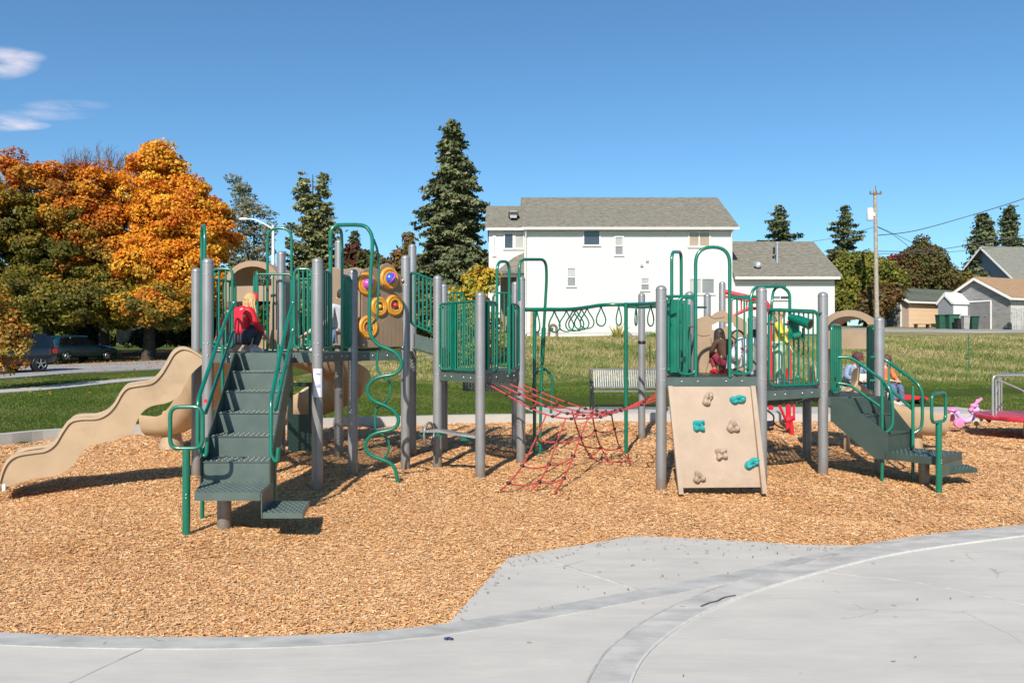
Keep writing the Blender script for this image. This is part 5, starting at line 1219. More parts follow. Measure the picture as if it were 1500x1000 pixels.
def win(x0, x1, y0, y1, Y, parent, mats, split=1, frame=.06, horiz=False):
    """window given by photo pixels on the wall plane y=Y facing -Y"""
    a = P(x0, y1, Y); b = P(x1, y0, Y); w = b.x-a.x; h = b.z-a.z; cx = (a.x+b.x)/2; cz = (a.z+b.z)/2; f = MB()
    f.box((cx, Y-.03, b.z-frame/2), (w, .06, frame)); f.box((cx, Y-.03, a.z+frame/2), (w, .06, frame))
    f.box((a.x+frame/2, Y-.03, cz), (frame, .06, h-2*frame)); f.box((b.x-frame/2, Y-.03, cz), (frame, .06, h-2*frame))
    if split > 1 and not horiz: f.box((cx, Y-.028, cz), (frame*.8, .05, h-2*frame))
    if split > 1 and horiz: f.box((cx, Y-.028, cz), (w-2*frame, .05, frame))
    f.box((cx, Y-.04, a.z-.02), (w+.08, .09, .035))
    o = f.build('window', M_trim, parent)
    for i in range(split):
        if horiz: x_0, x_1 = a.x+frame, b.x-frame; z0 = a.z+(h)*i/split+frame*.6; z1 = a.z+h*(i+1)/split-frame*.6
        else: x_0 = a.x+w*i/split+frame*.7; x_1 = a.x+w*(i+1)/split-frame*.7; z0, z1 = a.z+frame, b.z-frame
        g = MB(); g.box(((x_0+x_1)/2, Y-.008, (z0+z1)/2), (x_1-x_0, .012, z1-z0)); g.build('pane', mats[i % len(mats)], o)
    return o
HYm = 45.0; zg = 1.75
def hx(px, Y=HYm): return (px-750)*Y/FX
def gable_roof(m, x0, x1, yf, yb, ze, zr, over=.35, th=.14):
    ym = (yf+yb)/2; sl = (zr-ze)/(ym-yf); e = over
    for s, yy in ((1, yf), (-1, yb)):
        a = Vector((x0, yy-s*e, ze-sl*e)); b = Vector((x1, yy-s*e, ze-sl*e)); c = Vector((x1, ym, zr)); d = Vector((x0, ym, zr)); m.slab([a, b, c, d] if s > 0 else [b, a, d, c], (0, 0, th))
house = empty('white_house', (hx(920), 49, zg), 'large two storey white house with grey shingle roof facing the playground', 'house')
Yb = 53.5
def hwall(x0, x1, yf, yb, z0, z1, zr=None):
    m = MB(); ym = (yf+yb)/2
    prof = [(yf, z0), (yb, z0), (yb, z1)]+([(ym, zr)] if zr else [])+[(yf, z1)]; n = len(prof)
    m.add([(x0, y, z) for y, z in prof]+[(x1, y, z) for y, z in prof], [tuple(range(n)), tuple(range(n, 2*n))[::-1]]+[(i, n+i, n+(i+1) % n, (i+1) % n) for i in range(n)]); return m
ze = ZY(330, HYm); zr = ZY(290, 49.25)-.1
hwall(hx(768), hx(1073), HYm, Yb, zg+.55, ze, zr-.12).build('wall', M_side, house)
m = MB(); m.box(((hx(768)+hx(1073))/2, (HYm+.03+Yb)/2, zg+.1), (hx(1073)-hx(768)-.06, Yb-HYm-.06, 1.0)); M_found = simple('pale_foundation', (.62, .60, .56), .85, .08, 3); m.build('foundation', M_found, house)
m = MB(); gable_roof(m, hx(768)-.15, hx(1073)+.25, HYm, Yb, ze, zr, .35); m.build('roof', M_roof, house)
g_ = MB(); g_.box(((hx(768)+hx(1073))/2+.05, HYm-.42, ze-.24), (hx(1073)-hx(768)+.4, .12, .13)); go = g_.build('gutter', M_trim, house)
dp = MB()
for x in (hx(769)+.05, hx(1071)): dp.tube([Vector((x, HYm-.38, ze-.3)), Vector((x, HYm-.07, ze-.7)), Vector((x, HYm-.07, zg+.5))], .045, 6)
dp.build('downpipe', M_trim, house)
# left wing with porch
YL = 47.0; zeL = ZY(332, YL)
hwall(hx(716, YL), hx(768, YL)+.3, YL, Yb-1, ZY(395, YL), zeL, ZY(303, 50)-.25).build('wing_wall', M_side, house)
m = MB(); gable_roof(m, hx(713, YL)-.1, hx(768, YL)+.2, YL, Yb-1, zeL, ZY(305, 49.8), .3); m.build('wing_roof', M_roof, house)
m = MB(); m.box((hx(740, YL), YL-.38, zeL-.2), (hx(768, YL)-hx(713, YL), .1, .13)); m.build('gutter', M_trim, house)
m = MB(); pz0 = Vector((hx(728, 46), 45.6, ZY(402, 45.6))); m.slab([(hx(727, 45.6), 45.5, ZY(400, 45.5)), (hx(769, 45.6), 45.5, ZY(400, 45.5)), (hx(769, 47), 47.0, ZY(372, 47)), (hx(752, 47), 47.0, ZY(380, 47))], (0, 0, .12)); m.build('porch_roof', M_roof, house)
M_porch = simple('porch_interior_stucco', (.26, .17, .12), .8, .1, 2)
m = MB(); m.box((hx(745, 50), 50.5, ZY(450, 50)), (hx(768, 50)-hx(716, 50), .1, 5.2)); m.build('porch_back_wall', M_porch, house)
m = MB()
for px_ in (719, 729): m.box((hx(px_, 46.2), 46.2, (ZY(395, 46.2)+zg)/2), (.32, .32, ZY(395, 46.2)-zg), bev=.02)
m.box((hx(745, 46), 46.0, ZY(403, 46)), (hx(769, 46)-hx(715, 46), .2, .22)); m.build('porch_post', M_trim, house)
win(738, 752.5, 341, 365, YL, house, [M_glassd]); win(753.5, 768, 341, 365, YL, house, [M_blind]); win(722, 726, 345, 375, YL, house, [M_glassg])
m = MB(); m.box((hx(752, 48.2), 48.0, ZY(316, 48.0)+.05), (.62, .9, .25)); m.build('skylight', M_blackp, house)
m = MB(); m.slab([P(747, 319, 47.35), P(757, 319, 47.35), P(757, 309, 47.9), P(747, 309, 47.9)], (0, 0, .02)); m.build('skylight_glass', M_blind, house)
win(854, 879.5, 337, 360, HYm, house, [M_glassd]); win(900, 913.5, 346, 374, HYm, house, [M_glassg, M_blind], 2, .05, True); win(1008, 1040.5, 339, 362, HYm, house, [M_glassb], 2)
win(830, 844, 392, 420, HYm, house, [M_glassg, M_blind], 2, .05, True); win(938, 951.5, 406, 426, HYm, house, [M_glassg, M_blind], 2, .05, True); win(1008, 1047, 407, 431, HYm, house, [M_blind, M_glassg], 2)
for (x, y) in ((948, 382), (940, 389), (808, 481), (848, 482)):
    m = MB(); m.box((hx(x), HYm-.05, ZY(y, HYm)), (.16, .1, .12)); m.build('wall_vent', M_silver if y < 400 else M_glassd, house)
# right wing
zeR = ZY(402, HYm); zrR = ZY(357, 49)
hwall(hx(1073), hx(1223), HYm+.02, Yb-.6, zg+.5, zeR, zrR-.2).build('wing_wall', M_side, house)
m = MB(); m.box(((hx(1073)+hx(1223))/2, 49, zg+.1), (hx(1223)-hx(1073)-.1, 7.6, 1.0)); m.build('foundation', M_found, house)
m = MB(); gable_roof(m, hx(1073)+.004, hx(1223)+.3, HYm+.02, Yb-.6, zeR, zrR, .35); m.build('wing_roof', M_roof, house)
m = MB(); m.box(((hx(1073)+hx(1225))/2+.05, HYm-.4, zeR-.24), (hx(1225)-hx(1073), .12, .13)); m.build('gutter', M_trim, house)
m = MB(); m.tube([P(1138.5, 387, 46.2), P(1138.5, 357, 46.2)], .07, 8); m.lathe(P(1138.5, 357, 46.2), [(.1, 0), (.1, .1), (.001, .14)], 8); m.build('vent_pipe', M_silver, house)
m = MB(); m.tube([P(1134, 372, 46.4), P(1134, 362, 46.4)], .07, 8); m.build('vent_pipe', M_blackp, house)
m = MB(); q = P(1109, 399, 45.5); m.tube([q, q+Vector((0, 0, .45))], .02, 5); m.lathe((0, 0, 0), [(.001, .03), (.15, .07), (.22, .13)], 12, M=Matrix.Translation(q+Vector((0, 0, .4))) @ Matrix.Rotation(R(60), 4, 'X')); m.build('satellite_dish', M_silver, house)
win(1130, 1156, 433, 439, HYm, house, [M_glassg, M_glassd], 2, .03)
def gable_box(name, label, cat, px, Y, z0, theta, w, L, hw, hr, wallm, gablem, roofm, over=.3, group=None, doorw=None, doorm=None, dh=2.1):
    """near corner at px,Y; side wall runs along u (to the right), gable along v (to the left and back)"""
    X = (px-750)*Y/FX; t = empty(name, (X, Y, z0), label, cat, group); u = Vector((math.cos(theta), math.sin(theta), 0)); v = Vector((-math.sin(theta), math.cos(theta), 0)); o = Vector((X, Y, z0)); up = Vector((0, 0, 1))
    m = MB(); m.slab([o+u*.05, o+u*L, o+u*L+up*hw, o+u*.05+up*hw], v*.1); m.build('wall', wallm, t); m = MB(); m.slab([o+v*w+u*.05, o+v*w+u*L, o+v*w+u*L+up*hw, o+v*w+u*.05+up*hw], v*-.1); m.build('wall', wallm, t)
    m = MB(); m.slab([o, o+v*w, o+v*w+up*hw, o+v*(w/2)+up*hr, o+up*hw], u*.05); m.build('gable_wall', gablem, t); m = MB(); m.slab([o+u*L, o+u*L+v*w, o+u*L+v*w+up*hw, o+u*L+v*(w/2)+up*hr, o+u*L+up*hw], u*.05); m.build('gable_wall', gablem, t)
    m = MB(); sl = (hr-hw)/(w/2); e = over
    for s, b0 in ((1, o), (-1, o+v*w)):
        a = b0-v*(s*e)+up*(hw-sl*e+.02)-u*e; b = a+u*(L+2*e); c = o+v*(w/2)+up*(hr+.02)+u*(L+e); d = c-u*(L+2*e); m.slab([a, b, c, d], up*.1)
    m.build('roof', roofm, t); m = MB()
    for s, b0 in ((1, o), (-1, o+v*w)):
        a = b0-v*(s*e)+up*(hw-sl*e-.08)-u*(e+.02); c = o+v*(w/2)+up*(hr-.08)-u*(e+.02); m.beam(a, c, .05, .18, up=up)
    a = o-v*(e+.02)+up*(hw-sl*e-.06)-u*e; m.beam(a, a+u*(L+2*e), .06, .14); m.build('fascia', M_trim, t)
    if doorw:
        c0 = o+v*(w*doorw[0])-u*.03; c1 = o+v*(w*doorw[1])-u*.03; m = MB(); m.slab([c0, c1, c1+up*dh, c0+up*dh], u*.02); d_ = m.build('door', doorm, t); m = MB()
        for a, b in ((c0, c0+up*dh), (c1, c1+up*dh), (c0+up*dh, c1+up*dh)): m.beam(a-u*.02, b-u*.02, .1, .05, up=u)
        m.build('door_frame', M_trim, d_); m = MB(); m.ball(c0.lerp(c1, .15)+up*(dh*.48)-u*.05, .05, 6, 4); m.build('door_handle', M_silver, d_)
    return t, o, u, v
M_peach = siding('peach_stucco', (.66, .47, .30), .4, .06, .85); M_peachg = siding('peach_boards', (.42, .33, .27), .2, .4, .8); M_gr = shingles('green_grey_shingles', (.07, .085, .065), (.14, .15, .12)); M_br = shingles('tan_shingles', (.25, .155, .085), (.42, .28, .17))
M_gsid = siding('weathered_grey_boards', (.33, .32, .31), .22, .9, .9, .3); M_metal = siding('corrugated_white_metal', (.66, .68, .70), .3, .25, .4); M_greyd = simple('grey_door', (.17, .165, .17), .7, .1, 2); M_greyh = siding('slate_blue_siding', (.22, .24, .28), .15, .4, .8)
gable_box('garage', 'peach garage with green grey roof and grey side door beside the alley', 'garage', 1331, 64, 2.98, R(26), 3.4, 7.5, 2.35, 3.3, M_peach, M_peachg, M_gr, .35, 'garages on the alley', (.2, .62), M_greyd)
gable_box('metal_shed', 'small white metal shed with grey louvred gable behind green bins', 'shed', 1396, 60.5, 2.95, R(20), 1.35, 3.2, 2.0, 2.65, M_metal, siding('grey_louvres', (.36, .38, .42), .12, 1.0), M_metal, .08)
gable_box('garage', 'weathered board garage with tan roof and big grey door at the right', 'garage', 1480, 58, 2.75, R(24), 5.2, 7, 2.5, 4.0, simple('cream_render', (.55, .50, .42), .85, .1), M_gsid, M_br, .35, 'garages on the alley', (.28, .78), M_greyd, 2.2)
gable_box('grey_house', 'slate grey gabled house with green trim behind the tan roofed garage', 'house', 1498, 76, 3.0, R(12), 9.0, 9, 4.6, 8.6, M_greyh, M_greyh, shingles('old_grey_shingles', (.14, .14, .12), (.26, .26, .22)), .6)
fh, o_, u_, v_ = gable_box('distant_house', 'low pale house with reddish roof behind the hedge tree', 'house', 1425, 95, 3.2, R(5), 5, 5, 3.2, 5.0, M_trim, M_trim, shingles('red_shingles', (.22, .10, .07), (.34, .17, .12)), .3)
for x in (1420, 1432):
    m = MB(); m.tube([P(x, 410, 96), P(x, 390, 96)], .12, 6); m.build('chimney_pipe', M_silver, fh)
# board fence beside the right garage
t = empty('board_fence', G(1490, 520).lerp(Vector((0, 0, 0)), 0) and P(1490, 487, 56.5), 'grey vertical board fence in front of the cream garage wall', 'fence')
m = MB(); a = P(1482, 487, 56.8)
for i in range(22): m.box(a+Vector((.09+i*.17, -.01*(i % 3), .85+.03*math.sin(i*2.3))), (.15, .025, 1.8+.06*math.sin(i*1.7)))
m.build('board', simple('grey_fence_board', (.36, .35, .34), .9, .2, 5), t); m = MB(); m.beam(a+Vector((0, .05, 1.4)), a+Vector((3.8, .05, 1.4)), .05, .09); m.beam(a+Vector((0, .05, .4)), a+Vector((3.8, .05, .4)), .05, .09); m.build('fence_rail', M_wood, t)
# picket / board fence far left across the road
t = empty('board_fence', P(185, 497, 58), 'low grey brown board fence between the dark bushes', 'fence'); m = MB(); a = P(172, 500, 58)
for i in range(24): m.box(a+Vector((i*.17, 0, .5)), (.14, .03, 1.1))
m.build('board', M_wood, t)
# bins
def bin_(px, py, Y, col, w, h, label, z0):
    X = (px-750)*Y/FX; t = empty('wheelie_bin', (X, Y, z0), label, 'bin', 'bins along the alley'); o = Vector((X, Y, z0)); m = MB()
    a, b = w*.40, w*.5; vs = [(-a, -a, .04), (a, -a, .04), (a, a, .04), (-a, a, .04), (-b, -b, h), (b, -b, h), (b, b, h), (-b, b, h)]; m.add([o+Vector(v) for v in vs], [(0, 1, 2, 3), (4, 7, 6, 5), (0, 4, 5, 1), (1, 5, 6, 2), (2, 6, 7, 3), (3, 7, 4, 0)])
    m.box(o+Vector((0, -b*.98, h*.5)), (w*.5, .02, .05)); mt = simple('bin_'+label.split()[0], col, .5, .1); m.build('bin_body', mt, t)
    m = MB(); m.box(o+Vector((0, -.02, h+.03)), (w*1.12, w*1.15, .06), bev=.02); m.box(o+Vector((0, b+.06, h-.02)), (w*.8, .04, .04)); m.build('lid', mt, t); m = MB()
    for s in (-1, 1): m.tube([o+Vector((s*a, a*.8, .12)), o+Vector((s*(a-.06), a*.8, .12))], .12, 12)
    m.build('wheel', M_blackp, t)
bin_(1379, 475, 58.5, (.02, .085, .05), .62, 1.05, 'green wheeled bin with a pale sticker, leftmost of the bins', 2.75)
bin_(1394, 475, 58, (.03, .11, .075), .78, 1.05, 'big green bin in front of the metal shed door', 2.75)
bin_(1414, 480, 56.5, (.30, .29, .27), .45, .95, 'grey dustbin standing between green bins', 2.7)
bin_(1426, 480, 57.5, (.012, .05, .035), .55, .95, 'dark green bin beside the weathered garage', 2.7)
bin_(1405, 480, 57, (.02, .02, .022), .5, .75, 'black low bin between the green bins and grey dustbin', 2.72)
t = empty('wooden_table', P(1351, 478, 60.5), 'low brown wooden table against the peach garage wall', 'table'); a = P(1340, 474.5, 60.3); b = P(1361, 474.5, 60.3); m = MB(); m.beam(a, b, .6, .05); m.build('tabletop', M_br, t)
for q in (a, b):
    m = MB(); d = (b-a).normalized()*(.1 if q is a else -.1); m.beam(q+d, q+d-Vector((0, 0, .35)), .5, .06, up=(1, 0, 0)); m.build('leg', M_wood, t)
# rockery
r = random.Random(8); M_rock = simple('rock', (.24, .21, .18), .9, .3, 3, bmp=.8, bscale=8)
ORD = ('first', 'second', 'third', 'fourth', 'fifth', 'sixth', 'seventh', 'eighth', 'ninth')
def rocks(px0, px1, Y, n, s, group, labels, py):
    for i in range(n):
        px = px0+(px1-px0)*(i+.5)/n; pt = P(px, py+r.uniform(-3, 3), Y+r.uniform(-.4, .4)); m = MB(); m.ball((0, 0, 0), 1, 8, 6); sx, sy, sz = (r.uniform(.7, 1.3)*s for _ in range(3))
        m.v = [((v[0]*(1+.2*math.sin(v[1]*5+i)))*sx+pt.x, v[1]*sy+pt.y, (v[2]*(1+.2*math.cos(v[0]*4+i*2)))*sz*.75+pt.z) for v in m.v]; m.sm = [False]*len(m.sm)
        m.build('rock', M_rock, None, ORD[i]+' '+labels, 'rock', group)
rocks(890, 965, 42.5, 9, .42, 'rocks of the low wall by the house', 'rock from the left in the low brown grey wall below the white house', 499)
rocks(612, 642, 36, 6, .42, 'rocks heaped behind the middle deck', 'rock from the left in the grey heap behind the sloping bridge', 535)
t = empty('garden_arch', P(810, 497, 44), 'small dark wooden arch against the white house wall', 'garden arch'); m = MB(); m.tube(smooth_path([P(804, 498, 44), P(805, 480, 44), P(810, 476, 44), P(815, 480, 44), P(816, 498, 44)], 4), .09, 6); m.build('arch_frame', M_wood, t)
m = MB(); m.box(P(779, 480, 43.5), (.16, .16, 1.9)); m.build('wooden_post', simple('cedar_post', (.42, .25, .13), .8, .2), None, 'bare upright cedar post at the left corner of the white house', 'post')
for i, (x, y0, y1, Y) in enumerate(((1419, 490, 545, 31), (952, 505, 560, 30), (788, 505, 560, 30))):
    m = MB(); m.tube([P(x, y1, Y), P(x, y0, Y)], .018, 6); m.box(P(x, y0+6, Y), (.05, .02, .12)); m.build('stake', M_green if i == 0 else M_blackp, None, ('thin green steel stake standing in the dry grass at the right', 'thin dark stake in the grass behind the black bench', 'thin dark stake in the grass behind the ring beam')[i], 'stake')
# ================================================================ POLE, WIRES, LAMP
pole = empty('utility_pole', (hx(1282, 60), 60, 2.9), 'tall weathered wooden utility pole with grey transformer', 'utility pole'); Yp = 60; xp = hx(1282, Yp)
m = MB(); m.tube([Vector((xp+.15, Yp, 2.6)), Vector((xp, Yp, ZY(278, Yp)))], [.18, .12], 10); m.build('pole_shaft', simple('pole_wood', (.33, .28, .23), .9, .2, 6, bmp=.4, bscale=10), pole)
m = MB(); m.lathe(Vector((xp-.42, Yp-.1, ZY(323, Yp))), [(.001, 0), (.24, 0), (.25, .05), (.25, .85), (.2, .93), (.001, .95)], 14); m.box(Vector((xp-.2, Yp-.1, ZY(314, Yp))), (.3, .08, .3)); m.build('transformer', simple('transformer_paint', (.62, .63, .64), .4, .05), pole)
m = MB(); m.box(Vector((xp, Yp-.1, ZY(284, Yp))), (.9, .1, .12))
for s in (-.4, .05, .4): m.lathe(Vector((xp+s, Yp-.1, ZY(283, Yp))), [(.05, 0), (.07, .08), (.03, .16), (.001, .18)], 8)
m.tube([Vector((xp, Yp-.1, ZY(281, Yp))), Vector((xp, Yp-.1, ZY(272, Yp)))], .03, 5); m.build('insulator_arm', M_wood, pole)
M_wire = simple('wire', (.07, .07, .08), .6, .1)
def wire(pts, label, rr=.022):
    m = MB(); m.tube(smooth_path([P(*p) for p in pts], 8), rr, 5); m.build('power_line', M_wire, None, label, 'power line', 'overhead lines at the utility pole')
wire([(1282, 345, 60), (1340, 338, 62), (1420, 316, 62), (1500, 291, 60), (1600, 255, 58)], 'highest thick line sweeping up from the pole to the right edge', .035)
wire([(1282, 368, 60), (1360, 367, 62), (1440, 355, 62), (1560, 333, 60)], 'line running nearly level from the pole past the dark cedar', .028)
wire([(1282, 372, 60), (1390, 369, 62), (1470, 360, 60), (1560, 344, 60)], 'lowest near level line right of the pole', .02)
wire([(1284, 332, 60), (1310, 345, 62), (1345, 372, 66)], 'steep service line dropping from the pole to the olive tree', .02)
wire([(1286, 332, 60), (1330, 352, 64), (1380, 378, 70)], 'second service line dropping right from the pole', .02)
wire([(1282, 332, 60), (1262, 338, 61), (1225, 348, 62), (1160, 358, 64)], 'thin line running left from the pole over the wing roof', .018)
lamp = empty('street_lamp', (hx(400, 46), 46, .7), 'pale grey street lamp with curved arm behind the left tower', 'street lamp'); xl = hx(400, 46)
m = MB(); m.tube([Vector((xl, 46, .6)), Vector((xl, 46, ZY(330, 46)))], [.13, .08], 10); m.tube(smooth_path([Vector((xl, 46, ZY(340, 46))), P(397, 334, 46), P(385, 327, 46), P(372, 321.5, 46), P(362, 321, 46)], 4), [.065, .06, .055, .05, .05, .05, .05, .045, .045, .045, .045, .045, .045, .045, .045, .045, .045], 8)
M_lampp = simple('lamp_paint', (.66, .68, .70), .4, .05); m.build('lamp_pole', M_lampp, lamp); m = MB(); q = P(357, 321, 46); m.ball(q, (.32, .14, .10), 12, 6); m.build('lamp_head', M_lampp, lamp)

def fallen():
    r = np.random.default_rng(12); n = 16000; Y = r.uniform(21, 60, n); X = r.uniform(-.70, -.22, n)*Y
    c = np.exp(-((Y-47)/7)**2)+.05; k = r.random(n) < c; X, Y = X[k], Y[k]; n = len(X); Z = terrain(X, Y)+.075; a = r.uniform(0, 2*PI, n); s = r.uniform(.03, .06, n)
    d = np.stack([np.cos(a), np.sin(a), r.normal(0, .25, n)], 1)*s[:, None]; e = np.stack([-np.sin(a), np.cos(a), r.normal(0, .25, n)], 1)*s[:, None]*.7; P0 = np.stack([X, Y, Z], 1)
    V = np.stack([P0-d, P0+e, P0+d, P0-e], 1).reshape(-1, 3); col = OR[r.integers(0, 4, n)]*r.uniform(.6, 1, (n, 1)); o = mesh_np('fallen_leaves', V, np.arange(4*n).reshape(-1, 4), M_leaf, np.repeat(col, 4, 0))
    tag(o, 'fallen orange leaves under the maples and along the road', 'fallen leaves', kind='stuff')
fallen()
# ================================================================ BENCHES
def bench(px, py, w, label, rz=0):
    g = onT(px, py); z = g.z+.03; t = empty('park_bench', (g.x, g.y, z), label, 'bench', 'black metal benches on the path', rz); M = Matrix.Translation(t.location) @ Matrix.Rotation(rz, 4, 'Z')
    def L(x, y, zz): return M @ Vector((x, y, zz))
    def bent(p, q, n, name, r1):
        m = MB()
        for i in range(n):
            x = -w/2+.06+(w-.12)*(i+.5)/n; m.beam(L(x, *p), L(x, *q), .028, .008, up=M.to_3x3() @ Vector((0, -1, .3)))
        m.beam(L(-w/2, *p), L(w/2, *p), .03, .035); m.beam(L(-w/2, *q), L(w/2, *q), .03, .035); return m.build(name, r1, t)
    slat = simple('sunlit_bench_slat', (.30, .295, .285), .28, .08, 8, metal=.6)  # black slats, given a grey that stands for the sun on them
    bent((.13, .50), (.30, .92), 30, 'backrest', slat); bent((-.33, .44), (.10, .42), 30, 'seat', slat)
    for s in (-1, 1):
        m = MB(); x = s*w/2; m.tube(fillet([L(x, -.33, 0), L(x, -.33, .64), L(x, .22, .66)], .08, 4), .022, 8); m.tube([L(x, .33, .93), L(x, .12, .44), L(x, .22, 0)], .022, 8); m.tube([L(x, -.33, .42), L(x, .12, .42)], .02, 6); m.build('leg', M_rail, t)
    return t, M
b1, bM1 = bench(919, 601.5, 1.66, 'black slatted metal bench seen between the ring beam and climbing wall')
b2, bM2 = bench(1266, 601, 1.30, 'black slatted metal bench with a man sitting on it')

# ================================================================ PEOPLE
def skin(name, nodes, edges, mat, root, parent=None, sub=2):
    """nodes: {key: (Vector, radius)}; root key first in tree"""
    keys = list(nodes); me = bpy.data.meshes.new(name); me.from_pydata([nodes[k][0] for k in keys], [(keys.index(a), keys.index(b)) for a, b in edges], [])
    o = bpy.data.objects.new(name, me); C.objects.link(o); sk = me.skin_vertices or None
    md = o.modifiers.new('skin', 'SKIN'); md.use_smooth_shade = True
    if not me.skin_vertices: bpy.context.view_layer.objects.active = o
    for k, v in zip(keys, me.skin_vertices[0].data):
        r = nodes[k][1]; v.radius = r if isinstance(r, tuple) else (r, r); v.use_root = (k == root)
    sb = o.modifiers.new('sub', 'SUBSURF'); sb.levels = sub; sb.render_levels = sub
    me.materials.append(mat)
    if parent: adopt(o, parent)
    return o
M_skin = simple('light_skin', (.60, .36, .26), .5, .05, 8); M_skinb = simple('brown_skin', (.30, .17, .11), .5, .05, 8)
def person(label, loc, rz, S_, J, shirt, trousers, hairm, skinm, hair='short', sleeves='long', shoes=None, extra=None, group=None, name='person'):
    """J: joints in local units of standing height 1.0 (x right, y forward, z up)"""
    M = Matrix.Translation(loc) @ Matrix.Rotation(rz, 4, 'Z') @ Matrix.Scale(S_, 4)
    V = {k: M @ Vector(v) for k, v in J.items()}; s = S_
    n = {}
    def N(k, v, r): n[k] = (v, (r[0]*s, r[1]*s) if isinstance(r, tuple) else r*s)
    N('pelvis', V['pelvis'], .062); N('waist', V['pelvis'].lerp(V['chest'], .45), .055); N('chest', V['chest'], .064); N('neck', V['neck'], .030)
    hd = (V['head']-V['neck']).normalized(); N('jaw', V['neck'].lerp(V['head'], .45), .040); N('skull', V['head'], .058); N('crown', V['head']+hd*.045*s, .045)
    E = [('pelvis', 'waist'), ('waist', 'chest'), ('chest', 'neck'), ('neck', 'jaw'), ('jaw', 'skull'), ('skull', 'crown')]
    fw = M.to_3x3() @ Vector(J.get('face', (0, 1, 0))); fw = (fw-hd*fw.dot(hd)).normalized(); rt = fw.cross(hd)
    for d in ('L', 'R'):
        N('sh'+d, V['sh'+d], .038); N('el'+d, V['el'+d], .026); N('wr'+d, V['wr'+d], .018)
        N('hip'+d, V['hip'+d], .056); N('kn'+d, V['kn'+d], .038); N('an'+d, V['an'+d], .026); N('toe'+d, V['an'+d]+(M.to_3x3() @ Vector(J.get('toe', (0, .09, -.015)))), .022)
        E += [('chest', 'sh'+d), ('sh'+d, 'el'+d), ('el'+d, 'wr'+d), ('pelvis', 'hip'+d), ('hip'+d, 'kn'+d), ('kn'+d, 'an'+d), ('an'+d, 'toe'+d)]
        a = (V['wr'+d]-V['el'+d]).normalized(); N('palm'+d, V['wr'+d]+a*.035*s, (.022, .013)); E.append(('wr'+d, 'palm'+d))
        si = a.cross(Vector((0, 0, 1))); si = si.normalized() if si.length > .1 else rt
        for q in range(4):
            k = 'f%d%s' % (q, d); b = V['wr'+d]+a*.06*s+si*(q-1.5)*.011*s; L = (.034, .040, .037, .028)[q]*s
            N(k, b, .0058); N(k+'m', b+a*L*.55, .0052); N(k+'t', b+a*L-Vector((0, 0, .008*s)), .0045); E += [('palm'+d, k), (k, k+'m'), (k+'m', k+'t')]
        b = V['wr'+d]+a*.022*s+si*.028*s; N('th'+d, b, .0065); N('tt'+d, b+(a+si*.5)*.022*s, .0052); E += [('palm'+d, 'th'+d), ('th'+d, 'tt'+d)]
    body = skin(name, n, E, skinm, 'pelvis'); tag(body, label, 'person', group)
    body['label'] = label
    # face
    H = V['head']; m = MB()
    for sd_ in (-1, 1): m.ball(H+fw*.054*s+rt*sd_*.021*s+hd*.0, .0075*s, 8, 6)
    m.build('eye', simple('eye_dark', (.03, .02, .02), .3, .1), body)
    m = MB(); m.ball(H+fw*.060*s-hd*.016*s, (.008*s, .008*s, .011*s), 8, 6)
    for sd_ in (-1, 1): m.ball(H+rt*sd_*.058*s-hd*.006*s, (.008*s, .012*s, .016*s), 8, 6)
    m.build('nose', skinm, body)
    m = MB(); m.tube([H+fw*.053*s-hd*.036*s-rt*.013*s, H+fw*.057*s-hd*.037*s, H+fw*.053*s-hd*.036*s+rt*.013*s], .0035*s, 5); m.build('mouth', simple('lips', (.40, .14, .12), .5, .05), body)
    # hair
    m = MB(); B = Matrix((rt, fw, hd)).transposed()
    m.ball(H+hd*.018*s-fw*.010*s, (.066*s, .070*s, .062*s), 14, 10, M=B)
    if hair in ('long', 'braids'):
        r = random.Random(3)
        for i in range(26):
            a = PI*(i/25)+PI; st_ = H+hd*.02*s+rt*math.cos(a)*.058*s+fw*math.sin(a)*.055*s
            e = st_-Vector((0, 0, 1))*(.13 if hair == 'long' else .19)*s+rt*math.cos(a)*.02*s+Vector((r.uniform(-1, 1), r.uniform(-1, 1), r.uniform(-1, .3)))*.02*s
            m.tube([st_, (st_+e)/2-fw*.015*s, e], [.016*s, .014*s, .006*s], 6)
    m.build('hair', hairm, body)
    g = {}
    def Gm(k, r): g[k] = (n[k][0], r*s)
    for k, r in (('pelvis', .074), ('waist', .070), ('chest', .078)): Gm(k, r)
    g['nk'] = (V['chest'].lerp(V['neck'], .75), .040*s); E2 = [('pelvis', 'waist'), ('waist', 'chest'), ('chest', 'nk')]
    for d in ('L', 'R'):
        Gm('sh'+d, .048); g['el'+d] = (n['el'+d][0], .035*s); E2 += [('chest', 'sh'+d), ('sh'+d, 'el'+d)]
        if sleeves == 'long': g['wr'+d] = (n['wr'+d][0].lerp(n['el'+d][0], .08), .026*s); E2.append(('el'+d, 'wr'+d))
    skin('jacket' if sleeves == 'long' else 'shirt', g, E2, shirt, 'pelvis', body)
    g = {'pelvis': (n['pelvis'][0], .072*s)}; E3 = []
    for d in ('L', 'R'):
        g['hip'+d] = (n['hip'+d][0], .064*s); g['kn'+d] = (n['kn'+d][0], .047*s); g['an'+d] = (n['an'+d][0].lerp(n['kn'+d][0], .1), .036*s); E3 += [('pelvis', 'hip'+d), ('hip'+d, 'kn'+d), ('kn'+d, 'an'+d)]
    skin('trousers', g, E3, trousers, 'pelvis', body)
    for d in ('L', 'R'):
        a = n['an'+d][0]; b = n['toe'+d][0]; m = MB(); m.tube([a-(b-a)*.35-Vector((0, 0, .012*s)), a-Vector((0, 0, .006*s)), a.lerp(b, .6), b+(b-a)*.15], [.028*s, .034*s, .030*s, .018*s], 10); m.build('shoe', shoes or M_shoe, body)
    if extra: extra(body, V, n, s, fw, rt, hd, M)
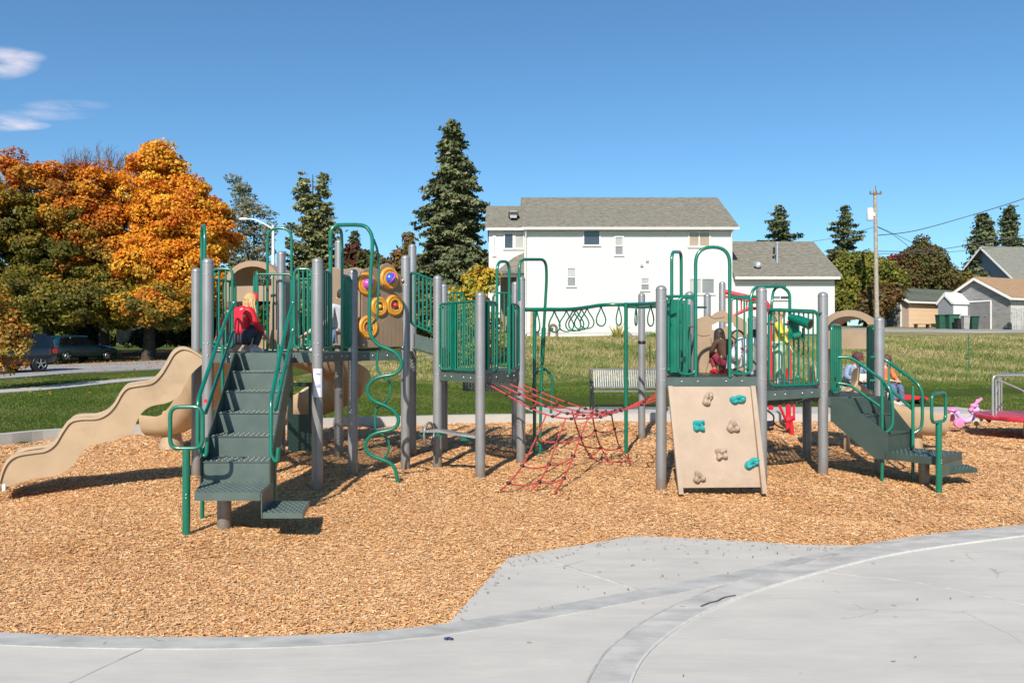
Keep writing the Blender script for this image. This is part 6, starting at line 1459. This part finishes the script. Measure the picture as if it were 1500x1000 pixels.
    return body
M_shoe = simple('pale_shoe', (.5, .48, .46), .6, .1); M_denim = simple('blue_denim', (.09, .13, .22), .85, .2, 20, bmp=.2); M_denim2 = simple('light_denim', (.20, .27, .38), .85, .2, 20)
SIT = dict(pelvis=(0, 0, .0), chest=(0, .02, .20), neck=(0, .04, .31), head=(0, .075, .385), shL=(-.11, .03, .275), shR=(.11, .03, .275), elL=(-.15, .08, .13), elR=(.15, .08, .13), wrL=(-.07, .20, .10), wrR=(.07, .20, .10),
           hipL=(-.055, .03, -.01), hipR=(.055, .03, -.01), knL=(-.07, .26, .02), knR=(.07, .26, .02), anL=(-.07, .27, -.22), anR=(.07, .27, -.22), face=(0, 1, -.5))
def capx(body, V, n, s, fw, rt, hd, M):
    m = MB(); H = V['head']; B = Matrix((rt, fw, hd)).transposed(); m.ball(H+hd*.032*s, (.069*s, .073*s, .05*s), 14, 8, M=B)
    m.slab([H+fw*.05*s+rt*.05*s+hd*.03*s, H+fw*.12*s+rt*.035*s+hd*.02*s, H+fw*.12*s-rt*.035*s+hd*.02*s, H+fw*.05*s-rt*.05*s+hd*.03*s], hd*.008*s); m.build('cap', simple('cap_cloth', (.10, .03, .03), .8, .1), body)
    # cream shirt front inside the open jacket and a paper in the hands
    m = MB(); c = n['chest'][0]; w = n['waist'][0]; m.ball(c.lerp(w, .45)+fw*.048*s, (.045*s, .035*s, .10*s), 12, 8, M=B); m.build('shirt_front', simple('cream_shirt', (.66, .47, .28), .8, .1), body)
g = bM2 @ Vector((-.26, -.10, .53))
person('man in a blue denim jacket and cap sitting on a bench, reading', g, PI, 1.72, SIT, M_denim2, M_denim, simple('dark_hair', (.04, .02, .015), .7), M_skin, extra=capx)
pap = MB(); q = g+Vector((0, -.36, .20)); pap.slab([q+Vector((-.16, 0, -.05)), q+Vector((.16, 0, -.05)), q+Vector((.16, .09, .10)), q+Vector((-.16, .09, .10))], (0, .006, .0)); pap.build('paper', simple('cream_paper', (.62, .56, .42), .8, .05), None, 'cream folded paper held by the man on the bench', 'paper')
g = bM2 @ Vector((.37, -.10, .53))
person('person in an orange top mostly hidden behind a post on the bench', g, PI+.4, 1.6, SIT, simple('orange_cloth', (.62, .17, .05), .8, .1), M_denim, simple('brown_hair', (.08, .04, .02), .7), M_skin, hair='long')
# child in red on the left deck
def redx(body, V, n, s, fw, rt, hd, M):
    m = MB(); H = V['head']+hd*.018*s; m.tube([H+rt*math.cos(a_)*.070*s+hd*math.sin(a_)*.070*s for a_ in [PI*q/10 for q in range(11)]], .013*s, 6)
    m.build('headband', M_red, body)
    m = MB(); c = n['chest'][0]-fw*.05*s+hd*.06*s; m.ball(c, (.06*s, .04*s, .05*s), 10, 8); m.build('hood', M_red, body)
SQ = dict(SIT); SQ.update(chest=(0, .05, .18), neck=(0, .09, .28), head=(0, .13, .355), knL=(-.08, .20, .12), knR=(.08, .20, .12), anL=(-.07, .12, -.13), anR=(.07, .12, -.13), wrL=(-.06, .24, .02), wrR=(.06, .24, .02), face=(0, 1, -.4))
fab_red = simple('red_jacket_cloth', (.66, .012, .03), .6, .12, 12, bmp=.15)
person('child in a red jacket with blond hair crouching on the left deck', P(356, 0, 9.95)*Vector((1, 1, 0)).x if False else Vector((P(351, 500, 9.9).x, 9.9, 1.59+.20)), R(-35), 1.28, SQ, fab_red, simple('dark_trousers', (.04, .045, .06), .8), simple('blond_hair', (.50, .33, .15), .7, .2, 30), M_skin, hair='long', extra=redx)
# second child in the red jacket's shade: another small child in red further left
person('second small child in red half hidden behind the stair rail', Vector((P(344, 500, 10.9).x, 10.9, 1.59+.19)), R(60), 1.15, SQ, fab_red, simple('grey_trousers', (.12, .12, .13), .8), simple('auburn_hair', (.22, .09, .04), .7), M_skin, hair='short')
# child in white leaning in the left tower
LN = dict(SQ); LN.update(chest=(0, -.08, .19), neck=(0, -.10, .30), head=(0, -.09, .38), elL=(-.15, .02, .14), elR=(.15, .02, .14), face=(0, 1, 0))
person('child in a white top and jeans sitting inside the left tower', Vector((P(489, 500, 11.0).x, 11.0, 1.82)), R(100), 1.45, LN, simple('white_cloth', (.62, .62, .66), .8, .06), M_denim, simple('dark_brown_hair', (.05, .03, .02), .7), M_skin)
# child in white patterned top on the right deck
BD = dict(SIT); BD.update(pelvis=(0, -.05, .02), chest=(0, .10, .16), neck=(0, .20, .21), head=(0, .27, .25), shL=(-.10, .16, .22), shR=(.10, .16, .22), elL=(-.14, .22, .10), elR=(.14, .22, .10), wrL=(-.1, .30, .02), wrR=(.1, .30, .02), knL=(-.08, .14, .10), knR=(.08, .14, .10), anL=(-.08, .06, -.11), anR=(.08, .06, -.11), face=(0, 1, -.3))
def spotx(body, V, n, s, fw, rt, hd, M):
    m = MB(); r = random.Random(2); c = n['chest'][0].lerp(n['waist'][0], .5)
    for i in range(24):
        d = Vector((r.gauss(0, 1), r.gauss(0, 1)-1, r.gauss(0, 1))).normalized(); m.ball(c+d*.082*s, .010*s, 6, 4)
    m.build('printed_spots', simple('pink_print', (.60, .10, .22), .8), body)
person('child in a white top with pink print bending over on the climbing wall deck', Vector((P(1078, 540, 10.0).x, 10.0, 1.47)), R(-62), 1.25, BD, simple('white_print_cloth', (.72, .70, .70), .8, .05), simple('white_trousers', (.66, .64, .63), .8, .05), simple('black_hair', (.025, .018, .015), .6), M_skinb, extra=spotx)
# dark braided hair child beside the wheel
BD2 = dict(SQ); BD2.update(chest=(0, .03, .18))
person('child with long dark braids crouching behind the bars by the steering wheel', Vector((P(1062, 540, 10.35).x, 10.35, 1.47)), R(20), 1.0, BD2, simple('dark_brown_cloth', (.07, .035, .02), .8, .06), simple('maroon_trousers', (.22, .02, .04), .8), simple('dark_braids', (.03, .02, .015), .6), M_skinb, hair='braids', shoes=M_red)
# child in yellow standing
ST = dict(pelvis=(0, 0, .52), chest=(0, .0, .70), neck=(0, .0, .83), head=(0, .02, .91), shL=(-.11, 0, .79), shR=(.11, 0, .79), elL=(-.15, .02, .63), elR=(.15, .06, .66), wrL=(-.15, .10, .50), wrR=(.10, .18, .72), hipL=(-.055, 0, .50), hipR=(.055, 0, .50), knL=(-.06, .02, .28), knR=(.06, .02, .28), anL=(-.06, 0, .04), anR=(.06, 0, .04), face=(0, 1, 0))
person('child in a yellow top and pale green trousers standing behind the telescope rail', Vector((P(1141, 560, 10.9).x, 10.9, 1.125)), R(-120), 1.08, ST, simple('yellow_cloth', (.72, .50, .03), .8, .08), simple('pale_green_cloth', (.48, .58, .42), .8, .08), simple('fair_hair', (.42, .30, .17), .7, .2, 30), M_skin, hair='long')

# ================================================================ PLAY THINGS BEYOND
rc = empty('red_climber', (P(1090, 600, 15.2).x, 15.2, 0), 'red curved tube climber with grey post behind the right tower', 'climber')
m = MB(); m.lathe((P(1058, 600, 15.2).x, 15.2, 0), [(.0635, -.05), (.0635, 2.84), (.05, 2.89), (.001, 2.91)], 20); m.build('post', M_grey, rc)
m = MB(); m.lathe((P(1160, 600, 15.2).x, 15.4, 0), [(.05, -.05), (.05, 1.2)], 14); m.build('post', M_red, rc)
m = MB(); m.tube(fillet([P(1061, 427, 15.2), P(1100, 436, 15.1), P(1122, 441, 15), P(1128, 455, 15), P(1129, 600, 15)], .3, 5), .045, 8); m.tube(fillet([P(1061, 434, 15.2), P(1100, 441, 15.1), P(1110, 443, 15)], .3, 5), .025, 8); m.build('roof_tube', M_red, rc)
m = MB(); m.tube(smooth_path([P(1070, 466, 15.2), P(1085, 457, 15.2), P(1100, 452, 15.2), P(1126, 452, 15.2)], 4), .03, 8); m.build('curved_tube', M_red, rc)
for x in (1072, 1086, 1094):
    m = MB(); m.tube([P(x, 430+(x-1061)*.2, 15.2), P(x, 466-(x-1070)*.4, 15.2)], .014, 6); m.build('hanger', M_red, rc)
m = MB(); m.tube([P(1125, 575, 15.2), P(1129, 467, 15.2)], .03, 8); m.tube([P(1155, 470, 15.2), P(1158, 560, 15.2)], .03, 8); m.build('upright_tube', M_red, rc)
m = MB(); m.tube([P(1141, 592, 14.8), P(1152, 617, 14.8), P(1162, 612, 14.8)], .028, 6); m.tube([P(1163, 590, 14.8), P(1163, 612, 14.8)], .022, 6); m.slab([P(1150, 616, 14.8), P(1165, 610, 14.8), P(1165, 615, 14.8), P(1152, 620, 14.8)], (0, .2, 0)); m.tube([P(1158, 616, 14.85), P(1161, 638, 14.85)], .04, 8); m.build('foot_stand', M_red, rc)
m = MB(); m.tube(smooth_path([P(1124, 601, 14.6), P(1133, 609, 14.7), P(1134, 620, 14.8), P(1148, 628, 14.8)], 5), .016, 6); m.slab([G(1122, 620, .12), G(1134, 619, .12), G(1134, 624, .08), G(1122, 625, .08)], (0, 0, .05)); rr_o = m.build('spring_rocker', M_blackp, None, 'small dark spring rocker on the chips behind the right tower', 'rocker')
# merry-go-round
mg = Vector((P(1512, 612, 14.3).x, 14.3, 0)); mt_ = empty('merry_go_round', mg, 'red round merry go round platform with silver hand rails at the right edge', 'merry go round'); zt = .40
m = MB(); m.lathe(mg, [(.001, zt), (.90, zt), (.93, zt-.01), (.94, zt-.05), (.92, zt-.08), (.85, zt-.085), (.001, zt-.085)], 40); m.build('platform', simple('worn_red_deck', (.50, .03, .05), .4, .25, 5), mt_)
m = MB(); m.lathe(mg, [(.16, -.05), (.14, .2), (.14, zt-.08)], 16); m.build('hub', M_grey, mt_)
for i in range(4):
    a = R(200+90*i-12); d = Vector((math.cos(a), math.sin(a), 0)); m = MB(); e = Vector((-d.y, d.x, 0))
    m.tube(fillet([mg+d*.80+Vector((0, 0, zt)), mg+d*.80+Vector((0, 0, zt+.72)), mg+d*.10+Vector((0, 0, zt+.72)), mg+d*.10+Vector((0, 0, zt))], .09, 5), .020, 8)
    m.tube(fillet([mg+d*.74+Vector((0, 0, zt)), mg+d*.74+Vector((0, 0, zt+.66)), mg+d*.45+e*.35+Vector((0, 0, zt+.45)), mg+d*.45+e*.35+Vector((0, 0, zt))], .07, 4), .014, 6); m.build('hand_rail', M_silver, mt_)
# pink tricycle
k = Vector((P(1420, 610, 15.2).x, 15.2, 0)); tr = empty('toy_tricycle', k, 'pink and lilac toy tricycle with yellow fork beside the merry go round', 'tricycle')
M_pink = simple('pink_plastic', (.80, .23, .42), .35, .05, coat=.3); M_lilac = simple('lilac_plastic', (.55, .38, .70), .35, .05); M_lime = simple('lime_plastic', (.52, .52, .12), .35, .05)
def T(px, py, dy=0): return P(px, py, 15.2+dy)
def wheel(c, r, w, mat, name, axis=(0, 1, 0)):
    m = MB(); m.lathe((0, 0, 0), [(r*.25, -w*.6), (r*.9, -w/2), (r, -w*.3), (r, w*.3), (r*.9, w/2), (r*.25, w*.6), (.001, w*.6)], 20, M=Matrix.Translation(c) @ Vector(axis).to_track_quat('Z', 'Y').to_matrix().to_4x4()); m.lathe((0, 0, 0), [(r*.35, w*.55), (r*.35, w*.7), (.001, w*.7)], 12, M=Matrix.Translation(c) @ (Vector(axis)*-1).to_track_quat('Z', 'Y').to_matrix().to_4x4()); return m.build(name, mat, tr)
wheel(T(1404, 619, -.1), .095, .08, M_pink, 'wheel'); wheel(T(1391, 611, .35), .095, .08, M_pink, 'wheel'); wheel(T(1430, 620, .1), .045, .05, M_lime, 'wheel')
m = MB(); m.tube(smooth_path([T(1392, 606, .1), T(1400, 603, .1), T(1412, 616, .1), T(1424, 612, .1), T(1430, 596, .1)], 5), [.03]*5+[.05]*16, 8); m.build('frame', M_lilac, tr)
m = MB(); m.ball(T(1394, 600, .15), (.11, .13, .05), 12, 8); m.build('seat', M_pink, tr)
m = MB(); m.ball(T(1427, 600, .1), (.11, .09, .07), 10, 8); m.tube([T(1424, 606, .1), T(1430, 592, .1)], .05, 8); m.build('handle_housing', M_lilac, tr)
m = MB(); m.tube([T(1420, 602, 0), T(1430, 590, .05), T(1437, 584, .15)], [.035, .03, .03], 8); m.ball(T(1426, 594, .02), (.07, .06, .05), 8, 6); m.tube([T(1428, 592, .1), T(1432, 585, .1)], .022, 6); m.build('handlebar', M_pink, tr)
m = MB(); m.tube([T(1432, 603, .05), T(1438, 616, .05)], .03, 8); m.tube([T(1437, 600, .1), T(1446, 612, .1)], .022, 8); m.build('fork', M_lime, tr)
m = MB(); m.tube([T(1436, 605, .1), T(1450, 617, .1)], .035, 8); m.build('foot_rest', M_red, tr)
# red and white small ride-on near the bench
q = onT(1330, 592); t = empty('ride_on_toy', q, 'low red ride on toy with white front on the path by the bench', 'toy'); m = MB(); m.slab([q+Vector((-.45, 0, .12)), q+Vector((.5, 0, .12)), q+Vector((.5, 0, .17)), q+Vector((0, 0, .24)), q+Vector((-.35, 0, .26))], (0, .3, 0)); m.build('body', M_red, t)
m = MB(); m.tube([q+Vector((-.42, .1, .1)), q+Vector((-.46, .1, .42))], .035, 8); m.ball(q+Vector((-.46, .1, .45)), (.07, .1, .05), 8, 6); m.build('handle', M_stick, t)
for x in (-.35, .35):
    m = MB(); m.tube([q+Vector((x, -.02, .09)), q+Vector((x, .32, .09))], .09, 14); m.build('wheel', M_blackp, t)
# dark play counter below the left deck
t = MB(); 
for (x0, x1, y0, y1) in ((422, 457, 560, 566), (422, 427, 566, 607), (452, 457, 566, 607), (422, 457, 607, 660)):
    t.slab([P(x0, y1, 11.6), P(x1, y1, 11.6), P(x1, y0, 11.6), P(x0, y0, 11.6)], (0, .04, 0))
part(t, 'shop_counter_panel', simple('dark_green_panel', (.012, .045, .035), .5, .1))
# crumpled foil scrap on the plaza
m = MB(); c = G(657, 935, .035)
for i in range(3): m.ball(c+Vector(((i-1)*.014, (i % 2)*.008, .004)), (.014, .009, .006), 7, 5)
m.build('litter_scrap', simple('navy_foil', (.02, .02, .10), .3), None, 'tiny dark blue scrap of litter on the pale plaza', 'litter')

# ================================================================ CARS
def car(px, py, L, Wd, Hh, label, paint, kind, ang):
    g = onT(px, py, 20, 80); g.z += .05; t = empty('parked_car', g, label, 'car', 'cars parked across the road', ang)
    M = Matrix.Translation(g) @ Matrix.Rotation(ang, 4, 'Z')
    def X_(x, y, z): return M @ Vector((x, y, z))
    if kind == 'suv': st = [(-.50, .45, .80, .80), (-.485, .36, .98, 1.05), (-.47, .33, 1.02, 1.50), (-.40, .32, 1.02, 1.64), (-.1, .30, 1.0, 1.70), (.08, .30, 1.0, 1.66), (.17, .30, 1.0, 1.45), (.27, .30, 1.02, 1.06), (.40, .31, .96, .98), (.48, .36, .82, .84), (.50, .42, .66, .68)]
    else: st = [(-.50, .42, .72, .72), (-.485, .34, .84, .90), (-.46, .30, .90, 1.20), (-.36, .28, .90, 1.40), (-.1, .26, .88, 1.45), (.05, .26, .88, 1.40), (.16, .26, .88, 1.15), (.24, .26, .88, .92), (.40, .28, .78, .82), (.48, .32, .68, .70), (.50, .38, .56, .58)]
    hw = Wd/2; m = MB(); rings = []
    for (x, zb, zm, zt_) in st:
        x *= L; roof = zt_ > zm+.08; w2 = hw*(.80 if roof else .9); e = .94 if abs(x) > L*.47 else 1
        half = [(0, zb), (hw*.86*e, zb), (hw*.98*e, zb+.12), (hw*e, (zb+zm)/2), (hw*.97*e, zm), (w2*e, zt_-.04 if roof else zm+(zt_-zm)*.7), (w2*.82, zt_), (0, zt_+.015)]
        rings.append([X_(x, y, z) for y, z in half]+[X_(x, -y, z) for y, z in half[::-1][1:-1]])
    n = len(rings[0]); m.add([p for r_ in rings for p in r_], [(i*n+k, i*n+(k+1) % n, (i+1)*n+(k+1) % n, (i+1)*n+k) for i in range(len(rings)-1) for k in range(n)]+[tuple(range(n))[::-1], tuple(range((len(rings)-1)*n, len(rings)*n))], True)
    m.build('body', paint, t)
    zm = st[4][2]; zt_ = st[4][3]
    def side_win(x0, x1, x2, x3, sg):
        w = MB(); pts = [X_(x0*L, sg*(hw*.972+.004), zm+.05), X_(x1*L, sg*(hw*.972+.004), zm+.05), X_(x2*L, sg*(hw*.825+.008), zt_-.11), X_(x3*L, sg*(hw*.825+.008), zt_-.11)]; w.slab(pts, M.to_3x3() @ Vector((0, sg*.012, 0))); w.build('window', M_carg, t)
    for sg in (-1, 1):
        side_win(-.43, -.26, -.25, -.38, sg); side_win(-.245, -.03, -.03, -.24, sg); side_win(-.015, .20, .10, -.015, sg)
        m = MB(); m.box((0, 0, 0), (.10, .06, .12), M=M @ Matrix.Translation((.17*L, sg*(hw+.08), zm+.08))); m.build('wing_mirror', paint, t)
    w = MB(); w.slab([X_(-.474*L, -hw*.7, zm+.1), X_(-.474*L, hw*.7, zm+.1), X_(-.425*L, hw*.66, zt_-.16), X_(-.425*L, -hw*.66, zt_-.16)], M.to_3x3() @ Vector((-.05, 0, .03))); w.build('rear_window', M_carg, t)
    for sg in (-1, 1):
        lm = MB(); lm.box((0, 0, 0), (.22, .24, .17), M=M @ Matrix.Translation((-.472*L, sg*hw*.87, zm-.12)), bev=.02); lm.build('tail_light', simple('tail_light_red', (.60, .02, .02), .2, .05, coat=.5), t)
        lm = MB(); lm.box((0, 0, 0), (.08, .30, .12), M=M @ Matrix.Translation((.487*L, sg*hw*.68, st[-2][2]-.10)), bev=.02); lm.build('headlight', M_blind, t)
    m = MB(); m.box((0, 0, 0), (.10, Wd*.92, .22), M=M @ Matrix.Translation((-.50*L, 0, .48)), bev=.04); m.build('bumper', paint, t); m = MB(); m.box((0, 0, 0), (.10, Wd*.90, .22), M=M @ Matrix.Translation((.50*L, 0, .44)), bev=.04); m.build('bumper', paint, t)
    rw = .36 if kind == 'suv' else .31
    for sx in (-.31, .31):
        for sg in (-1, 1):
            c = M @ Matrix.Translation((sx*L, sg*(hw-.10), rw)) @ Matrix.Rotation(R(90), 4, 'X'); m = MB(); m.lathe((0, 0, 0), [(rw*.6, -.12), (rw*.95, -.11), (rw, -.07), (rw, .07), (rw*.95, .11), (rw*.6, .12)], 24, M=c); wh = m.build('wheel', M_blackp, t)
            m = MB()
            for q in range(5): a = 2*PI*q/5; m.box((0, 0, 0), (.05, rw*.55, .03), M=c @ Matrix.Translation((0, 0, -sg*.125)) @ Matrix.Rotation(a, 4, 'Z') @ Matrix.Translation((0, rw*.3, 0)))
            m.lathe((0, 0, 0), [(rw*.64, -.02), (rw*.60, .02)], 20, M=c @ Matrix.Translation((0, 0, -sg*.12))); m.build('rim', M_silver, wh)
            m = MB(); m.lathe((0, 0, 0), [(.001, .0), (rw*1.14, 0)], 20, M=c @ Matrix.Translation((0, 0, -sg*.01))); m.build('wheel_arch', M_blackp, t)
    return t
rd = (onT(240, 541)-onT(0, 556)); ra = math.atan2(rd.y, rd.x)
car(-8, 548, 4.3, 1.85, 1.7, 'dark navy car with alloy wheels half hidden by leaves at the left edge', simple('navy_paint', (.004, .006, .022), .3, .1, coat=.8), 'suv', ra+PI)
car(110, 531, 4.4, 1.78, 1.45, 'blue green estate car with red tail light parked under the maples', simple('teal_paint', (.004, .035, .055), .3, .1, coat=.8), 'estate', ra+.1)
